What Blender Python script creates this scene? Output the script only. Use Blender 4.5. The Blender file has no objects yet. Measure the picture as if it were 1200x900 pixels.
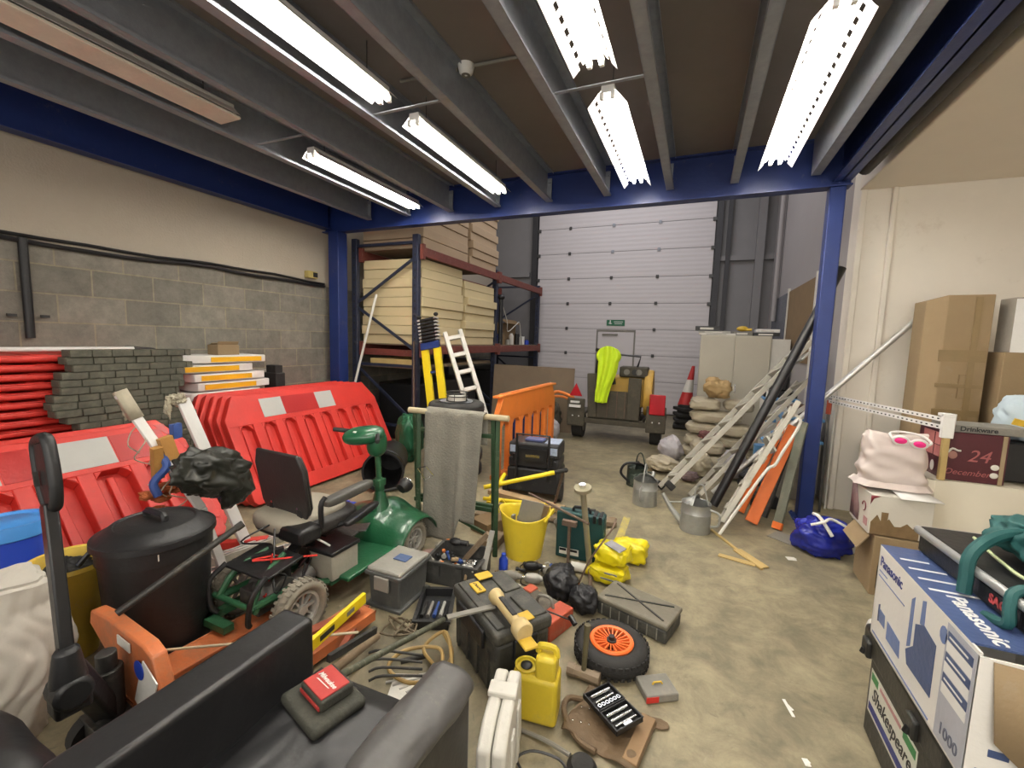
import bpy, bmesh, math, random
from mathutils import Vector, Matrix, Euler, noise
from math import sin, cos, pi, radians as rad, atan2, hypot
scn = bpy.context.scene
COL = scn.collection
# ------------------------------------------------------------------ camera
CAMH = 1.55
FPX = 505.45
_pi, _ya, _ro = rad(-5.93946431), rad(-22.88539702), rad(1.68095705)
_f = Vector((sin(_ya)*cos(_pi), cos(_ya)*cos(_pi), sin(_pi)))
_r0 = Vector((cos(_ya), -sin(_ya), 0)); _u0 = _r0.cross(_f)
_r = _r0*cos(_ro) + _u0*sin(_ro); _u = _u0*cos(_ro) - _r0*sin(_ro)
cam = bpy.data.objects.new('camera', bpy.data.cameras.new('camera')); COL.objects.link(cam)
m = Matrix.Identity(4)
for i in range(3):
    m[i][0] = _r[i]; m[i][1] = _u[i]; m[i][2] = -_f[i]
m.translation = (0, 0, CAMH); cam.matrix_world = m
cam.data.sensor_fit = 'HORIZONTAL'; cam.data.sensor_width = 36; cam.data.lens = 36*FPX/1200
cam.data.clip_start = 0.02; cam.data.clip_end = 100
scn.camera = cam
# ------------------------------------------------------------------ world, light, exposure
w = bpy.data.worlds.new('world'); scn.world = w; w.use_nodes = True
w.node_tree.nodes['Background'].inputs[0].default_value = (1.0, 0.95, 0.88, 1)
w.node_tree.nodes['Background'].inputs[1].default_value = 0.95
scn.view_settings.view_transform = 'Standard'; scn.view_settings.look = 'None'
scn.view_settings.gamma = 1; scn.view_settings.use_curve_mapping = False
scn.view_settings.exposure = 0.40
TUBE = 38.0
def area(name, loc, rot, sx, sy, power, colr):
    l = bpy.data.lights.new(name, 'AREA'); l.shape = 'RECTANGLE'; l.size = sx; l.size_y = sy; l.energy = power; l.color = colr
    o = bpy.data.objects.new(name, l); COL.objects.link(o); o.location = loc; o.rotation_euler = rot; return o
area('far_bay_fill', (-1.6, 7.4, 5.6), (0, 0, 0), 3.5, 2.5, 85, (0.95, 0.93, 0.97))  # added fill lamp that brightens the far bay and the big door
area('behind_camera_fill', (0.3, -1.6, 2.5), (rad(72), 0, 0), 3.5, 1.4, 55, (1.0, 0.93, 0.82))  # added fill lamp behind the camera, lifts the right-hand side
# ------------------------------------------------------------------ pixel -> place helpers (surveying from the photograph)
def _ray(x, y): return _f + _r*((x-600)/FPX) - _u*((y-450)/FPX)
C0 = Vector((0, 0, CAMH))
def P(x, y, z=0.0):
    d = _ray(x, y); return C0 + d*((z-CAMH)/d.z)
def PY(x, y, Y):
    d = _ray(x, y); return C0 + d*(Y/d.y)
def PX(x, y, X):
    d = _ray(x, y); return C0 + d*(X/d.x)
# ------------------------------------------------------------------ materials
MATS = {}
def mat(name, c=(.5,.5,.5), rough=.6, metal=0., var=.25, scale=6., bump=.15, dust=0., dustc=(.33,.29,.22), emit=0., spec=.5, alpha=1., bscale=None, coat=0.):
    if name in MATS: return MATS[name]
    m = bpy.data.materials.new(name); m.use_nodes = True; nt = m.node_tree; N = nt.nodes; L = nt.links
    b = N['Principled BSDF']; tc = N.new('ShaderNodeTexCoord')
    n1 = N.new('ShaderNodeTexNoise'); n1.inputs['Scale'].default_value = scale; n1.inputs['Detail'].default_value = 6; n1.inputs['Roughness'].default_value = .65
    L.new(tc.outputs['Object'], n1.inputs['Vector'])
    mx = N.new('ShaderNodeMix'); mx.data_type = 'RGBA'
    mx.inputs[6].default_value = (*[v*(1-var) for v in c], 1); mx.inputs[7].default_value = (*[min(1, v*(1+var)) for v in c], 1)
    L.new(n1.outputs['Fac'], mx.inputs[0]); out = mx.outputs[2]
    if dust > 0:
        n2 = N.new('ShaderNodeTexNoise'); n2.inputs['Scale'].default_value = scale*1.7; n2.inputs['Detail'].default_value = 8; n2.inputs['Roughness'].default_value = .75
        L.new(tc.outputs['Object'], n2.inputs['Vector'])
        rp = N.new('ShaderNodeMapRange'); rp.inputs[1].default_value = .62-dust*.3; rp.inputs[2].default_value = .78-dust*.15; rp.inputs[4].default_value = min(1, dust+.25)
        L.new(n2.outputs['Fac'], rp.inputs[0])
        m2 = N.new('ShaderNodeMix'); m2.data_type = 'RGBA'; m2.inputs[7].default_value = (*dustc, 1)
        L.new(rp.outputs[0], m2.inputs[0]); L.new(out, m2.inputs[6]); out = m2.outputs[2]
    L.new(out, b.inputs['Base Color'])
    b.inputs['Roughness'].default_value = rough; b.inputs['Metallic'].default_value = metal
    b.inputs['Specular IOR Level'].default_value = spec; b.inputs['Coat Weight'].default_value = coat
    if bump:
        n3 = N.new('ShaderNodeTexNoise'); n3.inputs['Scale'].default_value = bscale or scale*8; n3.inputs['Detail'].default_value = 4
        L.new(tc.outputs['Object'], n3.inputs['Vector'])
        bp = N.new('ShaderNodeBump'); bp.inputs['Strength'].default_value = bump; bp.inputs['Distance'].default_value = .01
        L.new(n3.outputs['Fac'], bp.inputs['Height']); L.new(bp.outputs[0], b.inputs['Normal'])
    if emit:
        b.inputs['Emission Color'].default_value = (*c, 1); b.inputs['Emission Strength'].default_value = emit
    if alpha < 1:
        b.inputs['Transmission Weight'].default_value = 1-alpha; b.inputs['IOR'].default_value = 1.2
    MATS[name] = m; return m
# ------------------------------------------------------------------ mesh builder
def Rm(r):
    if r is None: return Matrix.Identity(3)
    if isinstance(r, (int, float)): return Matrix.Rotation(r, 3, 'Z')
    if isinstance(r, Matrix): return r.to_3x3()
    return Euler(r).to_matrix()
class MB:
    def __init__(s): s.v = []; s.f = []; s.soft = False
    def add(s, vs, fs):
        o = len(s.v); s.v += [Vector(v) for v in vs]; s.f += [[i+o for i in f] for f in fs]; return s
    def box(s, c, d, r=None, taper=1.0):
        R = Rm(r); c = Vector(c); vs = []
        for z in (-.5, .5):
            k = taper if z > 0 else 1
            for x, y in ((-.5,-.5), (.5,-.5), (.5,.5), (-.5,.5)):
                vs.append(c + R @ Vector((x*d[0]*k, y*d[1]*k, z*d[2])))
        return s.add(vs, [(3,2,1,0), (4,5,6,7), (0,1,5,4), (1,2,6,5), (2,3,7,6), (3,0,4,7)])
    def bx(s, x0, x1, y0, y1, z0, z1):
        return s.box(((x0+x1)/2, (y0+y1)/2, (z0+z1)/2), (abs(x1-x0), abs(y1-y0), abs(z1-z0)))
    def bar(s, p, q, w, h, up=(0,0,1)):
        p = Vector(p); q = Vector(q); z = (q-p); L = z.length; z.normalize(); u = Vector(up)
        x = u.cross(z)
        if x.length < 1e-4: x = Vector((1,0,0)).cross(z)
        x.normalize(); y = z.cross(x); R = Matrix((x, y, z)).transposed()
        return s.box((p+q)/2, (w, h, L), R)
    def cyl(s, p, q, r, r2=None, n=14, cap=True):
        p = Vector(p); q = Vector(q); r2 = r if r2 is None else r2
        z = (q-p).normalized(); x = z.orthogonal().normalized(); y = z.cross(x)
        vs = [p + (x*cos(2*pi*i/n)+y*sin(2*pi*i/n))*r for i in range(n)] + [q + (x*cos(2*pi*i/n)+y*sin(2*pi*i/n))*r2 for i in range(n)]
        fs = [(i, (i+1) % n, n+(i+1) % n, n+i) for i in range(n)]
        if cap: fs += [tuple(range(n-1, -1, -1)), tuple(range(n, 2*n))]
        return s.add(vs, fs)
    def tube(s, pts, r, n=8, smooth=0, closed=False, rr=None):
        pts = [Vector(p) for p in pts]
        if smooth: pts = catmull(pts, smooth, closed)
        vs = []; fs = []; k = len(pts); x = None
        for i, p in enumerate(pts):
            a = pts[(i-1) % k] if (closed or i > 0) else p
            b = pts[(i+1) % k] if (closed or i < k-1) else p
            t = (b-a).normalized() if (b-a).length > 1e-7 else Vector((0,0,1))
            if x is None: x = t.orthogonal().normalized()
            else:
                x = x - t*x.dot(t); x = x.normalized() if x.length > 1e-5 else t.orthogonal().normalized()
            y = t.cross(x); ri = rr[min(i*len(rr)//k, len(rr)-1)] if rr else r
            vs += [p + (x*cos(2*pi*j/n)+y*sin(2*pi*j/n))*ri for j in range(n)]
        for i in range(k if closed else k-1):
            i2 = (i+1) % k
            fs += [(i*n+j, i*n+(j+1) % n, i2*n+(j+1) % n, i2*n+j) for j in range(n)]
        if not closed: fs += [tuple(range(n-1, -1, -1)), tuple(range((k-1)*n, k*n))]
        return s.add(vs, fs)
    def lathe(s, prof, n=32, c=(0,0,0), r=None, sx=1, sy=1, cap=False):
        R = Rm(r); c = Vector(c); vs = []; fs = []; k = len(prof)
        for (a, z) in prof:
            vs += [c + R @ Vector((a*cos(2*pi*i/n)*sx, a*sin(2*pi*i/n)*sy, z)) for i in range(n)]
        for j in range(k-1):
            fs += [(j*n+i, j*n+(i+1) % n, (j+1)*n+(i+1) % n, (j+1)*n+i) for i in range(n)]
        if cap or prof[0][0] > 1e-6 and cap: fs += [tuple(range(n-1, -1, -1)), tuple(range((k-1)*n, k*n))]
        return s.add(vs, fs)
    def prism(s, pts, t, R=None, c=(0,0,0)):
        """2-D outline in local XZ, thickness t along Y (centred)"""
        R = Rm(R); c = Vector(c); n = len(pts)
        vs = [c + R @ Vector((x, -t/2, z)) for x, z in pts] + [c + R @ Vector((x, t/2, z)) for x, z in pts]
        return s.add(vs, [tuple(range(n)), tuple(range(2*n-1, n-1, -1))] + [((i+1) % n, i, n+i, n+(i+1) % n) for i in range(n)])
    def ball(s, c, d, n=16, m=10, r=None, amp=0., freq=3., seed=0, e=1., flat=None):
        """ellipsoid / pillow; d = full size, e<1 makes it boxier, amp = lumpiness"""
        R = Rm(r); c = Vector(c); vs = []; fs = []
        def sp(v): return math.copysign(abs(v)**e, v)
        for j in range(m+1):
            th = pi*j/m
            for i in range(n):
                ph = 2*pi*i/n
                v = Vector((sp(sin(th))*sp(cos(ph)), sp(sin(th))*sp(sin(ph)), sp(cos(th))))
                if amp:
                    q = v*freq + Vector((seed*7.3, seed*3.1, seed*1.7))
                    v *= 1 + amp*(noise.noise(q) + .5*abs(noise.noise(q*2.3)))
                v = Vector((v.x*d[0]/2, v.y*d[1]/2, v.z*d[2]/2))
                if flat is not None and v.z < flat: v.z = flat
                vs.append(c + R @ v)
        for j in range(m):
            fs += [(j*n+i, (j+1)*n+i, (j+1)*n+(i+1) % n, j*n+(i+1) % n) for i in range(n)]
        return s.add(vs, fs)
    def sheet(s, fn, nu, nv):
        vs = [fn(i/nu, j/nv) for j in range(nv+1) for i in range(nu+1)]
        return s.add(vs, [(j*(nu+1)+i, j*(nu+1)+i+1, (j+1)*(nu+1)+i+1, (j+1)*(nu+1)+i) for j in range(nv) for i in range(nu)])
    def xf(s, M):
        s.v = [M @ v for v in s.v]; return s
    def build(s, name, m, parent=None, bev=0., seg=2, sub=0, solid=0., ang=38, smooth=True, label=None):
        me = bpy.data.meshes.new(name); me.from_pydata([tuple(v) for v in s.v], [], s.f)
        bm = bmesh.new(); bm.from_mesh(me); bmesh.ops.remove_doubles(bm, verts=bm.verts, dist=1e-6)
        bmesh.ops.recalc_face_normals(bm, faces=bm.faces); bm.to_mesh(me); bm.free()
        o = bpy.data.objects.new(name, me); COL.objects.link(o)
        if isinstance(m, str): m = MATS[m]
        me.materials.append(m)
        if smooth:
            me.polygons.foreach_set('use_smooth', [True]*len(me.polygons)); me.set_sharp_from_angle(angle=rad(100 if s.soft else ang))
        if solid:
            d = o.modifiers.new('solid', 'SOLIDIFY'); d.thickness = solid; d.offset = 0
        if bev:
            d = o.modifiers.new('bevel', 'BEVEL'); d.width = bev; d.segments = seg; d.limit_method = 'ANGLE'; d.angle_limit = rad(35)
        if sub:
            d = o.modifiers.new('sub', 'SUBSURF'); d.levels = sub; d.render_levels = sub
        if parent is not None: o.parent = parent
        if label: o['label'] = label
        return o
def catmull(pts, k, closed=False):
    out = []; n = len(pts); rng = range(n if closed else n-1)
    for i in rng:
        p1, p2 = pts[i], pts[(i+1) % n]
        p0 = pts[(i-1) % n] if (closed or i > 0) else p1*2-p2
        p3 = pts[(i+2) % n] if (closed or i < n-2) else p2*2-p1
        for j in range(k):
            t = j/k
            out.append(.5*((2*p1)+(p2-p0)*t+(2*p0-5*p1+4*p2-p3)*t*t+(3*p1-p0-3*p2+p3)*t**3))
    if not closed: out.append(pts[-1])
    return out
def tag(o, label, cat, group=None, kind=None):
    if label: o['label'] = label
    if cat: o['category'] = cat
    if group: o['group'] = group
    if kind: o['kind'] = kind
    return o
def T(name, label, cat, loc=(0,0,0), rz=0., group=None, rot=None):
    o = bpy.data.objects.new(name, None); COL.objects.link(o); o.location = loc
    o.rotation_euler = rot if rot is not None else (0, 0, rz)
    o.empty_display_size = .05
    return tag(o, label, cat, group)
def S(o): o['kind'] = 'structure'; return o
def dup(root, loc, rz=None, label=None, rot=None):
    def cp(o, par):
        c = o.copy(); COL.objects.link(c)
        if par is not None: c.parent = par
        for ch in [q for q in o.children]: cp(ch, c)
        return c
    c = cp(root, None); c.location = loc
    if rz is not None: c.rotation_euler = (0, 0, rz)
    if rot is not None: c.rotation_euler = rot
    if label: c['label'] = label
    return c
def text(s, size, M, m, name, parent=None, ext=.0006, shear=0., bold=0., align='CENTER', sx=1.):
    cu = bpy.data.curves.new('t', 'FONT'); cu.body = s; cu.size = size; cu.extrude = ext; cu.shear = shear; cu.offset = bold
    cu.align_x = align; cu.align_y = 'CENTER'; cu.resolution_u = 3
    to = bpy.data.objects.new('t', cu); COL.objects.link(to); bpy.context.view_layer.update()
    me = bpy.data.meshes.new_from_object(to.evaluated_get(bpy.context.evaluated_depsgraph_get()))
    bpy.data.objects.remove(to); bpy.data.curves.remove(cu)
    me.transform(M @ Matrix.Diagonal((sx, 1, 1, 1))); me.materials.clear(); me.materials.append(MATS[m] if isinstance(m, str) else m)
    o = bpy.data.objects.new(name, me); COL.objects.link(o)
    if parent is not None: o.parent = parent
    return o
def frame(o, x, y):
    """4x4 with origin o, text x axis along x, y axis along y"""
    x = Vector(x).normalized(); y = Vector(y); y = (y - x*y.dot(x)).normalized(); z = x.cross(y)
    M = Matrix((x, y, z)).transposed().to_4x4(); M.translation = o; return M
def az(a, b): return atan2(b[1]-a[1], b[0]-a[0])
def crumple(b, c, d, seed, amp=.25, n=26, m=18, fr=2.2, flat=None, r=None, e=.9):
    """lump with soft folds"""
    n = max(n, 56); m = max(m, 36)
    b.soft = True; i0 = len(b.v); b.ball((0, 0, 0), d, n, m, None, amp*.75, fr*.6, seed, e)
    R = Rm(r); c = Vector(c)
    for i in range(i0, len(b.v)):
        v = b.v[i]; q = Vector((v.x/d[0], v.y/d[1], v.z/d[2]))
        s1 = Vector((seed, seed*.5, 0)); wq = q+Vector((noise.noise(q*3+s1), noise.noise(q*3-s1), noise.noise(q*3+s1*2)))*.25
        f = 1 + .34*amp*(.5-abs(sin(7*(wq.x+wq.y*.6)+5*wq.z)))+.30*amp*(.4-abs(noise.noise(wq*5+s1))*2)
        v = v*f
        if flat is not None: v.z = max(v.z, flat)
        b.v[i] = v
    # bring the lump back to exactly the size asked for, so it sits where it is put
    vs = b.v[i0:]; zb = flat if flat is not None else -d[2]/2
    for ax in range(3):
        lo = min(v[ax] for v in vs); hi = max(v[ax] for v in vs); t0, t1 = (-d[ax]/2, d[ax]/2) if ax < 2 else (zb, d[2]/2)
        for v in vs: v[ax] = t0+(v[ax]-lo)/(hi-lo)*(t1-t0)
    for i in range(i0, len(b.v)): b.v[i] = c + R @ b.v[i]
    return b
def settle(root, z=.001):
    """rest a thing on the level z by its lowest point"""
    bpy.context.view_layer.update(); lo = 1e9; st = [root]
    while st:
        o = st.pop(); st += list(o.children)
        if o.type == 'MESH': lo = min(lo, min((o.matrix_world @ v.co).z for v in o.data.vertices))
    root.location.z += z-lo; return root
# common materials
mat('black_plastic', (.013,.013,.014), .45, var=.4, dust=.08, dustc=(.09,.08,.065))
mat('black_clean', (.012,.012,.013), .35, var=.3)
mat('black_rubber', (.018,.017,.016), .75, var=.4, dust=.15, dustc=(.10,.09,.07))
mat('dark_metal', (.06,.058,.055), .5, metal=.6, dust=.2)
mat('galv', (.29,.31,.345), .42, metal=.3, var=.3, scale=14, bump=.1)
mat('galv_dull', (.42,.41,.37), .6, metal=.35, var=.25, scale=10, dust=.2)
mat('alu', (.62,.61,.58), .38, metal=.7, var=.15, dust=.15)
mat('alu_dull', (.45,.43,.37), .55, metal=.3, var=.25, dust=.35, dustc=(.30,.27,.2))
mat('chrome', (.75,.75,.75), .18, metal=1., var=.1)
mat('steel_rust', (.16,.11,.08), .7, metal=.3, var=.5, scale=12)
mat('cardboard', (.28,.20,.11), .85, var=.15, scale=5, dust=.1)
mat('cardboard_dark', (.21,.14,.07), .85, var=.2, scale=5)
mat('timber', (.40,.27,.14), .8, var=.3, scale=5, dust=.2)
mat('timber_dirty', (.22,.16,.10), .85, var=.4, scale=6, dust=.3)
mat('white_plastic', (.66,.64,.58), .5, var=.12, dust=.15)
mat('white_clean', (.78,.77,.74), .5, var=.06)
mat('red_plastic', (.60,.035,.025), .45, var=.18, dust=.1, dustc=(.3,.1,.07))
mat('orange_plastic', (.80,.22,.035), .45, var=.15, dust=.1)
mat('yellow_plastic', (.78,.60,.04), .42, var=.12, dust=.15)
mat('blue_paint', (.012,.03,.15), .42, var=.25, scale=3, dust=.04)
mat('blue_bright', (.02,.06,.45), .4, var=.2)
mat('blue_lid', (.06,.25,.62), .45, var=.12)
mat('green_paint', (.025,.10,.045), .4, var=.3, dust=.1)
mat('dusty_grey', (.20,.19,.165), .7, var=.3, dust=.3)
mat('concrete_grey', (.30,.28,.24), .85, var=.2)
# ================================================================== the shell of the building
def floor_mat():
    m = bpy.data.materials.new('concrete_floor'); m.use_nodes = True; nt = m.node_tree; N = nt.nodes; L = nt.links; b = N['Principled BSDF']
    tc = N.new('ShaderNodeTexCoord')
    def nz(sc, det=8, ro=.65, dist=0.):
        n = N.new('ShaderNodeTexNoise'); n.inputs['Scale'].default_value = sc; n.inputs['Detail'].default_value = det; n.inputs['Roughness'].default_value = ro; n.inputs['Distortion'].default_value = dist
        L.new(tc.outputs['Object'], n.inputs['Vector']); return n
    a = nz(.9); r = N.new('ShaderNodeValToRGB'); L.new(a.outputs[0], r.inputs[0])
    r.color_ramp.elements[0].position = .33; r.color_ramp.elements[0].color = (.16,.138,.088,1)
    r.color_ramp.elements[1].position = .68; r.color_ramp.elements[1].color = (.345,.295,.185,1)
    c2 = nz(5.5, 10, .72, .4); r2 = N.new('ShaderNodeMapRange'); r2.inputs[1].default_value = .35; r2.inputs[2].default_value = .7; r2.inputs[3].default_value = .62; r2.inputs[4].default_value = 1.32; L.new(c2.outputs[0], r2.inputs[0])
    mm = N.new('ShaderNodeMix'); mm.data_type = 'RGBA'; mm.blend_type = 'MULTIPLY'; mm.inputs[0].default_value = 1
    L.new(r.outputs[0], mm.inputs[6]); L.new(r2.outputs[0], mm.inputs[7])
    c3 = nz(3.1, 14, .85, 1.8); r3 = N.new('ShaderNodeMapRange'); r3.inputs[1].default_value = .60; r3.inputs[2].default_value = .72; r3.inputs[4].default_value = .55; L.new(c3.outputs[0], r3.inputs[0])
    m3 = N.new('ShaderNodeMix'); m3.data_type = 'RGBA'; m3.inputs[7].default_value = (.42,.38,.29,1); L.new(r3.outputs[0], m3.inputs[0]); L.new(mm.outputs[2], m3.inputs[6])
    c4 = nz(14, 6, .8, .5); r4 = N.new('ShaderNodeMapRange'); r4.inputs[1].default_value = .60; r4.inputs[2].default_value = .70; r4.inputs[4].default_value = .6; L.new(c4.outputs[0], r4.inputs[0])
    m4 = N.new('ShaderNodeMix'); m4.data_type = 'RGBA'; m4.inputs[7].default_value = (.10,.085,.06,1); L.new(r4.outputs[0], m4.inputs[0]); L.new(m3.outputs[2], m4.inputs[6])
    L.new(m4.outputs[2], b.inputs['Base Color'])
    rr = N.new('ShaderNodeMapRange'); rr.inputs[3].default_value = .38; rr.inputs[4].default_value = .7; L.new(c2.outputs[0], rr.inputs[0]); L.new(rr.outputs[0], b.inputs['Roughness'])
    bp = N.new('ShaderNodeBump'); bp.inputs['Strength'].default_value = .2; bp.inputs['Distance'].default_value = .004; L.new(c4.outputs[0], bp.inputs['Height']); L.new(bp.outputs[0], b.inputs['Normal'])
    return m
def block_mat():
    m = bpy.data.materials.new('blockwork'); m.use_nodes = True; nt = m.node_tree; N = nt.nodes; L = nt.links; b = N['Principled BSDF']
    tc = N.new('ShaderNodeTexCoord'); sx = N.new('ShaderNodeSeparateXYZ'); L.new(tc.outputs['Object'], sx.inputs[0])
    cb = N.new('ShaderNodeCombineXYZ'); L.new(sx.outputs[1], cb.inputs[0]); L.new(sx.outputs[2], cb.inputs[1])
    br = N.new('ShaderNodeTexBrick'); L.new(cb.outputs[0], br.inputs['Vector'])
    br.inputs['Scale'].default_value = 1; br.inputs['Brick Width'].default_value = .45; br.inputs['Row Height'].default_value = .225; br.inputs['Mortar Size'].default_value = .007; br.inputs['Mortar Smooth'].default_value = .3
    br.inputs['Color1'].default_value = (.16,.15,.125,1); br.inputs['Color2'].default_value = (.225,.21,.175,1); br.inputs['Mortar'].default_value = (.27,.24,.17,1)
    n = N.new('ShaderNodeTexNoise'); n.inputs['Scale'].default_value = 7; n.inputs['Detail'].default_value = 10; n.inputs['Roughness'].default_value = .8; L.new(tc.outputs['Object'], n.inputs['Vector'])
    r2 = N.new('ShaderNodeMapRange'); r2.inputs[1].default_value = .3; r2.inputs[2].default_value = .7; r2.inputs[3].default_value = .72; r2.inputs[4].default_value = 1.35; L.new(n.outputs[0], r2.inputs[0])
    mm = N.new('ShaderNodeMix'); mm.data_type = 'RGBA'; mm.blend_type = 'MULTIPLY'; mm.inputs[0].default_value = 1; L.new(br.outputs['Color'], mm.inputs[6]); L.new(r2.outputs[0], mm.inputs[7])
    # painted white above 2.19 m
    st = N.new('ShaderNodeMath'); st.operation = 'GREATER_THAN'; st.inputs[1].default_value = 2.19; L.new(sx.outputs[2], st.inputs[0])
    wp = N.new('ShaderNodeMix'); wp.data_type = 'RGBA'; wp.inputs[6].default_value = (.40,.35,.28,1); wp.inputs[7].default_value = (.47,.42,.34,1); L.new(n.outputs[0], wp.inputs[0])
    m2 = N.new('ShaderNodeMix'); m2.data_type = 'RGBA'; L.new(st.outputs[0], m2.inputs[0]); L.new(mm.outputs[2], m2.inputs[6]); L.new(wp.outputs[2], m2.inputs[7])
    L.new(m2.outputs[2], b.inputs['Base Color']); b.inputs['Roughness'].default_value = .88
    n2 = N.new('ShaderNodeTexNoise'); n2.inputs['Scale'].default_value = 60; n2.inputs['Detail'].default_value = 5; L.new(tc.outputs['Object'], n2.inputs['Vector'])
    ad = N.new('ShaderNodeMath'); ad.operation = 'SUBTRACT'; L.new(n2.outputs[0], ad.inputs[0]); im = N.new('ShaderNodeMath'); im.operation = 'MULTIPLY_ADD'; im.inputs[1].default_value = -.85; im.inputs[2].default_value = 1; L.new(st.outputs[0], im.inputs[0]); fm = N.new('ShaderNodeMath'); fm.operation = 'MULTIPLY'; L.new(im.outputs[0], fm.inputs[0]); L.new(br.outputs['Fac'], fm.inputs[1]); L.new(fm.outputs[0], ad.inputs[1])
    bp = N.new('ShaderNodeBump'); bp.inputs['Strength'].default_value = .45; bp.inputs['Distance'].default_value = .008; L.new(ad.outputs[0], bp.inputs['Height']); L.new(bp.outputs[0], b.inputs['Normal'])
    return m
mat('paint_cream', (.78,.73,.64), .75, var=.10, scale=1.6, dust=.12, dustc=(.40,.33,.22))
mat('paint_grey', (.34,.32,.32), .7, var=.08, scale=1.5)
mat('cladding', (.22,.215,.22), .6, var=.12, scale=2)
mat('deck_board', (.20,.17,.15), .8, var=.22, scale=1.3, bump=.05)
mat('soffit_paint', (.80,.73,.62), .8, var=.08, scale=1.5)
mat('door_skin', (.56,.53,.54), .5, var=.05, scale=1.5, bump=.06, bscale=30)
mat('door_track', (.05,.05,.055), .5, metal=.4)
XL, XR, YF = -4.74, 1.28, 9.95
YW = 4.97
S(MB().bx(-5.2, 4.0, -2.2, YF+.3, -.15, 0).build('floor', floor_mat(), smooth=False))
S(MB().bx(XL-.25, XL, -2.2, YF+.3, 0, 6).build('wall_left', block_mat(), smooth=False))
S(MB().bx(XL, 3.9, YF, YF+.2, 0, 6).build('wall_far', 'cladding', smooth=False))
S(MB().bx(XR, XR+.2, YW+.2, YF, 0, 6).build('wall_right_far', 'paint_grey', smooth=False))
S(MB().bx(XR, 3.9, YW, YW+.2, 0, 3.3).build('wall_right', 'paint_cream', smooth=False))
S(MB().bx(3.7, 3.9, -2.2, YW, 0, 3.3).build('wall_side', 'paint_cream', smooth=False))
S(MB().bx(XL, 3.9, -2.2, 4.62, 3.30, 3.36).build('ceiling', 'deck_board', smooth=False))
S(MB().bx(XL, 3.9, 4.62, YF+.2, 6, 6.1).build('ceiling_roof', 'cladding', smooth=False))
S(MB().bx(1.27, 3.7, -2.2, YW, 2.98, 3.2).build('trim_1', 'soffit_paint', bev=.01))
# wall pilaster strips on the cream wall
b = MB(); b.bx(1.275, 1.325, YW-.035, YW, 0, 2.98); b.build('trim_2', 'paint_cream', bev=.008)['kind'] = 'structure'
b = MB(); b.bx(1.505, 1.545, YW-.04, YW, 0, 2.98); b.build('trim_3', 'paint_cream', bev=.008)['kind'] = 'structure'
# mezzanine steel
def ibeam(b, x0, x1, y, z0, z1, fw, t=.014):
    b.bx(x0, x1, y-fw/2, y+fw/2, z0, z0+t); b.bx(x0, x1, y-fw/2, y+fw/2, z1-t, z1); b.bx(x0, x1, y-.006, y+.006, z0, z1)
b = MB(); ibeam(b, XL, 1.10, 4.56, 2.90, 3.30, .13); o = b.build('mezzanine_beam', 'blue_paint', smooth=False); tag(o, 'deep blue steel beam carrying the far edge of the mezzanine deck', 'beam')
def ybeam(x, y0, y1, z0, z1, fw):
    b = MB(); t = .014; b.bx(x-fw/2, x+fw/2, y0, y1, z0, z0+t); b.bx(x-fw/2, x+fw/2, y0, y1, z1-t, z1); b.bx(x-.006, x+.006, y0, y1, z0, z1); return b
tag(ybeam(-4.62, -2.0, 4.48, 2.93, 3.30, .13).build('mezzanine_beam', 'blue_paint', smooth=False), 'deep blue steel beam running along the top of the left block wall', 'beam')
tag(ybeam(1.02, -2.0, 4.48, 2.93, 3.30, .13).build('mezzanine_beam', 'blue_paint', smooth=False), 'dark blue steel beam beside the plastered soffit on the right', 'beam')
o = MB().cyl((1.16, -2, 3.0), (1.16, 4.45, 3.0), .05).build('insulated_pipe', mat('pipe_lag', (.07,.065,.06), .8)); tag(o, 'dark lagged pipe between the blue beam and the plastered soffit', 'pipe')
# columns
def column(x, y, z1, lab, w=.13):
    b = MB(); t = T('steel_column', lab, 'column', (x, y, 0)); b.bx(-w/2, w/2, -w/2, w/2, 0.012, z1); b.build('shaft', 'blue_paint', t, bev=.008)
    b = MB(); b.bx(-w*.85, w*.85, -w*.85, w*.85, 0, .012)
    for sx in (-1, 1):
        for sy in (-1, 1): b.cyl((sx*w*.7, sy*w*.7, .01), (sx*w*.7, sy*w*.7, .03), .01, n=6)
    b.build('base_plate', 'blue_paint', t)
column(1.005, 4.56, 2.90, 'bright blue square steel column at the right, between the ladders and the cream wall', .115)
column(-4.53, 4.56, 2.90, 'dark blue steel column standing against the left wall beside the pallet rack', .17)
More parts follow.
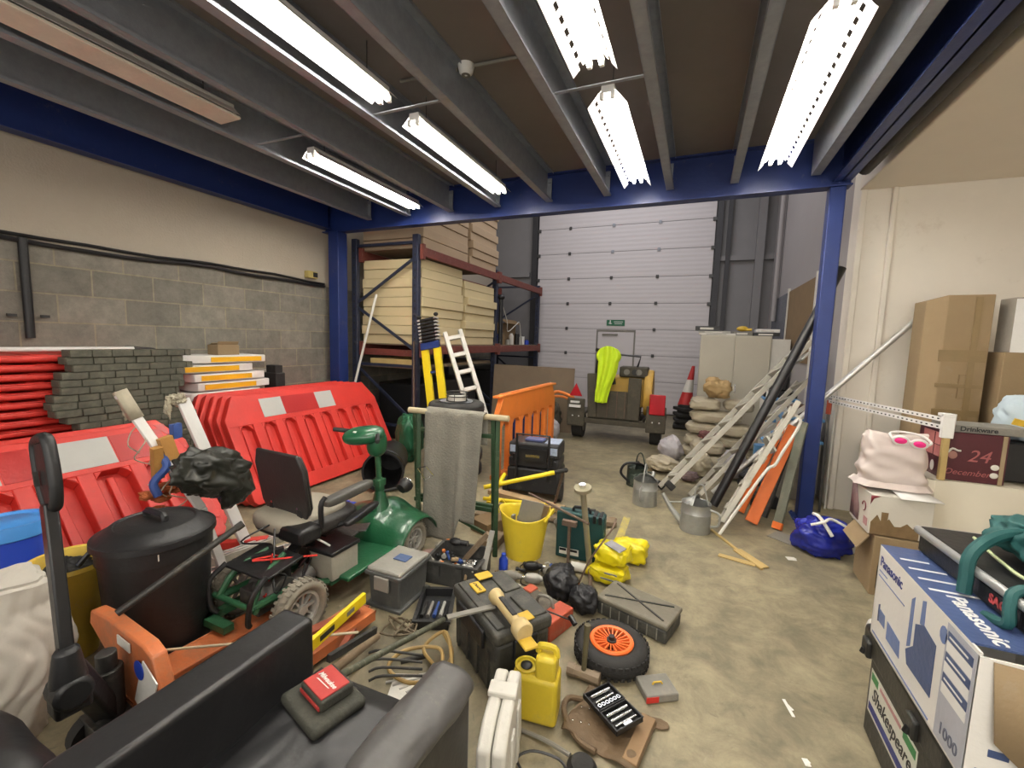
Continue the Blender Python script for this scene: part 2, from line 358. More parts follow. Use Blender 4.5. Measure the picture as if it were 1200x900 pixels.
# joists: galvanised C sections, each with a cleat
JX = [-4.25, -3.96, -3.36, -2.76, -2.16, -1.56, -.95, -.36, .25, .80]
JX = [-3.96, -3.36, -2.76, -2.16, -1.56, -.95, -.36, .25, .80]
jn = ['leftmost mezzanine joist', 'second mezzanine joist from the left', 'third mezzanine joist from the left', 'fourth mezzanine joist from the left', 'fifth mezzanine joist from the left, left of the smoke detector',
      'sixth mezzanine joist from the left, right of the smoke detector', 'seventh mezzanine joist from the left, just right of the middle twin light', 'eighth mezzanine joist from the left, just left of the rightmost light', 'rightmost mezzanine joist, just right of the rightmost light']
for i, x in enumerate(JX):
    t = T('ceiling_joist', 'galvanised steel C-section, ' + jn[i], 'joist', (x, 0, 0), group='galvanised joists under the mezzanine deck')
    s = -1 if i in (7,) else 1
    b = MB(); b.bx(-.002, .002, -2, 4.49, 3.0, 3.30); 
    for z in (3.0, 3.296): b.bx(0 if s > 0 else -.065, .065 if s > 0 else 0, -2, 4.49, z, z+.004)
    b.bx(s*.063, s*.067, -2, 4.49, 3.0, 3.018); b.bx(s*.063, s*.067, -2, 4.49, 3.282, 3.30)
    b.build('channel', 'galv', t, smooth=False)
    b = MB(); b.bx(min(0, s*.05), max(0, s*.05), 4.49, 4.50, 3.02, 3.24)
    for z in (3.05, 3.2): b.cyl((s*.03, 4.47, z), (s*.03, 4.495, z), .012, n=6)
    b.build('cleat', 'galv', t, smooth=False)
# ---- fluorescent fittings
mat('tube_glow', (1., .955, .88), .3, emit=TUBE, bump=0, var=0)
mat('tube_off', (.8,.8,.78), .3)
mat('reflector', (.85,.83,.78), .35, var=.05, bump=0)
def fitting(x, y0, y1, lab, lit=True, slots=False, z=3.06, sgn=0):
    t = T('fluorescent_light', lab, 'ceiling light', (x, (y0+y1)/2, z), group='fluorescent battens under the mezzanine'); L = (y1-y0); h = L/2
    b = MB(); b.bx(-.04, .04, -h, h, .0, .05); b.build('batten', 'white_clean', t, bev=.004)
    b = MB(); 
    for s in (-1, 1):
        if slots:
            n = int(L/.085)
            for q in range(n):
                ya = -h + q*L/n; yb = ya + L/n
                b.bar((s*.035, ya, .02), (s*.055, ya, .0), .001, .001)
                # strip with a slot: outer + inner + bridge
                for (u0, u1, a0, a1) in ((0, .42, ya, yb), (.6, 1, ya, yb), (.42, .6, ya, ya+(yb-ya)*.42)):
                    p0 = Vector((s*(.035+.085*u0), 0, .025-.10*u0)); p1 = Vector((s*(.035+.085*u1), 0, .025-.10*u1))
                    b.add([(p0.x, a0, p0.z), (p1.x, a0, p1.z), (p1.x, a1, p1.z), (p0.x, a1, p0.z)], [(0, 1, 2, 3)])
        else:
            b.add([(s*.035, -h, .03), (s*.10, -h, -.03), (s*.10, h, -.03), (s*.035, h, .03)], [(0, 1, 2, 3)])
    b.build('reflector', 'reflector', t, solid=.0015, smooth=False)
    for s in (-1, 1):
        MB().cyl((s*.033, -h+.02, -.025), (s*.033, h-.02, -.025), .014, n=10).build('tube', 'tube_glow' if lit else 'tube_off', t)
        b = MB(); 
        for e in (-1, 1): b.bx(s*.033-.012, s*.033+.012, e*h-.012, e*h+.012, -.04, .0)
        b.build('lamp_holder', 'white_clean', t)
    b = MB()
    for e in (-.8, .8): b.cyl((0, e*h, .05), (0, e*h, .235), .003, n=6)
    b.build('hanger', 'dark_metal', t); return t
mat('batten_cream', (.72,.65,.55), .5)
fitting(.49, 2.4, 4.2, 'lit twin-tube fluorescent fitting with slotted reflector, rightmost under the mezzanine', slots=True)
fitting(-.60, 2.78, 4.28, 'lit twin-tube fluorescent fitting with slotted reflector, middle of the ceiling', slots=True)
fitting(-.60, .95, 2.45, 'lit fluorescent fitting whose end just shows at the top edge, above the middle twin light', slots=True)
fitting(-1.93, 2.66, 4.16, 'lit fluorescent fitting nearer the blue beam, left of the smoke detector')
fitting(-1.93, .75, 2.35, 'lit fluorescent fitting at the top edge, left of the smoke detector')
fitting(-3.1, 2.83, 4.33, 'lit fluorescent fitting farthest left, close to the pallet rack')
t = fitting(-3.1, .35, 2.15, 'unlit cream fluorescent fitting at the upper left corner', lit=False)
MB().bx(-.105, .105, -.9, .9, -.058, -.04).build('cream_cover', 'batten_cream', t, bev=.004)
fitting(.49, .3, 2.1, 'lit twin-tube fitting added out of view for its light, in line with the rightmost', slots=True)  # unseen fitting beyond the top edge, added to supply light
# steel tie straps across the bays
for (xa, xb, y, l) in ((-.95, -.36, 2.62, 'thin steel strap bridging two joists above the middle twin light'), (-2.16, -1.56, 2.45, 'thin steel strap bridging two joists between the two left-hand lit lights'), (-3.36, -2.76, 2.5, 'thin dark strap bridging two joists beside the leftmost light')):
    tag(MB().bx(xa, xb, y-.012, y+.012, 3.02, 3.026).build('bridging_strap', 'galv'), l, 'strap')
# smoke detector on the deck soffit
c = P(546, 88, 3.24); t = T('smoke_detector', 'round white smoke detector on the underside of the mezzanine deck', 'smoke detector', (c.x, c.y, 3.3))
MB().lathe([(0, -.06), (.03, -.06), (.045, -.045), (.05, -.025), (.055, 0), (0, 0)], 24).build('body', 'white_clean', t)
MB().lathe([(.012, -.064), (.028, -.064), (.028, -.058), (.012, -.058), (.012, -.064)], 20).build('sensor_ring', 'dusty_grey', t)
tag(MB().cyl((c.x-.5, c.y-.02, 3.285), (c.x-.06, c.y, 3.285), .011).cyl((c.x+.06, c.y, 3.285), (c.x+.5, c.y+.03, 3.285), .011).build('conduit', 'dusty_grey'), 'thin grey conduit running into the smoke detector', 'conduit')
# ---- sectional overhead door with a wicket door
YD = YF-.06
dx0, dx1, dz1 = PY(637, 391, YD).x, PY(838, 330, YD).x, 5.0
dx0 = -3.58; dx1 = .20
t = T('door_1', None, None, ((dx0+dx1)/2, YD, 0)); S(t)
zl = [0] + [PY(636, y, YD).z for y in (384.2, 355.5, 327, 298, 270.5)]
pitch = (zl[5]-zl[1])/4; z0 = zl[1]
lv = [z0 + pitch*k for k in range(-4, 8)]
lv = [0.02] + [z for z in lv if z > .3 and z < 5.6]
for k in range(len(lv)-1):
    b = MB(); W = (dx1-dx0)/2
    za, zb = lv[k]+.006, lv[k+1]-.006; n = 12; vs = []; fs = []
    prof = []
    for q in range(n+1):
        z = za+(zb-za)*q/n; prof += [(-.02-(.0025 if q % 2 else 0), z)]
    for (y, z) in prof: vs += [(-W, y, z), (W, y, z)]
    fs = [(2*q, 2*q+1, 2*q+3, 2*q+2) for q in range(n)]
    b.add(vs, fs); b.bx(-W, W, -.019, .02, za, zb); b.build('door_panel', 'door_skin', t, smooth=False)
mat('hinge_dark', (.08,.08,.08), .5, metal=.5); mat('seam_dark', (.26,.25,.26), .8)
MB().bx(-W, W, -.012, .015, 0.02, 5.5).build('door_core', 'seam_dark', t, smooth=False)
for (hx, d) in ((668, 0), (718, 1), (772, 1)):
    X = PY(hx, 300, YD).x-(dx0+dx1)/2
    for k in range(1, len(lv)-1):
        if lv[k] < 1.9 and hx == 718: continue
        b = MB(); b.bx(X-.03, X+.03, -.04, -.022, lv[k]-.035, lv[k]+.035); b.cyl((X-.035, -.042, lv[k]), (X+.035, -.042, lv[k]), .008, n=8)
        b.build('door_hinge', 'galv' if (lv[k] > 3 and d) else 'hinge_dark', t, bev=.003)
b = MB(); b.bx(-W-.16, -W-.02, -.05, .05, 0, 5.6); b.build('door_track', 'door_track', t); b = MB(); b.bx(W+.02, W+.13, -.06, .05, 0, 5.6); b.build('door_track', 'door_track', t)
for k in range(1, len(lv)):
    for s in (-1, 1): MB().box((s*(W-.01), -.035, lv[k]-.02), (.09, .03, .07)).build('roller_bracket', 'hinge_dark', t, bev=.004)
# wicket door
wx0, wx1 = PY(699, 430, YD).x-(dx0+dx1)/2, PY(741, 430, YD).x-(dx0+dx1)/2; wz = PY(720, 388, YD).z
b = MB(); b.bx(wx0-.03, wx0, -.04, -.02, .15, wz); b.bx(wx1, wx1+.03, -.04, -.02, .15, wz); b.bx(wx0-.03, wx1+.03, -.04, -.02, wz-.01, wz+.03); b.build('wicket_frame', 'dusty_grey', t, bev=.003)
MB().bx(wx0+.01, wx1-.01, -.034, -.021, .17, wz-.03).build('wicket_leaf', 'door_skin', t, bev=.002)
b = MB(); b.bx(wx0+.1, wx0+.45, -.06, -.034, wz-.10, wz-.06); b.build('door_closer', 'dusty_grey', t, bev=.004)
c = PY(721.5, 378.3, YD-.03); t = T('exit_sign', 'small green safety sign above the wicket door', 'sign', (c.x, YD-.031, c.z)); mat('sign_green', (.01,.13,.06), .5, var=.05)
MB().bx(-.2, .2, -.004, .004, -.065, .065).build('plate', 'sign_green', t)
b = MB(); b.box((-.12, -.006, 0), (.02, .002, .07)); b.ball((-.12, -.006, .045), (.025, .003, .025), 8, 6); b.box((-.105, -.006, -.01), (.05, .002, .012), (0, .6, 0)); b.box((-.14, -.006, -.005), (.035, .002, .012), (0, -.6, 0)); b.build('running_figure', 'white_clean', t)
b = MB(); b.box((.06, -.006, .02), (.2, .002, .012)); b.box((.06, -.006, -.02), (.17, .002, .012)); b.build('lettering', 'white_clean', t)
# structure either side of the big door: posts and rails
b = MB(); b.bx(.42, .50, YF-.1, YF, 0, 6); b.build('trim_4', 'door_track')['kind'] = 'structure'
b = MB(); b.bx(.33, 1.28, YF-.07, YF, 3.25, 3.35); b.bx(-4.7, -3.8, YF-.07, YF, 3.05, 3.15); b.build('trim_5', 'cladding')['kind'] = 'structure'
b = MB(); 
for x in (.95, ): b.bx(x, x+.14, YF-.16, YF, 0, 6)
b.build('trim_6', 'cladding')['kind'] = 'structure'
c0 = PX(883, 330, XR-.05); 
tag(MB().cyl((XR-.06, 8.9, 2.0), (XR-.06, 8.9, 4.6), .04).build('downpipe', 'paint_grey'), 'grey vertical pipe in the far right corner of the unit', 'pipe')
# boarded opening in the far right wall
a0 = PX(903, 350, XR); a1 = PX(950, 328, XR)
t = T('boarded_hatch', 'brown board and dark pane in the far right wall above the cupboard', 'hatch', (XR, 6.6, 0))
ya, yb = PX(951, 400, XR-.01).y, PX(920, 400, XR-.01).y; yc = PX(902, 400, XR-.01).y
zt = PX(951, 328, XR).z
MB().bx(-.012, -.002, ya-6.6, yb-6.6, 1.35, zt).build('board', 'cardboard_dark', t); MB().bx(-.010, -.002, yb-6.6+.02, yc-6.6, 1.35, zt).build('pane', mat('dark_pane', (.12,.13,.16), .25), t)
b = MB(); b.bx(-.03, 0, ya-6.6-.06, ya-6.6, 0, zt+.05); b.bx(-.03, 0, yb-6.6-.0, yb-6.6+.02, 1.3, zt+.05); b.build('frame', 'white_plastic', t)
# cable run and socket on the left wall
b = MB(); z = 2.2
pts = [Vector((XL+.02, y, z+.012*sin(y*2.3)+.006*sin(y*7))) for y in [i*.25-1.5 for i in range(25)]]
t = T('cable_run', 'pair of black cables clipped along the left wall above the grey blocks', 'cable', (0, 0, 0))
MB().tube([p+Vector((0, 0, .03)) for p in pts], .014).build('cable', 'black_plastic', t)
MB().tube([p+Vector((0.005, 0, -.012-.01*sin(i))) for i, p in enumerate(pts)], .018).build('cable', 'black_plastic', t)
MB().cyl((XL+.03, 1.62, 2.2), (XL+.03, 1.62, 1.45), .028).build('conduit_drop', 'black_plastic', t)
b = MB(); 
for y in (1.62-.09, 1.62+.0, 1.62+.09): b.box((XL+.03, y, 1.62), (.02, .05, .02))
b.build('clip', 'black_plastic', t)
c = PX(365, 322, XL+.04); t = T('wall_socket', 'small yellow-fronted electrical box on the left wall above the cables', 'socket', (XL, c.y, c.z))
MB().bx(0, .07, -.08, .08, -.045, .045).build('box', mat('socket_cream', (.45,.36,.12), .5), t, bev=.008); MB().bx(.07, .078, .0, .07, -.03, .03).build('switch_plate', 'black_plastic', t, bev=.003)
# worn yellow floor line
mat('line_yellow', (.50,.40,.08), .7, var=.3, dust=.8, dustc=(.27,.24,.17))
a = P(735, 606); c = P(724, 636); b = MB(); d = (a-c).normalized(); n = Vector((-d.y, d.x, 0))*.03
b.add([a+n, a-n, c-n, c+n], [(0, 1, 2, 3)]); [setattr(v, 'z', .001) for v in b.v]; b.build('trim_7', 'line_yellow')['kind'] = 'structure'
# ================================================================== LEFT SIDE
ORD = ['topmost', 'second', 'third', 'fourth', 'fifth', 'sixth', 'seventh', 'eighth', 'ninth', 'tenth', 'eleventh', 'twelfth', 'thirteenth', 'fourteenth', 'fifteenth', 'sixteenth', 'seventeenth', 'eighteenth', 'nineteenth', 'twentieth', 'twenty-first', 'twenty-second', 'twenty-third', 'twenty-fourth', 'twenty-fifth', 'twenty-sixth', 'twenty-seventh', 'twenty-eighth']
mat('reflect_grey', (.50,.50,.47), .35, var=.1); mat('reflect_red', (.42,.02,.018), .3, var=.1)
def barrier(mname, nslot=8, L=2.0, H=1.0, th=.06, through=False, panels=(), name='red_road_barrier'):
    """plastic road barrier; front faces -Y, base at z=0, centred in x"""
    t = bpy.data.objects.new(name, None); COL.objects.link(t); t.empty_display_size = .05
    h = L/2; b = MB(); out = [(-h+.03, 0), (h-.03, 0), (h, .04), (h, H-.22), (h-.13, H), (-h+.13, H), (-h, H-.22), (-h, .04)]
    z0, z1 = .14, H-.30
    if not through: b.prism(out, .02, None, (0, th*.40, 0))
    f = th if through else th*.9; y = 0 if through else -th*.05
    b.prism([(-h, z1), (h, z1), (h, H-.22), (h-.13, H), (-h+.13, H), (-h, H-.22)], f, None, (0, y, 0))
    b.prism([(-h+.03, 0), (h-.03, 0), (h, .04), (h, z0), (-h, z0), (-h, .04)], f, None, (0, y, 0))
    ps = (L-.10)/nslot
    for i in range(nslot+1):
        x = -h+.05+i*ps; wv = .085 if 0 < i < nslot else .10; x = max(-h+.05, min(h-.05, x))
        b.box((x, y, (z0+z1)/2), (wv, f, z1-z0+.01))
        if i < nslot:      # chamfered slot corners
            for s, xc in ((1, x+wv/2), (-1, x+ps-wv/2)):
                b.prism([(xc, z1+.001), (xc+s*.045, z1+.001), (xc, z1-.05)] if s > 0 else [(xc, z1+.001), (xc, z1-.05), (xc-.045, z1+.001)], f, None, (0, y, 0))
            if not through: b.prism([(x+ps/2-.03, z0), (x+ps/2+.03, z0), (x+ps/2+.02, z1-.03), (x+ps/2-.02, z1-.03)], th*.35, None, (0, th*.22, 0))
    if through: b.bx(-h, h, -th*.5-.01, th*.5+.01, H-.035, H-.01)
    b.build('body', mname, t, bev=.006)
    for (xa, xb, m) in panels:
        MB().bx(xa, xb, y-f/2-.004, y-f/2+.001, H-.25, H-.06).build('reflective_panel', m, t)
    return t
# stack of red barriers lying flat by the left wall
slab = MB(); slab.bx(-.29, .29, -1.02, 1.02, .004, .052); slab.bx(.24, .315, -1.0, 1.0, .012, .044)
for y in [-.9+.225*i for i in range(9)]: slab.bx(-.25, .27, y-.05, y+.05, .0, .058)
proto = T('red_barrier', 'x', 'barrier', (0, 0, 0), group='red barriers lying flat by the left wall'); slab.build('body', 'red_plastic', proto, bev=.010, seg=3)
NR = 21
slab2 = MB(); slab2.bx(-.18, .19, -1.0, 1.0, .004, .052); slab2.bx(.15, .205, -.98, .98, .012, .044)
proto2 = T('red_barrier', 'red barrier lying flat in the stack under the white boards, bottom one', 'barrier', (-4.53, 3.38, .0002), group='red barriers lying flat under the white boards'); slab2.build('body', 'red_plastic', proto2, bev=.010, seg=3)
for k in range(NR):
    z = 1.355-.0625*(k+1)+.0
    loc = (-4.43+.006*sin(k*2.1), 1.24+.03*sin(k*1.7), z-.0); lab = 'red barrier lying flat in the tall stack by the left wall, %s' % (ORD[k]+(' from the top' if k else ''))
    if k == 0: proto.location = loc; proto['label'] = lab
    else: dup(proto, loc, 0, lab)
tag(MB().cyl((-4.2, .1, 1.385), (-4.18, 2.02, 1.385), .016).build('white_pole', 'white_clean'), 'white pole lying along the top of the tall red barrier stack', 'pole')
tag(MB().tube([(-4.25, 2.0, 1.39), (-4.28, 2.2, 1.375), (-4.38, 2.24, 1.37), (-4.5, 2.2, 1.372)], .014, smooth=4).build('black_strap', 'black_plastic'), 'black strap end lying on top of the red barrier stack', 'strap')
tag(MB().box((-4.16, 1.86, 1.362), (.05, .2, .012)).build('warning_label', 'orange_plastic'), 'small orange and yellow strip on top of the red barrier stack', 'label')
# dark interlocked rubber block strips
mat('strip_dark', (.075,.075,.055), .75, var=.45, scale=9, dust=.45, dustc=(.18,.17,.12))
rs = random.Random(4)
offs = [.03, .0, .04, -.01, -.02, -.02, -.05, -.06, -.05, .0, .05, .05]
for k in range(27):
    z = 1.335-.052*k
    if z < .0: break
    n = 6; b = MB(); Lh = .39 if k not in (1,) else .37; x0 = 0
    b.bx(-.052, .05, -Lh, Lh, .004, .046); y = -Lh
    while y < Lh-.02:
        wv = rs.uniform(.11, .16); y2 = min(y+wv, Lh); b.bx(-.06, .06, y+.002, y2-.002, .0, .050); y = y2
    o = b.build('rubber_block_strip', 'strip_dark', bev=.003, seg=1)
    o.location = (-4.03+rs.uniform(-.012, .012), 1.90+(offs[k] if k < 12 else .03)*1.2, z); 
    tag(o, 'dark grey-green block strip stacked before the red barriers, %s' % (ORD[k]+(' from the top' if k else '')), 'barrier block', 'dark block strips stacked before the red barriers')
# flat stack farther along and the white boards on it
for k in range(13):
    dup(proto2, (-4.53, 3.38+.03*sin(k*2.7), .875-.0625*(k+1)), 0, 'red barrier lying flat in the stack under the white boards, %s' % (ORD[k]+(' from the top' if k else '')))['group'] = 'red barriers lying flat under the white boards'
for o in list(COL.objects):
    if o.get('group') == 'red barriers lying flat under the white boards': pass
mat('stripe_yellow', (.85,.47,.02), .4, var=.06)
for k, (xa, xb, yy) in enumerate(((247, 306, 415), (213, 280, 427), (236, 295, 437), (240, 300, 447), (233, 293, 459))):
    z = 1.315-.088*(k+1)+.0; a = PX(xa, yy, -4.32).y; c = PX(xb, yy, -4.32).y
    t = T('white_board', 'white plastic board with a yellow stripe on the red stack, %s' % (ORD[k]+(' of the five' if k else ' of the five')), 'board', (-4.52, (a+c)/2, z), group='white boards with yellow stripes'); L = (c-a)/2
    sh = (-.10, .05, .05, .06, .02)[k]
    b = MB(); pts = [(-L-.12+sh, -.19), (L+.10+sh, -.19), (L+.14+sh, -.14), (L+.12+sh, .17), (L+.05, .20), (-L-.06, .20), (-L-.16+sh, .10)]
    vs = [(q[1], q[0], 0.002) for q in pts] + [(q[1], q[0], .078) for q in pts]; n = len(pts)
    b.add(vs, [tuple(range(n)), tuple(range(2*n-1, n-1, -1))]+[((i+1) % n, i, n+i, n+(i+1) % n) for i in range(n)])
    b.build('body', 'white_clean', t, bev=.008); MB().bx(.199, .204, -L, L, .014, .062).build('stripe', 'stripe_yellow', t)
c = PX(264, 401, -4.42); t = T('cardboard_box', 'small brown cardboard box on top of the white boards', 'box', (-4.45, c.y, 1.306)); MB().bx(-.08, .08, -.11, .11, 0, .10).build('carton', 'cardboard', t, bev=.003)
b = MB(); b.box((-.04, -.0, .105), (.06, .21, .004), (0, -.5, 0)); b.box((.07, 0, .115), (.004, .21, .05), (0, .5, 0)); b.build('flap', 'cardboard', t)
c = PX(316, 438, -4.35); tag(MB().box((-4.45, c.y+.14, .985), (.2, .12, .21)).box((-4.45, c.y+.14, 1.13), (.15, .10, .09)).build('black_foot_block', 'black_rubber', bev=.01), 'black rubber foot block standing at the right end of the white boards', 'block')
# leaning nested barriers (second group)
r2 = barrier('red_plastic', 8, 1.95, 1.03, .068, panels=((-.60, -.36, 'reflect_grey'), (-.36, .06, 'reflect_red'), (.06, .30, 'reflect_grey')))
tag(r2, 'bright red slotted barrier leaning in front of its nested stack, behind the scooter', 'barrier', 'red barriers nested and leaning beside the rack')
r2.location = (-3.47, 3.46, .018); r2.rotation_euler = (-rad(27), 0, pi/2)
for k in range(1, 5):
    d = dup(r2, (-3.47-.085*k, 3.46-.02*k, .018), label='red barrier nested behind the front leaning one, %s back from it' % ['', 'first', 'second', 'third', 'fourth', 'fifth', 'sixth'][k])
# front leaning barrier at the far left
r1 = barrier('red_plastic', 7, 2.05, 1.0, .11, panels=((-.98, -.62, 'reflect_grey'), (-.62, -.36, 'reflect_red'), (-.36, -.34, 'reflect_red'), (-.16, .18, 'reflect_red')))
for ch in list(r1.children):
    if ch.name.startswith('reflective'): bpy.data.objects.remove(ch)
tag(r1, 'large red slotted barrier leaning at the far left behind the black dustbin', 'barrier'); r1.location = (-3.13, .99, .037); r1.rotation_euler = (-rad(40), 0, pi/2)
for (ya, yb, m) in ((1.22-.99, 1.60-.99, 'reflect_grey'), (.84-.99, 1.06-.99, 'reflect_grey'), (1.07-.99, 1.21-.99, 'reflect_red'), (1.61-.99, 1.92-.99, 'reflect_red')):
    MB().bx(ya, yb, -.0585, -.0545, .74, .95).build('reflective_panel', m, r1)
r1b = dup(r1, (-3.285, 1.10, .037), label='red barrier leaning directly behind the one at the far left')
# white aluminium stand legs
t = T('aluminium_stand', 'white aluminium A-frame leg stand leaning behind the dustbin with string and torn wrapping', 'stand', (0, 0, 0))
A1 = PY(136, 462, 1.62); B1 = P(268, 655, .02); A2 = PY(216, 470, 1.95); B2 = P(288, 636, .03)
A1 = PX(140, 462, -3.02); B1 = PX(236, 596, -2.75); 
A2 = PX(214, 468, -3.1); 
MB().bar(A1, B1, .05, .03, (1, 0, 0)).build('leg', 'white_clean', t, bev=.003); MB().bar(A2, B2, .075, .03, (1, 0, 0)).build('leg', 'white_clean', t, bev=.004)
MB().bar(B1, P(262, 668, .02), .05, .03, (1, 0, 0)).build('leg', 'white_clean', t, bev=.003)
MB().bar(B2+Vector((-.12, -.1, .0)), B2+Vector((.10, .1, .0)), .06, .05).build('foot', 'red_plastic', t, bev=.005)
mat('wrap_dirty', (.42,.38,.28), .6, var=.4, scale=10)
b = MB(); b.bar(A1+Vector((0, 0, .02)), A1.lerp(B1, .2), .06, .045, (1, 0, 0)); crumple(b, A1+Vector((.0, .03, -.08)), (.06, .05, .16), 3.3, .5); b.build('plastic_wrap', 'wrap_dirty', t)
b = MB(); crumple(b, A2+Vector((-.02, -.03, 0)), (.12, .11, .10), 5.2, .8); crumple(b, A2+Vector((-.02, -.08, -.05)), (.05, .05, .16), 2.2, .8); b.build('plastic_wrap', 'wrap_dirty', t)
rs = random.Random(9); 
for q in range(5):
    p = A1.lerp(B1, .15+.13*q); pts = [p+Vector((rs.uniform(-.03, .05), rs.uniform(-.06, .06), -.06*i)) for i in range(5)]
    MB().tube(pts, .0035, 5, smooth=3).build('string', 'wrap_dirty', t)
MB().bar(A1.lerp(B1, .62), A2.lerp(B2, .42)+Vector((0, 0, -.02)), .006, .006).build('tie', 'wrap_dirty', t)
# tarp over the stand, rags and straps
mat('tarp_black', (.022,.023,.018), .38, var=.5, scale=7, dust=.2, dustc=(.10,.095,.07), bump=.4, bscale=14)
c = PX(262, 556, -2.62)
b = MB(); crumple(b, (c.x-.05, c.y-.04, c.z+.02), (.24, .48, .32), 4.2, .32, 90, 60, 2.6, r=Matrix.Rotation(-.35, 3, 'X')); crumple(b, (c.x-.04, c.y+.08, c.z-.10), (.18, .28, .3), 7.7, .3, 60, 40, 2.4)
tag(b.build('black_tarpaulin', 'tarp_black'), 'crumpled dark tarpaulin bundled over the white stand left of the scooter', 'tarpaulin')
c = PX(188, 582, -2.92); b = MB(); mat('rag_orange', (.42,.11,.03), .8, var=.4, dust=.2)
for i, (dx, dy, dz) in enumerate(((0, 0, 0), (0, .07, .03), (0, -.06, .03), (.02, .02, .06), (-.02, 0, -.09))): crumple(b, c+Vector((dx, dy, dz)), (.12, .10, .055), i*1.3, .4, 18, 12, 2.5)
tag(b.build('orange_rag', 'rag_orange'), 'bundle of dirty orange gloves and straps behind the dustbin lid', 'rag')
c = PX(192, 556, -2.90); c = c+Vector((.05, -.02, 0)); b = MB(); b.tube([c+Vector((-.02, -.02, .16)), c+Vector((-.02, -.0, .12)), c+Vector((.02, .0, .06)), c+Vector((0, -.06, -.02)), c+Vector((.02, -.05, -.1))], .022, 8, smooth=4)
b.box(PX(206, 505, -2.9), (.03, .06, .09), .3); tag(b.build('blue_strap', mat('strap_blue', (.03,.07,.25), .6)), 'blue strap and buckle hanging from the leaning white stand', 'strap')
c = PX(208, 540, -2.82); b = MB(); c = c+Vector((-.05, 0, 0)); b.box(c, (.04, .07, .30), (.25, 0, 0)); b.box(c+Vector((.0, -.08, 0)), (.04, .05, .2), (.1, .2, 0)); tag(b.build('striped_tape', mat('tape_tan', (.40,.20,.05), .6)), 'brown and orange webbing hanging behind the dustbin', 'webbing')
# dustbin
t = T('dustbin', 'round black plastic dustbin with a lid, standing in front of the red barriers', 'bin', (-2.315, 1.165, 0))
MB().lathe([(0, 0), (.185, 0), (.19, .01), (.215, .50), (.222, .50), (.222, .57), (.212, .57), (.18, .02), (0, .02)], 40).build('drum', 'black_plastic', t)
b = MB(); b.lathe([(0, .655), (.09, .652), (.15, .638), (.155, .645), (.17, .643), (.205, .612), (.222, .60), (.236, .60), (.238, .575), (.232, .572), (.228, .59), (.0, .60)], 48); b.build('lid', 'black_plastic', t)
LID = COL.objects[-1]; b = MB(); b.tube([(-.07, 0, .648), (-.06, 0, .68), (.06, 0, .68), (.07, 0, .648)], .016, 8, smooth=3); b.build('lid_handle', 'black_plastic', LID)
MB().bx(.165, .20, -.10, -.04, .53, .56).build('tag_label', 'white_plastic', t)
# thin pipe leaning across the bin
a = P(137, 719, .48); c = P(277, 619, .68); tag(MB().cyl(a, c, .014).tube([c, c+(c-a).normalized()*.03], .017).build('steel_bar', 'dark_metal'), 'dirty steel bar leaning in front of the black dustbin', 'bar')
# blue tub
c = P(-18, 637, .62); t = T('blue_tub', 'round tub with a bright blue lid at the left edge', 'tub', (-2.94, .885, 0)); t.scale = (.82, .82, 1.0)
MB().lathe([(0, 0), (.15, 0), (.165, .56), (0, .56)], 32).build('tub', 'blue_bright', t); MB().lathe([(0, .625), (.10, .625), (.11, .618), (.145, .618), (.155, .628), (.172, .628), (.178, .60), (.176, .565), (.165, .56), (0, .56)], 40).build('lid', 'blue_lid', t)
# white woven rubble bag
mat('woven_white', (.50,.47,.41), .6, var=.2, scale=4, dust=.25, dustc=(.35,.31,.25), bump=.3, bscale=18)
def bagf(u, v):
    a = 2*pi*u; k = 1+.10*sin(3*a+v*3)*.6 + .035*sin(7*a+5*v)+.03*abs(sin(11*a+3*sin(v*9)))+.05*noise.noise(Vector((cos(a)*5, sin(a)*5, v*9)))+.05*noise.noise(Vector((cos(a)*2, sin(a)*2, v*4)))
    r = (.20 + .05*sin(pi*min(1, v*1.2)))*k; r *= 1 if v < .97 else .93
    return Vector((cos(a)*r*1.10, sin(a)*r*.80, .61*v+.015*sin(4*a)*v))
b = MB(); b.sheet(bagf, 160, 60); n = len(b.v); b.v.append(Vector((0, 0, .0))); b.f += [(i+1, i, n) for i in range(160)]; b.v.append(Vector((0, 0, .53))); top = 60*161; b.f += [(top+i, top+i+1, n+1) for i in range(160)]
o = b.build('woven_bag', 'woven_white'); o.location = (-2.34, .55, 0.002); o.rotation_euler = (0, 0, 1.34); tag(o, 'tall white woven rubble bag in the lower left corner', 'bag')
# yellow barrow bowl with black bags in it
c = P(112, 690, .42); t = T('yellow_bowl', 'dirty yellow builder bucket filled with black rubble beside the white bag', 'bucket', (-2.625, .965, 0)); t.scale = (.80, .80, 1.12)
MB().lathe([(0, .0), (.10, .0), (.175, .38), (.198, .40), (.20, .42), (.185, .415), (.165, .37), (.095, .012), (0, .012)], 36).build('tub', mat('yellow_dirty', (.55,.38,.05), .5, dust=.3, var=.3), t)
b = MB(); crumple(b, (0, .0, .33), (.32, .30, .2), 2.5, .3, 24, 16, 3); b.build('rubble', 'black_rubber', t)
MB().tube([(-.02, .12, .40), (.08, .18, .50), (.14, .10, .50), (.15, -.02, .42)], .012, smooth=4).build('handle', 'black_clean', t)
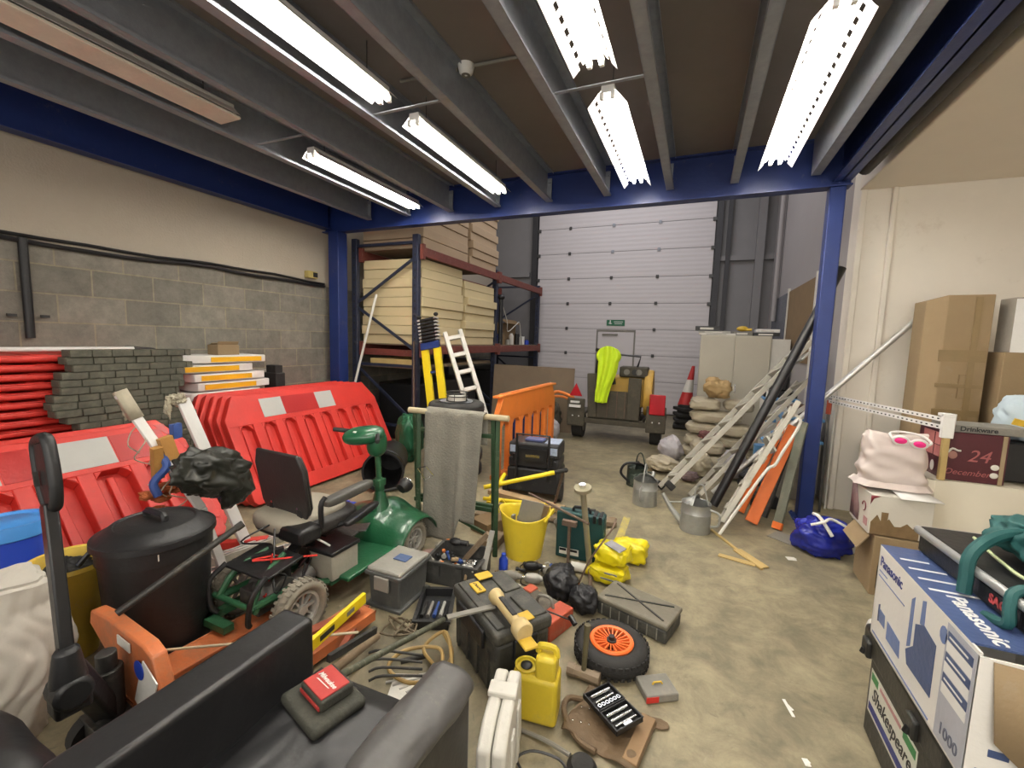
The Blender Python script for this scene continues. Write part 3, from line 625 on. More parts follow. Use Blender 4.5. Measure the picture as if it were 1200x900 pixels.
# ---------------- pallet truck
mat('truck_orange', (.50,.14,.045), .5, var=.35, dust=.5, dustc=(.26,.15,.09))
t = T('pallet_truck', 'orange hand pallet truck with a black upright handle, behind the black armchair', 'pallet truck', (-1.85, .86, 0), -.10)
for s in (-1, 1):
    b = MB(); b.bx(s*.20-.08, s*.20+.08, .0, .90, .06, .085); b.bx(s*.20-.08, s*.20-.07, .0, .90, .03, .085); b.bx(s*.20+.07, s*.20+.08, .0, .90, .03, .085)
    b.prism([(-.08, 0), (.08, 0), (.05, .06), (-.05, .06)], .025, Rm((pi/2, 0, 0)), (s*.20, .90, .072)); b.build('fork', 'truck_orange', t, bev=.004)
    MB().cyl((s*.20-.04, .78, .037), (s*.20+.04, .78, .037), .036).build('fork_roller', 'black_rubber', t)
b = MB(); b.prism([(-.31, .03), (.31, .03), (.31, .18), (.20, .42), (.14, .44), (-.16, .44), (-.31, .42), (-.33, .36), (-.20, .30), (-.29, .18)], .05, None, (0, -.02, 0)); b.bx(-.29, .31, -.045, .07, .06, .18); b.build('front_plate', 'truck_orange', t, bev=.012)
MB().box((.16, -.05, .28), (.11, .004, .20), (0, .42, 0)).build('maker_sticker', 'white_clean', t); MB().lathe([(0, 0), (.035, 0), (.035, .002), (0, .002)], 20, (.125, -.053, .35), (pi/2, 0, 0)).build('round_badge', 'blue_bright', t)
MB().box((0, -.05, .40), (.10, .004, .035)).build('top_sticker', 'white_plastic', t); MB().box((-.20, -.05, .22), (.06, .004, .03), (0, -.45, 0)).build('small_sticker', 'white_plastic', t)
MB().box((.19, -.054, .21), (.07, .003, .03), (0, .42, 0)).build('sticker_print', 'red_plastic', t)
b = MB(); b.cyl((0, -.10, .10), (0, -.10, .34), .045); b.cyl((0, -.10, .34), (0, -.10, .40), .03); b.box((0, -.10, .13), (.16, .12, .06)); b.build('hydraulic_pump', 'dark_metal', t, bev=.003)
for s in (-1, 1): MB().cyl((s*.035, -.12, .08), (s*.085, -.12, .08), .08, n=24).build('steer_wheel', 'black_rubber', t)
hp = [(-.22, -.26, .20), (-.225, -.275, .5), (-.23, -.29, .80), (-.235, -.30, 1.0)]
hb = P(82, 800, .20); Mt = Matrix.Rotation(.10, 3, 'Z'); hb = Mt @ (hb-Vector((-1.85, .86, 0))); ht = PY(57, 596, hb.y+.82); ht = Mt @ (PY(59, 600, .72)-Vector((-1.85, .86, 0)))
hb = Mt @ (PY(80, 790, .62)-Vector((-1.85, .86, 0))); ht = Mt @ (PY(57, 590, .66)-Vector((-1.85, .86, 0))); h2 = Mt @ (PY(53, 519, .68)-Vector((-1.85, .86, 0)))
MB().bar(hb, ht, .05, .035, (0, 1, 0)).build('handle_shaft', 'black_clean', t, bev=.006)
MB().bar(Vector((0, -.10, .16)), hb+Vector((0, 0, .02)), .07, .06).bar(hb+Vector((0, 0, -.12)), hb+Vector((0, 0, -.02)), .09, .08).cyl(hb+Vector((-.0, 0, -.03)), hb+Vector((0, 0, .09)), .048, .03).cyl(hb+Vector((-.05, 0, -.05)), hb+Vector((.05, 0, -.05)), .05).build('handle_yoke', 'black_plastic', t, bev=.012)
b = MB(); mid = (ht+h2)/2; hh = (h2-ht).length/2+.01; Rz = Matrix.Rotation(atan2((h2-ht).x, (h2-ht).z), 3, 'Y')
loop = [(-.03, -hh), (.03, -hh), (.062, -hh*.4), (.066, hh*.4), (.05, hh), (-.045, hh), (-.066, hh*.5), (-.062, -hh*.4)]
b.tube([mid + Rz @ Vector((x, 0, z)) for x, z in loop], .018, 10, smooth=4, closed=True); b.prism([(x*.9, z*.9) for x, z in loop], .022, Rz, mid); b.build('handle_loop', 'black_plastic', t)
MB().bar(mid+Rz @ Vector((-.028, -.02, -hh*.35)), mid+Rz @ Vector((-.028, -.02, hh*.1)), .012, .01).build('release_lever', 'dark_metal', t)
# long timber / orange board by the forks
a = P(300, 760, .11); c = P(455, 742, .12); tag(MB().cyl(P(0+150, 764, .13)+Vector((.02, 0, 0)), P(420, 741, .13), .006).build('thin_cane', mat('cane', (.55,.47,.33), .7)), 'thin pale cane lying across the orange forks', 'cane')
# ---------------- black leather armchair (nearest thing)
mat('leather', (.014,.014,.015), .38, var=.4, scale=5, dust=.10, dustc=(.07,.065,.06), bump=.35, bscale=9)
mat('leather_grey', (.075,.072,.07), .42, var=.35, scale=5, dust=.2, bump=.5, bscale=7)
t = T('leather_armchair', 'black leather armchair facing away, holding the red and dark pouches', 'armchair', (-.88, .60, 0))
b = MB(); b.bx(-.37, -.235, -.22, .40, .04, .605); b.build('arm', 'leather', t, bev=.018, seg=4)
b = MB(); b.bx(.275, .36, -.22, .40, .04, .60); b.build('arm', 'leather', t, bev=.015, seg=4)
def seatf(u, v):
    x = -.235+.51*u; y = -.22+.645*v; e = min(u, 1-u, v, 1-v); z = .405+.022*min(1, e*9)+.012*noise.noise(Vector((x*6, y*6, 2)))+.010*abs(noise.noise(Vector((x*11, y*5, 5))))
    return Vector((x, y, z))
b = MB(); b.sheet(seatf, 44, 50); b.build('seat', 'leather', t, solid=.0); b = MB(); b.bx(-.234, .274, -.22, .42, .22, .408); b.build('seat_base', 'leather', t, bev=.012, seg=3)
MB().bx(-.36, .35, -.34, -.22, .04, .62).build('backrest', 'leather', t, bev=.03, seg=3)
for sx in (-.3, .3):
    for sy in (-.28, .34): MB().cyl((sx, sy, 0), (sx, sy, .05), .02).build('leg', 'black_clean', t)
def padf(u, v):
    y = -.16+.52*v; a = -.3+pi*1.05*u; r = .062+.006*sin(9*v+3*u)+.004*noise.noise(Vector((u*8, v*8, 1)))
    return Vector((.318-.0+cos(a)*r*1.05, y, .617+sin(a)*r*.62))
tag_pad = MB(); tag_pad.sheet(padf, 22, 40); o = tag_pad.build('arm_pad', 'leather_grey', t, solid=.012, label='grey worn padded cover over the right arm')
o = MB(); o.ball((.30, -.10, .61), (.15, .18, .13), 24, 16, (0, 0, 0), .1, 2, 3); o.build('arm_pad', 'leather_grey', t, label='folded grey end of the arm cover')
# round black seat in the corner
c = P(98, 872, .60); t = T('leather_ottoman', 'rounded black leather seat top in the bottom left corner', 'ottoman', (-1.56, .27, 0))
MB().ball((0, 0, .24), (.56, .46, .60), 40, 24, None, .04, 1.5, 2, .55, flat=-.24).build('cushion', 'leather', t)
# ---------------- pouches on the seat
c = P(377, 826, .43); t = T('dark_tool_pouch', 'dusty dark green-black fabric pouch lying on the armchair seat under the red one', 'pouch', (c.x, c.y, .425), -.28)
mat('pouch_dark', (.045,.045,.035), .8, var=.3, dust=.3, dustc=(.12,.115,.08), bump=.4)
MB().bx(-.105, .105, -.08, .09, .0, .035).build('body', 'pouch_dark', t, bev=.016, seg=4); MB().bx(-.09, .09, -.076, .0, .012, .016).build('zip', 'black_clean', t)
t = T('red_tool_pouch', 'small red and black zipped tool pouch lying on the darker pouch', 'pouch', (c.x+.005, c.y+.015, .461), -.28); mat('pouch_red', (.42,.035,.03), .6, var=.15, bump=.2)
MB().bx(-.063, .063, -.05, .055, .0, .034).build('body', 'pouch_dark', t, bev=.008, seg=3); MB().bx(-.055, .055, -.045, .045, .033, .038).build('red_panel', 'pouch_red', t, bev=.006, seg=3); MB().bx(-.06, .055, -.054, -.048, .004, .016).build('front_strip', 'pouch_red', t, bev=.002)
text('Milwaukee', .021, Matrix.Translation((0, .004, .0385)), 'white_clean', 'logo', t, shear=.3, bold=.0004, ext=.0004)
MB().add([(-.035, -.014, .0388), (.03, -.012, .0388), (.034, -.009, .0388), (-.028, -.010, .0388)], [(0, 1, 2, 3)]).build('logo_flash', 'white_clean', t)
# ================================================================== SCOOTER
mat('scooter_green', (.014,.095,.04), .28, var=.2, dust=.1, dustc=(.12,.14,.09), coat=.3)
mat('tyre_grey', (.20,.18,.14), .8, var=.25, dust=.3); mat('seat_vinyl', (.028,.025,.024), .45, dust=.1, var=.3, dustc=(.1,.09,.08)); mat('seat_beige', (.32,.29,.23), .65, var=.2)
mat('motor', (.11,.105,.10), .5, metal=.4, var=.5, dust=.3); mat('armrest', (.07,.068,.06), .5, var=.2, dust=.3, dustc=(.15,.14,.12))
def wheel(name, par, c, R, w, axis=(1,0,0), spokes=9, tm='tyre_grey', rm='galv_dull', hub=.62, knob=False):
    """wheel whose axle is local X"""
    t = bpy.data.objects.new(name, None); COL.objects.link(t); t.parent = par; t.location = c; t.empty_display_size = .02
    Rr = Matrix(((0,0,1),(0,1,0),(-1,0,0)))
    ri = R*hub; prof = []
    for k in range(15):
        a = -pi*.80+2*pi*.80*k/14; prof.append(((R+ri)/2+(R-ri)/2*cos(a)*1.0, sin(a)*w/2))
    prof = [(max(ri, r), z) for r, z in prof]; prof = [(ri, -w*.32)]+prof+[(ri, w*.32)]
    b = MB(); b.lathe(prof, 44, r=Rr); o = b.build('tyre', tm, t)
    b = MB(); n = 30
    for k in range(n):
        a = 2*pi*k/n
        for s in (-1, 1):
            p = Vector((s*w*.22, cos(a+s*.05)*(R-.002), sin(a+s*.05)*(R-.002))); b.box(p, (w*.34, R*.10, .008), Matrix.Rotation(a+pi/2, 3, 'X') @ Matrix.Rotation(s*.5, 3, 'Z') if False else Matrix.Rotation(a-pi/2, 3, 'X'))
    b.build('tread', tm, t)
    b = MB(); b.lathe([(ri, -w*.3), (ri*1.02, -w*.32), (ri*.88, -w*.30), (ri*.84, -w*.1), (ri*.84, w*.1), (ri*.88, w*.30), (ri*1.02, w*.32), (ri, w*.3)], 36, r=Rr)
    for k in range(spokes):
        a = 2*pi*k/spokes; b.bar((0, cos(a)*ri*.2, sin(a)*ri*.2), (0, cos(a)*ri*.88, sin(a)*ri*.88), .012, .02, (1, 0, 0))
    b.cyl((-w*.28, 0, 0), (w*.28, 0, 0), ri*.28); b.build('rim', rm, t); return t
SX, SY = -2.00, 1.50
sc_ = T('mobility_scooter', 'green mobility scooter seen from behind with covers removed and a black swivel seat', 'mobility scooter', (SX, SY, 0), -.02)
for s in (-1, 1): wheel('wheel', sc_, (s*.235, 0, .15), .15, .085)
for s in (-1, 1): wheel('wheel', sc_, (s*.235, .92, .13), .13, .08)
b = MB(); b.cyl((-.2, 0, .15), (.2, 0, .15), .025); b.build('rear_axle', 'dark_metal', sc_)
b = MB()
for s in (-1, 1):
    b.tube([(s*.12, -.18, .22), (s*.12, .1, .20), (s*.16, .3, .14), (s*.17, .75, .14), (s*.1, .95, .17)], .020, 8, smooth=4)
    b.tube([(s*.12, -.18, .22), (s*.10, -.10, .33), (s*.06, .05, .38)], .016, 8, smooth=3)
for y, z in ((-.18, .22), (.1, .20), (.4, .14), (.72, .14)): b.cyl((-.16, y, z), (.16, y, z), .014)
b.bx(-.18, .18, .25, .8, .125, .14); b.bx(-.20, .02, -.25, -.2, .10, .135); b.bx(-.17, -.13, -.25, .1, .10, .135); b.build('chassis', 'green_paint', sc_)
b = MB(); b.cyl((-.10, .02, .20), (.10, .02, .20), .07, n=18); b.box((.0, -.03, .18), (.14, .16, .12)); b.cyl((.05, .0, .15), (.05, .22, .2), .05, n=16); b.ball((.03, -.04, .2), (.16, .14, .14), 14, 10, None, .2); b.build('motor_gearbox', 'motor', sc_, bev=.006)
b = MB(); b.box((.0, -.02, .36), (.32, .22, .014), (.12, 0, 0)); b.build('top_bracket', 'black_plastic', sc_, bev=.004)
b = MB(); 
for s in (-1, 1): MB().tube([(s*.15, -.12, .36), (s*.16, -.2, .30), (s*.14, -.21, .18), (s*.12, -.19, .14)], .013, 8, smooth=4).build('guard_bar', 'black_plastic', sc_)
rs = random.Random(3)
for k in range(7):
    p = Vector((rs.uniform(-.12, .14), rs.uniform(-.12, .2), rs.uniform(.22, .36))); pts = [p+Vector((rs.uniform(-.1, .1), rs.uniform(-.1, .1), rs.uniform(-.08, .1)))*i*.7 for i in range(4)]
    MB().tube(pts, .005, 6, smooth=5).build('cable', 'black_clean' if k % 3 else 'red_plastic', sc_)
b = MB(); b.cyl((-.06, .32, .16), (-.06, .32, .44), .03); b.bar((-.06, .32, .40), (.05, .1, .36), .05, .03); b.cyl((.05, .06, .2), (.05, .06, .36), .03); b.bar((.05, .06, .40), (-.04, -.06, .38), .03, .03); b.build('seat_post', 'black_plastic', sc_)
# batteries
for (x, y, l, n) in ((.10, .34, 'beige battery box with a black lid in front of the seat', 0),):
    MB().bx(x-.09, x+.09, y-.09, y+.11, .15, .30).build('battery', mat('battery_beige', (.36,.34,.28), .55, dust=.2), sc_, bev=.006); MB().bx(x-.10, x+.10, y-.10, y+.12, .30, .325).build('battery_lid', 'black_plastic', sc_, bev=.006)
b = MB(); b.bx(-.12, .0, .28, .50, .15, .29); b.build('battery', 'black_plastic', sc_, bev=.006)
b = MB(); b.box((-.02, .47, .31), (.26, .14, .012), (0, .08, .2)); b.box((.02, .58, .30), (.2, .12, .01), (0, -.1, .5)); b.build('battery_cover', 'seat_vinyl', sc_, bev=.004)
MB().tube([(.12, .30, .33), (.10, .26, .37), (.02, .26, .37), (-.02, .2, .33)], .006, 6, smooth=4).build('white_cable', 'white_clean', sc_)
# seat
st = bpy.data.objects.new('seat', None); COL.objects.link(st); st.parent = sc_; st.location = (-.10, .36, .42); st.rotation_euler = (0, 0, -.04)
b = MB(); b.ball((-.03, -.04, .055), (.42, .46, .12), 32, 18, None, 0, e=.6); b.build('seat_cushion', 'seat_beige', st)
b = MB(); b.ball((-.0, -.02, .03), (.46, .48, .10), 32, 18, None, 0, e=.5, flat=-.05); b.build('seat_shell', 'seat_vinyl', st)
# backrest: rounded trapezoid, leaning back a little
out = []
for (x, z) in ((-.165, .0), (.165, .0), (.20, .06), (.205, .30), (.17, .385), (-.17, .385), (-.205, .30), (-.20, .06)): out.append((x, z))
Rb = Rm((rad(-8)+0, 0, 0)); Rb = Rm((rad(9), 0, 0))
b = MB(); b.prism(out, .02, Rb, (0, -.15, .09)); b.build('backrest_shell', 'seat_vinyl', st, bev=.009, seg=3); b = MB(); b.prism([(x*.95, z*.95+.006) for x, z in out], .03, Rb, (0, -.128, .09)); b.build('backrest_pad', 'seat_vinyl', st, bev=.02, seg=3)
MB().bx(-.14, -.10, -.17, -.10, .0, .14).build('hinge_bracket', 'black_clean', st, bev=.004); MB().bx(.10, .14, -.17, -.10, .0, .14).build('hinge_bracket', 'black_clean', st, bev=.004)
for q in ((-.11, .06), (.11, .06), (-.02, .10)): MB().cyl((q[0], -.175, .09+q[1]), (q[0], -.155, .09+q[1]), .007, n=8).build('rivet', 'chrome', st)
# right armrest swung back-horizontal, second one lower
b = MB(); b.box((.15, -.19, .035), (.20, .14, .09)); b.build('side_cover', 'black_clean', st, bev=.02); b = MB(); b.tube([(.24, -.12, .05), (.25, -.13, .18), (.25, -.10, .22)], .015, 8, smooth=3); b.build('arm_post', 'black_plastic', st)
b = MB(); b.ball((.26, .06, .20), (.075, .36, .055), 20, 12, (rad(4), 0, 0), 0, e=.5); b.build('armrest', 'armrest', st)
b = MB(); b.ball((.28, .14, .05), (.06, .30, .045), 20, 12, (rad(6), 0, .12), 0, e=.6); b.tube([(.2, .0, .0), (.27, .04, .03)], .014); b.build('armrest', 'black_plastic', st)
b = MB(); b.tube([(-.2, -.08, .02), (-.235, -.10, -.03)], .015); b.cyl((-.24, -.12, -.05), (-.2, -.12, -.05), .022); b.build('adjust_knob', 'black_clean', st)
# front fairing: fender shell over both front wheels with nose, tiller
def fend(u, v):
    a = pi*(-.08+1.0*v); x = -.30+.60*u; cx = abs(x)/.30
    r = .205 - .02*cx**4 + .055*math.exp(-(x/.10)**2)*sin(max(0, min(pi, a)))
    dz = -.02*cx**3
    return Vector((x, .93-cos(a)*r*1.12, .12+dz+sin(a)*r*(1.0)))
b = MB(); b.sheet(fend, 36, 22); b.build('front_fender', 'scooter_green', sc_, solid=.006)
b = MB(); b.lathe([(.11, .25), (.09, .32), (.06, .37), (.045, .42), (.035, .47), (0, .47)], 28, (0, .86, 0)); b.build('fender_cowl', 'scooter_green', sc_)
b = MB(); b.add([(-.26, .30, .165), (.26, .30, .165), (.26, .76, .165), (-.26, .76, .165), (-.26, .30, .14), (.26, .30, .14), (.26, .76, .14), (-.26, .76, .14)], [(0,1,2,3), (7,6,5,4), (0,4,5,1), (1,5,6,2), (2,6,7,3), (3,7,4,0)]); b.build('footplate', 'scooter_green', sc_, bev=.008)
b = MB(); b.cyl((0, .86, .44), (.0, .83, .82), .020); b.build('tiller_column', 'green_paint', sc_)
b = MB(); b.lathe([(.028, 0), (.034, .02), (.034, .07), (.028, .10)], 16, (0, .855, .46), (.06, .0, 0)); b.bx(-.03, .03, .82, .89, .50, .55); b.build('tiller_joint', 'green_paint', sc_, bev=.006)
b = MB(); b.ball((0, .83, .81), (.12, .14, .19), 24, 16, (0, 0, 0), 0, e=.8); b.ball((-.06, .77, .87), (.28, .18, .10), 28, 16, (0.25, -.12, .5), 0, e=.8); b.build('tiller_head', 'scooter_green', sc_)
MB().cyl((.045, .80, .87), (.062, .79, .87), .014).build('green_knob', mat('pale_green', (.2,.36,.22), .4), sc_)
for s, l in ((-1, .26), (1, .12)): MB().cyl((s*.05, .78, .885), (s*l, .70, .90 if s < 0 else .86), .015).build('handle_grip', 'black_rubber', sc_)
b = MB(); b.box((-.08, .72, .86), (.03, .02, .09), (.3, 0, 0)); b.build('throttle_lever', 'white_plastic', sc_, bev=.005)
b = MB(); b.lathe([(.0, -.04), (.035, -.03), (.05, .0), (.052, .03), (.045, .035), (0, .03)], 24, (.16, .92, .50), (-1.2, .3, 0)); b.build('headlight', 'black_plastic', sc_); MB().lathe([(0, 0), (.044, 0), (.044, .004), (0, .006)], 24, (.17, .955, .515), (-1.2, .3, 0)).build('headlight_lens', 'chrome', sc_)
MB().cyl((.03, .87, .46), (.14, .92, .49), .010).build('headlight_stalk', 'dark_metal', sc_)
MB().tube([(.30, .89, .66), (.36, .9, .68), (.37, .97, .60), (.31, .96, .56)], .004, 6, closed=True).build('basket_bracket', 'chrome', sc_)
# ---- blue bag on floor beyond the seat, aluminium rails
c = P(590-180, 592, 0.05); b = MB(); crumple(b, P(408, 596, .06), (.34, .18, .12), 1.3, .3, flat=-.055); tag(b.build('blue_plastic_bag', mat('bag_blue', (.02,.06,.42), .3, var=.3), ), 'small bright blue plastic bag on the floor behind the scooter seat', 'bag')
for i, (p, q, l) in enumerate((((253, 672), (372, 632), 'wide silver aluminium rail lying on the floor behind the scooter wheels, nearer one'), ((253, 655), (335, 626), 'narrow silver aluminium rail lying behind the nearer one'), ((385, 634), (470, 600), 'white aluminium rail running under the scooter seat towards the drum'))):
    a = P(*p, .03); d = P(*q, .03); b = MB(); L = (d-a).length; 
    t = T('aluminium_rail', l, 'rail', (a.x, a.y, 0), az(a, d), group='silver rails on the floor'); w_ = .06 if i == 0 else .04
    b.bx(-.1, L, -w_, w_, 0, .012); b.bx(-.1, L, -w_, -w_+.012, 0, .05); b.bx(-.1, L, w_-.012, w_, 0, .05); b.bx(-.1, L, -.012, .012, 0, .05); b.build('profile', 'alu', t, bev=.002)
# ================================================================== RACK
mat('rack_blue', (.022,.028,.055), .5, var=.3, dust=.15); mat('rack_red', (.17,.042,.03), .6, var=.45, scale=10, dust=.2)
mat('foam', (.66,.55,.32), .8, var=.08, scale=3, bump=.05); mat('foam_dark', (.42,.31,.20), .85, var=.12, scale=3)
RX0, RX1 = -4.50, -3.47
ys = (4.86, 7.30, 9.62)
def upright_frame(y, H, lab):
    t = T('rack_frame', lab, 'rack frame', ((RX0+RX1)/2, y, 0), group='blue end frames of the pallet rack'); h = (RX1-RX0)/2
    for s in (-1, 1):
        b = MB(); b.bx(s*h-.045, s*h+.045, -.035, .035, .008, H); b.build('post', 'rack_blue', t, bev=.006)
        b = MB()
        z = .2
        while z < H-.1:
            b.bx(s*h-.012, s*h+.012, -.0375, -.034, z, z+.03); z += .10
        b.build('slots', 'black_clean', t, smooth=False); MB().bx(s*h-.07, s*h+.07, -.06, .06, 0, .01).build('foot_plate', 'rack_blue', t)
    zs = [.25, .98, 1.02, 1.90, 1.98, H-.15]
    for (za, zb, s) in ((.35, 1.12, -1), (1.35, 1.96, -1), (1.98, 2.60, 1)):
        MB().bar((s*-h, -.0, za) if s > 0 else (h, 0, za), (h, 0, zb) if s > 0 else (-h, 0, zb), .035, .025, (0, 1, 0)).build('brace', 'rack_blue', t)
    for z in (.30, 1.14, 2.78): MB().bar((-h, 0, z), (h, 0, z), .035, .05, (0, 1, 0)).build('brace', 'rack_blue', t)
    return t
upright_frame(ys[0], 2.88, 'dark blue end frame of the pallet rack nearest the camera, with diagonal braces')
upright_frame(ys[1], 2.80, 'dark blue frame in the middle of the pallet rack')
upright_frame(ys[2], 2.80, 'dark blue frame at the far end of the rack by the roller door')
for z, mname, lab in ((1.36, 'rack_red', 'lower'), (2.66, 'rack_red', 'upper')):
    for k in (0, 1):
        for s, X in ((1, RX1+.078), (-1, RX0+.078)):
            o = MB().bx(X-.025, X+.025, ys[k]+.03, ys[k+1]-.03, z-.06, z+.06)
            t = T('rack_beam', 'dark red %s beam of the rack, %s bay, %s side' % (lab, ('near', 'far')[k], 'room' if s > 0 else 'wall'), 'rack beam', (0, 0, 0), group='red rack beams')
            o.build('box_section', mname, t, bev=.005)
            b = MB()
            for y in (ys[k]+.03, ys[k+1]-.03): b.bx(X-.03, X+.03, y-.025, y+.025, z-.10, z+.10)
            b.build('end_connector', mname, t, bev=.004)
# cross beam visible at the near end (red, below the boards)
tag(MB().bx(RX0+.05, RX1-.05, ys[0]+.05, ys[0]+.10, 1.27, 1.36).build('cross_beam', 'rack_red', bev=.004), 'dark red cross beam under the near end of the foam boards', 'beam')
tag(MB().bx(RX0+.12, RX1+.03, ys[0]+.06, ys[1]-.06, 1.421, 1.435).build('shelf_board', 'timber_dirty'), 'thin shelf board of the near rack bay, under the cream foam sheets', 'shelf')
tag(MB().bx(RX0+.12, RX1+.03, ys[1]+.06, ys[2]-.06, 1.421, 1.435).build('shelf_board', 'timber_dirty'), 'thin shelf board of the far rack bay, holding cans and boxes', 'shelf')
tag(MB().bx(RX0+.12, RX1+.03, ys[0]+.06, ys[1]-.06, 2.721, 2.735).build('shelf_board', 'timber_dirty'), 'top shelf board of the rack carrying the upper sheets', 'shelf')
# foam board stacks (PIR insulation)
rs = random.Random(12)
def foam(y0, y1, z0, z1, n, nm, grp, mname='foam'):
    h = (z1-z0)/n
    for k in range(n):
        dx = rs.uniform(-.03, .03); dy = rs.uniform(-.03, .03); last = (k == n-1)
        o = MB().bx(RX0+.05, RX1+.03+dx, y0+dy, y1+dy, z0+k*h+.001, z0+(k+1)*h-.003).build('foam_board', mname, bev=.006)
        kk = n-1-k; tag(o, 'cream foam board in the %s, %s' % (nm, ORD[kk]+(' from top' if kk else '')), 'insulation board', grp)
foam(4.94, 6.05, 1.436, 2.60, 9, 'near stack on the middle rack shelf', 'foam boards in the near stack')
foam(6.16, 7.24, 1.436, 2.46, 8, 'second stack on the middle rack shelf', 'foam boards in the second stack')
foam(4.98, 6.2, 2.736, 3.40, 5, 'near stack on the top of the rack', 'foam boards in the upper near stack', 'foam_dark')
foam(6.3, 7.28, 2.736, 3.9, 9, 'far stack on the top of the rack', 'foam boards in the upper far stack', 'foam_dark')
tag(MB().bx(-4.0, -3.55, 4.93, 5.3, .0, .05).build('timber_offcut', 'timber'), 'timber offcut on the floor below the rack', 'timber') if False else None
tag(MB().bx(RX0+.2, RX1-.05, 4.92, 5.0, 1.145, 1.225).bx(RX0+.2, RX0+.28, 5.0, 5.9, 1.145, 1.225).build('pallet_timber', mat('timber_pale', (.46,.33,.13), .75), bev=.004), 'pale timber bearer under the red beam of the rack', 'timber')
tag(MB().bx(RX0+.06, RX1-.05, ys[0]+.06, ys[1]-.05, 1.10, 1.143).build('shelf_board', 'timber_dirty'), 'dark board slung below the red beam of the near bay', 'shelf')
# clutter on far shelf
rs = random.Random(5)
for k in range(9):
    y = 7.5+.2*k; h = rs.uniform(.10, .24); m_ = ['white_plastic', 'blue_paint', 'cardboard_dark', 'galv_dull', 'white_plastic', 'black_plastic', 'galv_dull', 'white_clean', 'blue_bright'][k]
    cname = ['white paint can', 'dark blue can', 'brown carton', 'dull metal tin', 'white jug', 'black canister', 'grey tin', 'small white tub', 'blue pot'][k]
    t = T('tin_can', cname+' on the far shelf of the rack, number of cans from the near end unclear'[:0]+' on the far bay shelf of the rack', 'can', (RX1-.03-rs.uniform(0, .08), y, 1.436))
    MB().lathe([(0, 0), (.05, 0), (.052, .01), (.05, h*.8), (.03 if k in (4, 8) else .05, h*.9), (.025 if k in (4, 8) else .052, h), (0, h)], 18).build('body', m_, t)
    MB().tube([(-.05, 0, h*.8), (0, .0, h*1.25), (.05, 0, h*.8)], .003, 6, smooth=3).build('bail_handle', 'dark_metal', t)
t = T('cardboard_box', 'large open brown carton on the far shelf of the rack', 'box', (-4.0, 8.6, 1.436)); MB().bx(-.25, .25, -.4, .4, 0, .45).build('carton', 'cardboard_dark', t, bev=.006); MB().box((.30, 0, .48), (.16, .78, .008), (0, .6, 0)).build('flap', 'cardboard_dark', t)
MB_ = MB(); MB_.tube([(-3.5, 7.7, 2.2), (-3.48, 7.9, 1.9), (-3.5, 8.0, 1.7), (-3.45, 8.3, 1.85), (-3.5, 8.6, 1.9), (-3.5, 8.7, 1.6)], .008, 6, smooth=5); tag(MB_.build('hanging_cable', 'white_plastic'), 'pale cable hanging over the far shelf of the rack', 'cable')
tag(MB().cyl((-3.4, 7.42, 1.44), (-3.4, 7.42, 2.3), .04).ball((-3.4, 7.42, 2.32), (.14, .14, .1)).build('black_stand', 'black_plastic'), 'tall black stand on the far shelf just beyond the middle frame', 'stand')
# dark junk below the rack
b = MB()
tag(MB().bx(RX0+.1, RX1-.25, 5.2, 7.1, 0, .85).build('dark_crate', 'black_plastic', bev=.03), 'large black crate in the dark under the near rack bay', 'crate')
tag(MB().bx(RX0+.1, RX1-.1, 7.5, 9.4, 0, .95).build('dark_crate', 'black_plastic', bev=.03), 'large black crate in the dark under the far rack bay', 'crate')
mat('tarp_green', (.015,.11,.05), .45, var=.3)
b = MB(); crumple(b, (-3.22, 4.36, .30), (.36, .36, .60), 5.1, .3, flat=-.298); tag(b.build('green_tarpaulin', 'tarp_green'), 'crumpled green tarpaulin on the floor behind the tall green trestle', 'tarpaulin')
# pole leaning on the rack
tag(MB().bar(Vector((-4.385, 4.40, .02)), PY(441, 345, 4.77), .028, .028).build('leaning_batten', 'white_plastic'), 'long pale batten leaning against the blue rack frame', 'batten')
# yellow telescopic ladder and white ladder leaning on rack
def ladder(name, lab, foot, top, W, n, mname, par_w=.06, group=None, rung='alu', side=None, depth=.025, rungw=.03, cut=0.):
    foot = Vector(foot); top = Vector(top); d = (top-foot); L = d.length; zc = d.normalized()
    xc = Vector(side) if side is not None else Vector((0, 0, 1)).cross(zc); xc = (xc - zc*xc.dot(zc)).normalized(); yc = zc.cross(xc)
    t = bpy.data.objects.new(name, None); COL.objects.link(t); M = Matrix((xc, yc, zc)).transposed().to_4x4(); M.translation = foot; t.matrix_world = M
    tag(t, lab, 'ladder', group)
    for s in (-1, 1): MB().box((s*W/2, 0, (L-cut)/2), (depth, par_w, L-cut)).build('stile', mname, t, bev=.003)
    for k in range(n):
        z = L*(k+.6)/n; MB().box((0, 0, z), (W, rungw, rungw)).build('rung', rung, t, bev=.004)
    return t
# positions: on top of the tyres / behind them
f0 = PY(512, 478, 4.60); f1 = PY(501, 372, 4.72); f0 = f0 + (f0-f1).normalized()*.75
mat('yellow_bright', (.82,.62,.01), .45, var=.08)
f0 = PY(513, 478, 4.56); f1 = PY(501, 372, 4.70); f0 = f0+(f0-f1)*.52
t = ladder('step_ladder', 'yellow and black telescopic ladder leaning on the rack above the tyres', f0, f1, .17, 1, 'yellow_bright', .05, side=(1, .1, 0), rung='blue_paint', depth=.09, cut=.40)
L = (f1-f0).length
for k in range(7):
    z = L-.03-.045*k
    MB().box((0, 0, z), (.25, .075, .030)).build('collapsed_rung', 'black_plastic', t, bev=.006)
    for s in (-1, 1): MB().box((s*.115, 0, z), (.035, .09, .022)).build('silver_clip', 'alu', t, bev=.004)
for s in (-1, 1): MB().ball((s*.12, 0, L+.02), (.06, .06, .05)).build('end_cap', 'black_rubber', t)
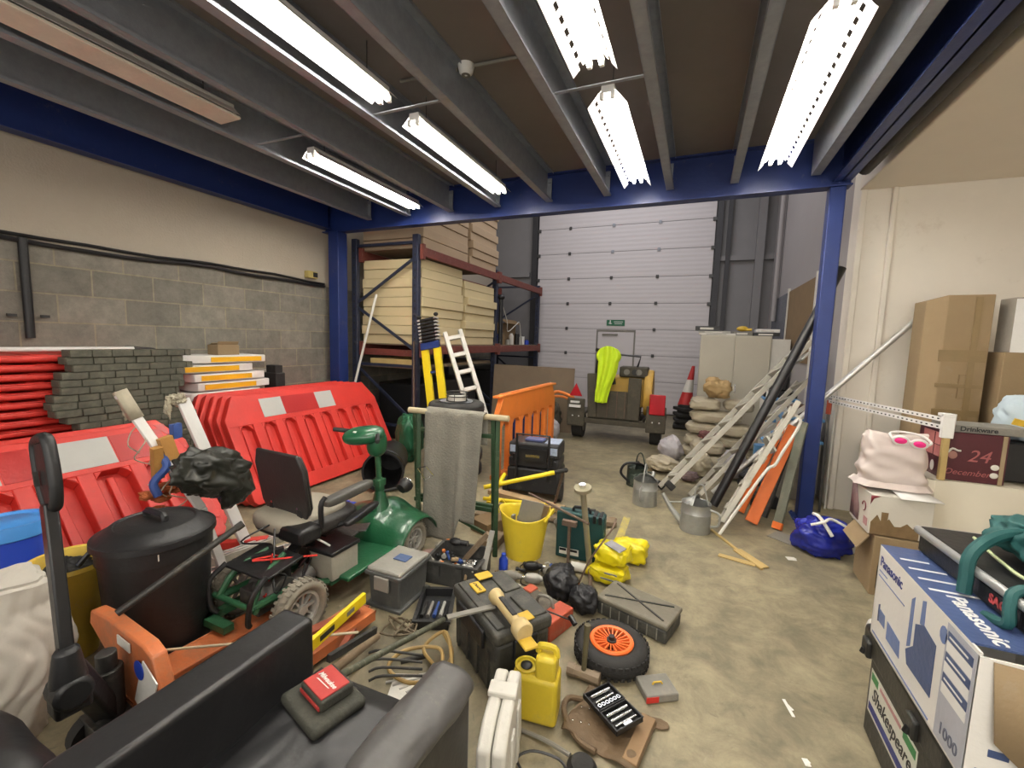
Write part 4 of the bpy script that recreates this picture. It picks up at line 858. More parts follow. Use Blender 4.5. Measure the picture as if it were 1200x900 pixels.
MB().box((0, -.012, L-.37), (.26, .05, .09)).build('blue_block', 'blue_paint', t, bev=.005)
g0 = PY(549, 450, 4.70); g1 = PY(530, 388, 4.80); g0 = g0+(g0-g1)*.60
t = ladder('step_ladder', 'pale grey plastic step ladder leaning right of the yellow telescopic one', g0, g1, .20, 5, 'white_plastic', .05, side=(.75, .65, 0), rung='white_plastic', depth=.05, rungw=.05)
tag(MB().cyl(PY(508, 470, 4.6)+Vector((-.3, 0, -.9)), PY(485, 400, 4.82), .012).build('rusty_rod', 'steel_rust'), 'thin rusty rod leaning on the rack beside the yellow ladder', 'rod')
# ---- tyres stack
c = P(529, 566, 0); TX, TY = -2.45, 4.16
mat('tyre_black', (.035,.034,.032), .8, var=.3, dust=.25, dustc=(.1,.095,.08))
for k in range(5):
    t = T('car_tyre', 'worn black tyre in the stack behind the green trestle, ' + ORD[4-k]+('' if k == 4 else ' from the top'), 'tyre', (TX+.02*sin(k*2), TY+.015*cos(k*3), .17*k), group='stacked tyres')
    b = MB(); pr = []
    for q in range(17):
        a = -pi*.85+2*pi*.85*q/16; pr.append((.235+.08*cos(a)*(1.0), .083+.083*math.copysign(abs(sin(a))**.6, sin(a))))
    b.lathe(pr, 44); b.build('casing', 'tyre_black', t)
    b = MB()
    for zz in (.04, .07, .10, .13): b.lathe([(.3155, zz-.002), (.318, zz), (.3155, zz+.002)], 44)
    b.build('tread_ribs', 'tyre_black', t)
    if k == 4:
        b = MB(); b.lathe([(.0, .145), (.05, .145), (.08, .13), (.15, .12), (.17, .155), (.185, .165), (.178, .17), (.16, .16), (0, .15)], 32); b.build('steel_rim', 'galv', t)
t = T('wire_basket', 'small dark wire hoop basket on top of the tyre stack', 'basket', (TX+.08, TY-.08, .86))
for z in (.0, .05, .09): MB().lathe([(.115, z), (.12, z+.006), (.115, z+.012), (.11, z+.006), (.115, z)], 28).build('ring', 'dark_metal', t)
for k in range(6): MB().cyl((.115*cos(k), .115*sin(k), .0), (.115*cos(k), .115*sin(k), .1), .004, n=6).build('wire', 'dark_metal', t)
MB().lathe([(0, 0), (.10, 0), (.10, .05), (0, .055)], 24).build('white_pot', 'white_plastic', t)
# black drum on its side behind the scooter
a = P(470, 535, .20); t = T('black_drum', 'black plastic drum lying on its side behind the scooter, mouth towards the camera', 'drum', (-2.92, 3.60, .205), 0)
d = Vector((.5, -.86, 0)).normalized(); t.rotation_euler = (0, 0, atan2(-d.x, d.y) if False else atan2(d.y, d.x))
Rl = Rm((0, pi/2, 0)); b = MB(); b.lathe([(0, -.32), (.17, -.32), (.185, -.2), (.19, .26), (.205, .28), (.205, .31), (.185, .31), (.175, .2), (.16, -.28), (0, -.29)], 40, r=Rl); b.build('shell', 'black_plastic', t)
MB().lathe([(.197, .20), (.202, .21), (.197, .22)], 40, r=Rl).build('rib', 'black_plastic', t)
# ================================================================== green trestle with towel
t = T('folding_trestle', 'folded green steel trestle with a wooden top bar and a grey towel over it', 'trestle', (0, 0, 0))
TA, TB = P(484, 632, 0), P(568, 642, 0); TA = Vector((-1.90, 2.66, 0)); TB = Vector((-1.28, 2.72, 0)); H_ = 1.0
mat('trestle_green', (.018,.05,.018), .5, var=.5, scale=9, dust=.2)
for k, (p, dx) in enumerate(((TA, 0), (TA, .055), (TB, 0), (TB, .055))):
    MB().bar(p+Vector((dx, -.04 if k % 2 else .06, 0)), p+Vector((dx*.6, 0, H_-.02)), .032, .032).build('leg', 'trestle_green', t, bev=.003)
for z in (.32, .34, .86):
    y = .02 if z == .34 else 0; MB().bar(TA+Vector((0, y, z)), TB+Vector((0, y, z+.0)), .03, .03).build('crossbar', 'trestle_green', t, bev=.003)
MB().bar(TA+Vector((.03, 0, .33)), TB+Vector((0, 0, .12)), .02, .02).build('crossbar', 'trestle_green', t)
MB().cyl(TA+Vector((-.05, -.01, H_)), TB+Vector((.12, -.01, H_)), .022).build('top_bar', mat('bar_wood', (.45,.38,.24), .7), t)
mat('towel', (.215,.205,.17), .95, var=.25, scale=9, dust=.25, bump=.6, bscale=70)
def towf(u, v):
    x0 = PY(500, 480, 2.66).x; x1 = PY(568, 480, 2.66).x
    L = 1.25; s = v*L-.26; 
    x = x0+(x1-x0)*u*(1-.10*max(0, s)); f = .007*sin(u*13+1.2*s)+.010*noise.noise(Vector((u*5, v*3, 3)))
    if abs(s) < .05: a = s/.05*pi/2; return Vector((x, 2.68-sin(a)*(.032), H_+.0+cos(a)*.032))
    if s < 0: return Vector((x, 2.68+.035+f*.5, H_+s+.05-.0))
    sc_l = s*(1.0 if u < .62 else 1.0-(u-.62)*2.0 if u < .72 else .83)
    return Vector((x, 2.68-.034-f-.02*s-(.03*math.exp(-((u-.66)/.05)**2)*s), H_-sc_l+.05))
tag(MB().sheet(towf, 60, 60).build('towel', 'towel', solid=.007), 'long dirty grey towel hanging over the green trestle', 'towel')
# ================================================================== MIDDLE OF THE FLOOR
# orange open barrier
ob = barrier('orange_plastic', 6, 1.75, .98, .06, through=True)
ob.name = 'orange_barrier'; tag(ob, 'orange slotted plastic barrier standing between the tyre stack and the black wheeled toolbox', 'barrier'); ob.location = (-1.80, 4.80, 0); ob.rotation_euler = (rad(0), 0, rad(90)-.03)
for s in (-.62, .62): MB().box((s, 0, .03), (.06, .34, .05)).build('foot', 'orange_plastic', ob, bev=.006)
# plywood sheet behind
a = PY(578, 465, 6.7); t = T('plywood_sheet', 'large brown plywood sheet leaning on edge beyond the orange barrier', 'board', (0, 0, 0)); a = PY(575, 428, 6.9); c = PY(671, 427, 6.9)
tag(t, None, None); MB().box(((a.x+c.x)/2, 7.02, (a.z+.01)/2), (c.x-a.x, .018, a.z+.02), (rad(-5), 0, 0)).build('sheet', mat('ply_brown', (.20,.15,.10), .8, var=.25, scale=3), t)
# dark blue crate + timber beside the tyres
tag(MB().bx(-2.35, -1.95, 5.4, 5.9, 0, .52).build('blue_crate', 'blue_paint', bev=.015), 'dark blue box on the floor beyond the orange barrier', 'crate'); tag(MB().bx(-2.3, -2.05, 5.45, 5.8, .53, .63).build('cream_block', 'timber_pale', bev=.01), 'cream block resting on the dark blue box beyond the orange barrier', 'block')
tag(MB().cyl((-1.93, 5.85, .01), (-1.90, 5.92, .95), .012).build('garden_cane', 'cane'), 'short cane standing up beyond the orange barrier', 'cane')
# ---- wheeled toolbox stack
t = T('rolling_toolbox', 'black wheeled stack toolbox with a raised handle beside the orange barrier', 'toolbox', (-1.40, 4.02, 0), .10)
mat('tb_black', (.02,.02,.022), .5, var=.3, dust=.1)
MB().bx(-.26, .26, -.17, .17, .06, .30).build('base_box', 'tb_black', t, bev=.02); MB().bx(-.25, .25, -.16, .16, .305, .40).build('middle_drawer', 'tb_black', t, bev=.015); MB().bx(-.25, .25, -.16, .16, .405, .55).build('top_box', 'tb_black', t, bev=.02)
for s in (-1, 1):
    MB().cyl((s*.27-.02, -.12, .09), (s*.27+.02, -.12, .09), .09, n=24).build('wheel', 'black_rubber', t); MB().bx(s*.18-.025, s*.18+.025, -.185, -.165, .36, .44).build('latch', 'black_clean', t, bev=.004)
b = MB(); b.tube([(-.16, -.19, .2), (-.16, -.19, .64), (.16, -.19, .64), (.16, -.19, .2)], .014, 8); b.bx(-.14, .14, -.19, -.17, .38, .5); b.build('pull_handle', 'black_plastic', t)
MB().bx(-.07, .07, -.195, -.185, .42, .445).build('chrome_strip', 'chrome', t); 
for x in (-.20, .20): MB().bx(x-.035, x+.035, -.164, -.158, .45, .52).build('white_label', mat('label_blue', (.35,.42,.55), .4, var=.6, scale=40), t)
MB().bx(.10, .24, -.12, .12, .551, .556).build('label_sheet', 'label_blue', t); 
tag(MB().bx(-1.50, -1.32, 3.93, 4.05, .552, .575).build('blue_packet', mat('packet', (.12,.14,.30), .4), bev=.005), 'small blue and red packet on top of the black wheeled toolbox', 'packet')
# ---- yellow shafts, timbers
a = P(560, 592, .30); c = PY(662, 552, 3.35)
def pole(name, lab, a, c, r, m, cat='pole', group=None, n=10):
    return tag(MB().cyl(a, c, r, n=n).build(name, m), lab, cat, group)
a = PY(567, 571, 3.08); c = PY(663, 551, 3.38)
t = T('yellow_tool', 'yellow tool shaft with a black grip, the upper of the two, pointing right', 'tool', (0, 0, 0)); MB().cyl(a, a.lerp(c, .86), .018).build('shaft', 'yellow_bright', t); MB().cyl(a.lerp(c, .86), c, .017).ball(c, (.04, .04, .04)).build('grip', 'black_rubber', t)
e = a.lerp(c, .97); MB().cyl(e, P(648, 598, .02), .012).build('prop', 'steel_rust', t)
a = PY(567, 584, 3.06); c = PY(640, 592, 3.04); pole('yellow_shaft', 'yellow tool shaft lying lower, just behind the yellow trug', a, c, .016, 'yellow_bright', 'tool')
pole('yellow_tape_bar', 'short yellow bar leaning at the foot of the orange barrier', PY(572, 590, 3.1), PY(591, 556, 3.6), .02, 'yellow_bright', 'bar')
for i, (p, q, w_, h_, z, l) in enumerate((((572, 590), (690, 606), .09, .05, .02, 'brown timber length lying behind the yellow trug'), ((575, 575), (660, 597), .10, .04, .09, 'upper brown timber length lying behind the yellow trug'), ((640, 605), (722, 612), .12, .04, .03, 'short brown timber behind the yellow bags'), ((560, 600), (640, 615), .14, .03, .05, 'dark board beneath the yellow shafts'))):
    a = P(*p, z); c = P(*q, z); tag(MB().bar(a, c, w_, h_).build('timber_length', 'timber_dirty' if i != 1 else 'timber', bev=.003), l, 'timber', 'timber lengths behind the yellow trug')
pole('black_bar', 'short black bar lying right of the timber behind the green case', P(672, 598, .03), P(698, 600, .03), .025, 'black_rubber', 'bar')
# junk under trestle: small boxes
rs = random.Random(31)
for i, (x, y, sx, sy, sz, m_, l) in enumerate(((530, 560, .2, .16, .1, 'timber', 'pale timber block on the floor behind the towel'), (515, 592, .25, .2, .04, 'timber_pale', 'pale board offcut on the floor under the trestle'), (505, 622, .34, .22, .03, 'timber_dirty', 'flat brown board under the left trestle legs'), (560, 636, .26, .2, .10, 'cardboard_dark', 'open brown carton below the towel'), (598, 640, .2, .12, .06, 'timber_dirty', 'dirty wood block left of the yellow trug'))):
    p = P(x, y)+Vector(((.16, -.42, 0) if i == 0 else (-.02, .26, 0) if i == 3 else (-.13, -.02, 0) if i == 4 else (0, 0, 0))); tag(MB().box((0, 0, sz/2), (sx, sy, sz), .4*i).build('timber_offcut' if i != 3 else 'cardboard_box', m_, bev=.003), l, 'offcut' if i != 3 else 'box').location = (p.x, p.y, 0)
# rags/shoes at left of trestle foot
p = P(497, 634, .05); b = MB(); crumple(b, (-1.58, 2.60, .03), (.17, .12, .06), 3.1, .3, flat=-.029); tag(b.build('dusty_sheet', mat('sheet_dusty', (.32,.29,.25), .8, dust=.3)), 'crumpled dusty grey plastic sheet beside the front wheel of the scooter', 'sheet')
p = P(500, 648, .03); b = MB(); b.ball((-1.64, 2.48, .026), (.13, .06, .05), r=.6); tag(b.build('pink_glove', mat('pink_dusty', (.35,.22,.19), .8)), 'pale pink glove on the floor beside the scooter wheel', 'glove')
p = P(512, 620, .05); b = MB(); b.ball((-1.56, 2.60, .075), (.07, .05, .025)); tag(b.build('orange_scrap', 'orange_plastic'), 'small orange scrap on the dusty sheet under the trestle', 'scrap')
# ---- yellow trug
p = P(605, 642, 0); t = T('yellow_trug', 'yellow flexible tub with loop handles holding boards, in the middle of the floor', 'tub', (-1.055, 2.81, 0))
def trug(u, v):
    a = 2*pi*u; r = .125+.05*v; z = .33*v
    if v > .96: r += .006
    z += .018*sin(a*2+.6)*v*v
    return Vector((cos(a)*r*(1+.02*v), sin(a)*r, z))
b = MB(); b.sheet(trug, 48, 14); n = len(b.v); b.v.append(Vector((0, 0, .004))); b.f += [(i, i+1, n) for i in range(48)]; b.build('tub', 'yellow_plastic', t, solid=.005)
for s in (-1, 1): MB().tube([(s*.175, -.07, .30), (s*.20, -.05, .345), (s*.205, 0, .365), (s*.20, .05, .345), (s*.175, .07, .30)], .009, 8, smooth=4).build('loop_handle', 'yellow_plastic', t)
tag(MB().box((-1.01, 2.76, .27), (.16, .015, .30), (0, .22, .5)).build('board_offcut', 'dusty_grey'), 'grey board offcut standing in the yellow trug', 'board'); tag(MB().box((-.965, 2.85, .25), (.08, .02, .26), (.1, .3, .5)).build('board_offcut', 'timber_dirty'), 'narrow brown offcut standing in the yellow trug', 'board')
tag(MB().bx(-.02, .0, -.02, .02, 0, .2).cyl((.03, 0, .05), (.03, .02, .19), .018).build('dusty_tool', 'dusty_grey'), 'dusty grey tool standing in the yellow trug', 'tool').location = (-1.13, 2.80, .08)
# ---- green power tool case, standing on edge
t = T('green_tool_case', 'dark teal power tool case standing upright right of the yellow trug', 'tool case', (-.670, 2.935, 0), .03); mat('case_green', (.008,.05,.05), .45, var=.2, dust=.1, dustc=(.08,.11,.1))
MB().bx(-.17, .17, -.05, .0, 0, .34).build('shell', 'case_green', t, bev=.012); MB().bx(-.17, .17, .003, .055, 0, .34).build('shell_back', 'case_green', t, bev=.012)
MB().tube([(-.06, 0, .335), (-.05, 0, .37), (.05, 0, .37), (.06, 0, .335)], .011, smooth=2).build('handle', 'black_clean', t)
MB().bx(-.14, .0, -.053, -.05, .03, .075).build('label', 'white_plastic', t); MB().bx(-.138, -.09, -.0545, -.053, .055, .073).build('label_print', 'black_clean', t); MB().bx(-.08, -.01, -.0545, -.053, .055, .072).build('label_print', 'black_clean', t)
for x in (.10, .14): MB().bx(x-.012, x+.012, -.055, .06, .29, .345).build('latch', 'black_clean', t, bev=.003)
p = P(650, 603, .28); b = MB(); crumple(b, (-.80, 3.18, .10), (.30, .20, .20), 4, .3, flat=-.099); tag(b.build('grey_tool_bag', 'dusty_grey'), 'dirty grey tool bag standing behind the green case', 'bag')
# ---- steel post with flange
a = P(690, 690, .03); c = PY(683, 573, 2.62); t = T('scaffold_prop', 'galvanised tube with a round flange on top leaning on the yellow bags', 'pole', (0, 0, 0))
b0 = P(690, 660, .03); a = P(691, 664, .05); MB().cyl(a, c, .019).build('tube', mat('prop_zinc', (.33,.30,.20), .5, metal=.4, dust=.3), t); MB().cyl(c-(c-a).normalized()*.01, c+(c-a).normalized()*.012, .055, n=24).build('flange', 'prop_zinc', t); MB().cyl(c, c+(c-a).normalized()*.035, .022).build('spigot', 'chrome', t)
MB().cyl(a, P(692, 688, .01), .012).ball(P(693, 690, .02), (.03, .05, .035)).build('hook_end', 'steel_rust', t)
MB().tube([P(605, 620, .3)+Vector((-.02, 0, 0)), P(640, 600, .36), P(672, 613, .38), P(683, 622, .38)], .008, smooth=4) and None
pole('rusty_bar', 'thin rusty bar lying diagonally from the timber to the steel tube', PY(620, 578, 2.95), PY(690, 614, 2.60), .009, 'steel_rust', 'bar')
tag(MB().tube([PY(722, 608, 2.70), PY(716, 622, 2.62), PY(692, 655, 2.58), P(678, 684, .02)], .006, smooth=5).build('bent_rod', 'steel_rust'), 'thin bent rusty rod resting over the yellow bags', 'rod')
b = MB(); a0 = PY(661, 615, 2.78); a0 = Vector((-.72, 2.80, .30)); b.bar(Vector((-.72, 2.80, .001)), a0, .022, .018); b.box(a0, (.10, .035, .035)); tag(b.build('hammer', 'steel_rust'), 'small upright hammer behind the green case', 'hammer')
# ---- yellow bags
mat('bag_yellow', (.72,.60,.01), .30, var=.18, bump=.35, bscale=16); mat('bag_print', (.25,.24,.25), .4, var=.7, scale=30)
def ybag(loc, d, rz, lab, seed):
    t = T('yellow_bag', lab, 'bag', loc, rz, 'yellow plastic bags by the steel tube'); b = MB(); crumple(b, (0, 0, d[2]/2), d, seed, .22, 56, 30, 2, e=.55, flat=-d[2]/2); b.build('sack', 'bag_yellow', t); return t
p = P(706, 672); y1 = ybag((-.42, 2.74, 0), (.26, .22, .12), -.1, 'yellow plastic bag lying flat at the front, below the others', 1.2)
y2 = ybag((-.41, 2.76, .123), (.25, .21, .12), -.25, 'yellow bag with grey print lying across the front one', 3.7)
MB().box((.03, -.04, .121), (.13, .07, .006), (.12, .05, -.3)).build('print_panel', 'bag_print', y2, bev=.003)
y3 = ybag((-.33, 3.06, .0), (.25, .20, .15), .1, 'yellow bag with an open top at the back, nearest the timber', 5.1)
for k in range(2): MB().box((.02+.01*k, -.115+.015*k, .06+.03*k), (.10-.02*k, .004, .012), (.3, 0, 0)).build('print_panel', 'bag_print', y1)
# ---- small grey lidded tote (battery box)
t = T('grey_tote', 'grey plastic organiser box with a dusty lid beside the scooter', 'toolbox', (-1.535, 1.995, 0), .0); mat('tote', (.085,.088,.085), .4, var=.3, dust=.3, dustc=(.2,.19,.17)); mat('tote_lid', (.27,.26,.23), .5, var=.25, dust=.3)
b = MB(); b.box((0, 0, .10), (.20, .26, .19), None, 1.08); b.build('body', 'tote', t, bev=.01); MB().bx(-.125, .125, -.155, .155, .19, .215).build('rim', 'tote', t, bev=.006); MB().bx(-.115, .115, -.145, .145, .21, .235).build('lid', 'tote_lid', t, bev=.01)
MB().bx(-.12, .12, -.15, .15, 0, .02).build('foot_rim', 'tote', t, bev=.004); MB().bx(-.03, .06, -.02, .05, .235, .242).build('blue_latch', mat('latch_blue', (.06,.1,.22), .4), t, bev=.003); MB().bx(-.05, .05, -.165, -.15, .12, .2).build('clip', 'tote_lid', t, bev=.004)
# ---- crate of fixings, black tray
def traybox(name, lab, loc, rz, d, m, cat, wall=.008, lip=.012):
    t = T(name, lab, cat, loc, rz); x, y, z = d[0]/2, d[1]/2, d[2]; b = MB(); b.bx(-x, x, -y, y, .0, .008)
    b.bx(-x, x, -y, -y+wall, 0, z); b.bx(-x, x, y-wall, y, 0, z); b.bx(-x, -x+wall, -y, y, 0, z); b.bx(x-wall, x, -y, y, 0, z); b.build('tray', m, t)
    b = MB(); b.bx(-x-lip, x+lip, -y-lip, -y+.002, z-.012, z); b.bx(-x-lip, x+lip, y-.002, y+lip, z-.012, z); b.bx(-x-lip, -x+.002, -y, y, z-.012, z); b.bx(x-.002, x+lip, -y, y, z-.012, z); b.build('rim', m, t); return t
mat('crate_grey', (.055,.055,.052), .5, var=.3, dust=.3, dustc=(.17,.16,.14))
t = traybox('parts_crate', 'open dark grey crate full of fittings in front of the towel', (-1.33, 2.35, 0), -.16+.28, (.34, .28, .15), 'crate_grey', 'crate')
for x in (-.09, .06): MB().bx(x-.02, x+.02, -.155, -.14, .05, .13).build('rib', 'crate_grey', t)
MB().bx(-.155, .155, -.125, .125, .009, .064).build('false_bottom', 'crate_grey', t)
cols = ['galv_dull', 'white_plastic', 'black_plastic', 'strap_blue', 'cardboard', 'chrome', 'dusty_grey', 'orange_plastic', 'white_clean']
clabs = ['dull metal fitting', 'off-white fitting', 'black fitting', 'blue fitting', 'brown fitting', 'shiny metal fitting', 'dusty grey fitting', 'orange fitting', 'white fitting']
rs = random.Random(77)
def litter(n, fx, lab, grp, big=1.):
    for i in range(n):
        k = i % 9; spot = fx(i)
        if spot is None: continue
        x, y, z = spot; s = rs.uniform(.017, .023)*big; b = MB(); kind = (i+i//9+i//18) % 4
        r = (rs.uniform(0, 3), rs.uniform(0, 3), rs.uniform(0, 3))
        if kind == 0: b.cyl(Vector((0, 0, 0)), Euler(r).to_matrix() @ Vector((0, 0, s*3.0)), s*.42, n=10); b.cyl(Vector((0, 0, 0)), Euler(r).to_matrix() @ Vector((0, 0, s*.8)), s*.6, n=10)
        elif kind == 1: b.box((0, 0, s*.3), (s*2.2, s*1.2, s*.8), (0, 0, r[2])); b.box((s*.2, 0, s*.7), (s*.7, s*.6, s*.5), (0, 0, r[2]))
        elif kind == 2: b.tube([(0, 0, 0), (s, s*.4, s*.4), (s*2, -.2*s, .2*s), (s*2.2, -s, 0)], s*.3, 8, smooth=3)
        else: b.lathe([(0, 0), (s*.8, 0), (s*.8, s*.4), (s*.45, s*.5), (s*.45, s*1.2), (0, s*1.2)], 12, r=r)
        o = b.build('pipe_fitting', cols[k], bev=.002, seg=1); o.location = (x, y, z); settle(o, z if z > .011 else .001); tag(o, None, 'fitting', grp); o['label'] = '%s %s %s' % (clabs[k], ('of pipe shape', 'of block shape', 'of hook shape', 'of plug shape')[kind], lab)
litter(26, lambda i: (lambda k: (-1.33+cos(.12)*(-.125+.05*(k % 5)*1.12)-sin(.12)*(-.09+.075*(k//5)), 2.33+sin(.12)*(-.125+.056*(k % 5))+cos(.12)*(-.09+.075*(k//5)), .012+(.05 if i >= 15 else 0)+.055))(i % 15), 'lying loose in the grey crate', 'fittings in the grey crate', 1.1)
tag(MB().bar(PY(567, 668, 2.32), PY(577, 622, 2.5), .035, .012).build('spirit_level', 'dusty_grey'), 'short dusty bar propped on the right edge of the grey crate', 'bar'); tag(MB().bar(PY(545, 655, 2.45)-Vector((0, 0, .0)), PY(572, 625, 2.50), .04, .03).build('wood_batten', 'timber_dirty'), 'dirty batten propped across the back of the grey crate', 'batten')
b = MB(); b.ball((-1.40, 2.42, .185), (.09, .06, .05), 14, 10, None, .2); b.cyl((-1.40, 2.42, .185), (-1.31, 2.43, .185), .018); tag(b.build('black_torch', 'black_clean'), 'black torch-shaped tool on top of the grey crate', 'tool')
t = traybox('black_tray', 'shallow black tray of small tools between the crate and the large toolbox', (-1.255, 1.96, 0), .42, (.18, .30, .055), 'black_plastic', 'tray')
for i in range(5):
    a = Vector((-1.285+.031*i, 1.865+.014*i, .026)); c = a+Vector((-.045, .12, .0)); tag(MB().cyl(a, c, .007+.002*(i % 2)).cyl(a, a.lerp(c, .4), .011).build('hand_tool', ['black_rubber', 'dusty_grey', 'strap_blue', 'galv_dull', 'black_clean'][i], bev=0), ['black-handled', 'dusty grey', 'blue-handled', 'dull steel', 'glossy black'][i]+' hand tool lying in the shallow black tray', 'tool', 'tools in the black tray')
# ---- heap of power tools right of the crate
tools = [((582, 672), 'blue_bright', 'small blue bottle at the foot of the tool heap'), ((600, 672), 'dusty_grey', 'grey drill lying under the yellow trug'), ((617, 668), 'galv_dull', 'silver grinder lying below the yellow trug'), ((632, 678), 'black_plastic', 'black drill between the trug and the black cloth bag'), ((600, 690), 'black_plastic', 'black sander behind the large toolbox'), ((612, 688), 'galv_dull', 'silver jigsaw behind the large toolbox'), ((645, 668), 'dusty_grey', 'grey planer at the foot of the green case')]
TOOLXY = [(-1.10, 2.55), (-1.00, 2.44), (-.86, 2.47), (-.92, 2.61), (-1.00, 2.28), (-.98, 2.12), (-.78, 2.60)]
for i, ((x, y), m_, l) in enumerate(tools):
    px_, py_ = TOOLXY[i]; t = T('blue_bottle' if i == 0 else 'power_tool', l, 'bottle' if i == 0 else 'power tool', (px_, py_, 0), .2+.05*i)
    if i == 0: MB().lathe([(0, 0), (.03, 0), (.03, .07), (.015, .09), (.015, .11), (0, .11)], 18).build('body', m_, t); continue
    b = MB(); b.ball((0, 0, .036), (.11, .055, .06), 18, 12, None, .08, 2, i, .8); b.cyl((.045, 0, .036), (.075, 0, .036), .02, .014); b.build('body', m_, t)
    MB().tube([(-.02, .01, .03), (-.035, .035, .025), (-.05, .055, .02)], .014, 8, smooth=3).build('grip', 'black_rubber', t)
    MB().cyl((.075, 0, .036), (.095, 0, .036), .009).build('chuck', 'chrome', t)
    MB().tube([(-.05, .055, .02), (-.075, .04, .008), (-.07, -.02, .007), (-.02, -.045, .007)], .004, 6, smooth=5).build('lead', 'black_clean', t)
t = T('yellow_battery_torch', 'short yellow-ended canister lying at the foot of the green case', 'torch', (-.60, 2.74, .0), .1); MB().cyl((-.08, 0, .035), (.02, 0, .035), .03).build('body', 'white_plastic', t); MB().cyl((.02, 0, .035), (.05, 0, .035), .034).build('yellow_end', 'yellow_bright', t)
_used = [(x, y, .085) for x, y in TOOLXY]+[(-.70, 2.14, .20), (-.66, 2.42, .14), (-.50, 2.34, .12), (-.62, 2.66, .10), (-1.33, 2.33, .24), (-1.14, 2.77, .20), (-.76, 2.90, .20), (-.78, 1.78, .30), (-1.25, 2.05, .24), (-.42, 2.74, .18)]
def heap_spot(i):
    r2_ = random.Random(100+i)
    for _ in range(4000):
        x, y = r2_.uniform(-1.12, -.58), r2_.uniform(2.05, 2.72)
        if all(hypot(x-a, y-b) > c for a, b, c in _used): _used.append((x, y, .045)); return (x, y, .012)
    return None
litter(24, heap_spot, 'lying in the tool heap below the yellow trug', 'small parts in the tool heap', 1.0)
# ---- large black site toolbox with grinder-like light on top
TBX = T('site_toolbox', 'large dusty black site toolbox with yellow badge in front of the armchair', 'toolbox', (-.78, 1.78, 0), -.62)
mat('tb_dusty', (.045,.045,.04), .55, var=.4, dust=.4, dustc=(.17,.16,.12)); mat('dw_yellow', (.62,.40,.04), .45)
b = MB(); b.box((0, 0, .13), (.42, .27, .26), None, 1.03); b.build('body', 'tb_dusty', TBX, bev=.018); MB().bx(-.225, .225, -.15, .15, .255, .32).build('lid', 'tb_dusty', TBX, bev=.02, seg=3)
for i, (x0, x1, y0, y1) in enumerate(((-.20, -.02, .04, .13), (.02, .20, .04, .13), (-.20, .20, -.13, -.09))): MB().bx(x0, x1, y0, y1, .318, .33).build('lid_rib', 'tb_dusty', TBX, bev=.005)
MB().bx(-.13, .13, -.165, -.148, .2, .285).build('front_latch', 'black_plastic', TBX, bev=.006)
for s in (-1, 1): MB().bx(s*.225-.012, s*.225+.012, -.06, .06, .17, .27).build('side_latch', 'black_plastic', TBX, bev=.006); MB().bx(s*.19-.03, s*.19+.03, -.05 if s > 0 else -.03, .05, .33, .337).build('yellow_latch', 'dw_yellow', TBX, bev=.003)
for x in (-.15, -.05, .05, .15): MB().bx(x-.006, x+.006, -.148, -.135, .03, .2).build('rib', 'tb_dusty', TBX)
MB().bx(-.165, -.075, -.085, -.035, .322, .331).build('yellow_badge', 'dw_yellow', TBX, bev=.003); text('DeWALT', .019, frame((-.12, -.06, .3312), (-1, 0, 0), (0, -1, 0)) @ Matrix.Identity(4), 'black_clean', 'badge_lettering', TBX, bold=.0005)
p = P(597, 722, .36); t = T('work_torch', 'cream cylindrical torch lying on the large black toolbox lid', 'torch', (p.x, p.y, .372), -.70); mat('torch_cream', (.52,.40,.19), .5, dust=.2)
MB().lathe([(0, -.16), (.025, -.16), (.034, -.15), (.034, -.12), (.024, -.10), (.024, .07), (.040, .09), (.042, .13), (.036, .14), (0, .14)], 26, r=Rm((0, pi/2, 0))).build('barrel', 'torch_cream', t); MB().bx(-.09, .05, -.012, .012, .022, .028).build('dark_strip', 'black_plastic', t, bev=.003); MB().bx(.12, .2, -.03, .03, -.03, -.02).build('base_tab', 'dw_yellow', t, bev=.003)
tag(MB().bar((p.x-.25, p.y-.10, .342), (p.x-.10, p.y+.06, .342), .028, .008).build('steel_rule', 'dusty_grey'), 'flat grey rule lying on the large black toolbox lid beside the torch', 'ruler')
# ---- red and black tool case, black cloth bag
t = T('red_tool_case', 'dark metal case with red corners behind the large toolbox', 'case', (-.70, 2.14, 0), -.35); MB().bx(-.15, .13, -.10, .10, 0, .10).build('body', mat('case_dark', (.10,.085,.06), .55, dust=.4), t, bev=.006); MB().bx(.06, .155, -.105, .105, .0, .104).build('red_end', mat('red_dull', (.42,.07,.03), .5, dust=.2), t, bev=.006); MB().bx(-.16, -.10, .04, .11, .04, .108).build('red_corner', 'red_dull', t, bev=.004)
MB().tube([(-.02, 0, .10), (0, .0, .15), (.06, .02, .15), (.08, .02, .10)], .009, smooth=4).build('handle', 'dusty_grey', t)
b = MB(); crumple(b, (-.66, 2.42, .095), (.22, .24, .19), 4.4, .3, flat=-.094, r=.4); crumple(b, (-.50, 2.34, .075), (.18, .16, .15), 8.4, .3, flat=-.074); tag(b.build('black_cloth_bag', mat('cloth_black', (.012,.012,.014), .5, var=.4, bump=.3)), 'black fabric bag slumped behind the wheel with the orange rim', 'bag')
tag(MB().cyl(P(600, 700, .2), P(672, 728, .12), .004).cyl(P(668, 722, .14), P(674, 732, .12), .014).build('probe_lead', 'black_clean'), 'thin black probe and cable beside the orange-rimmed wheel', 'cable')
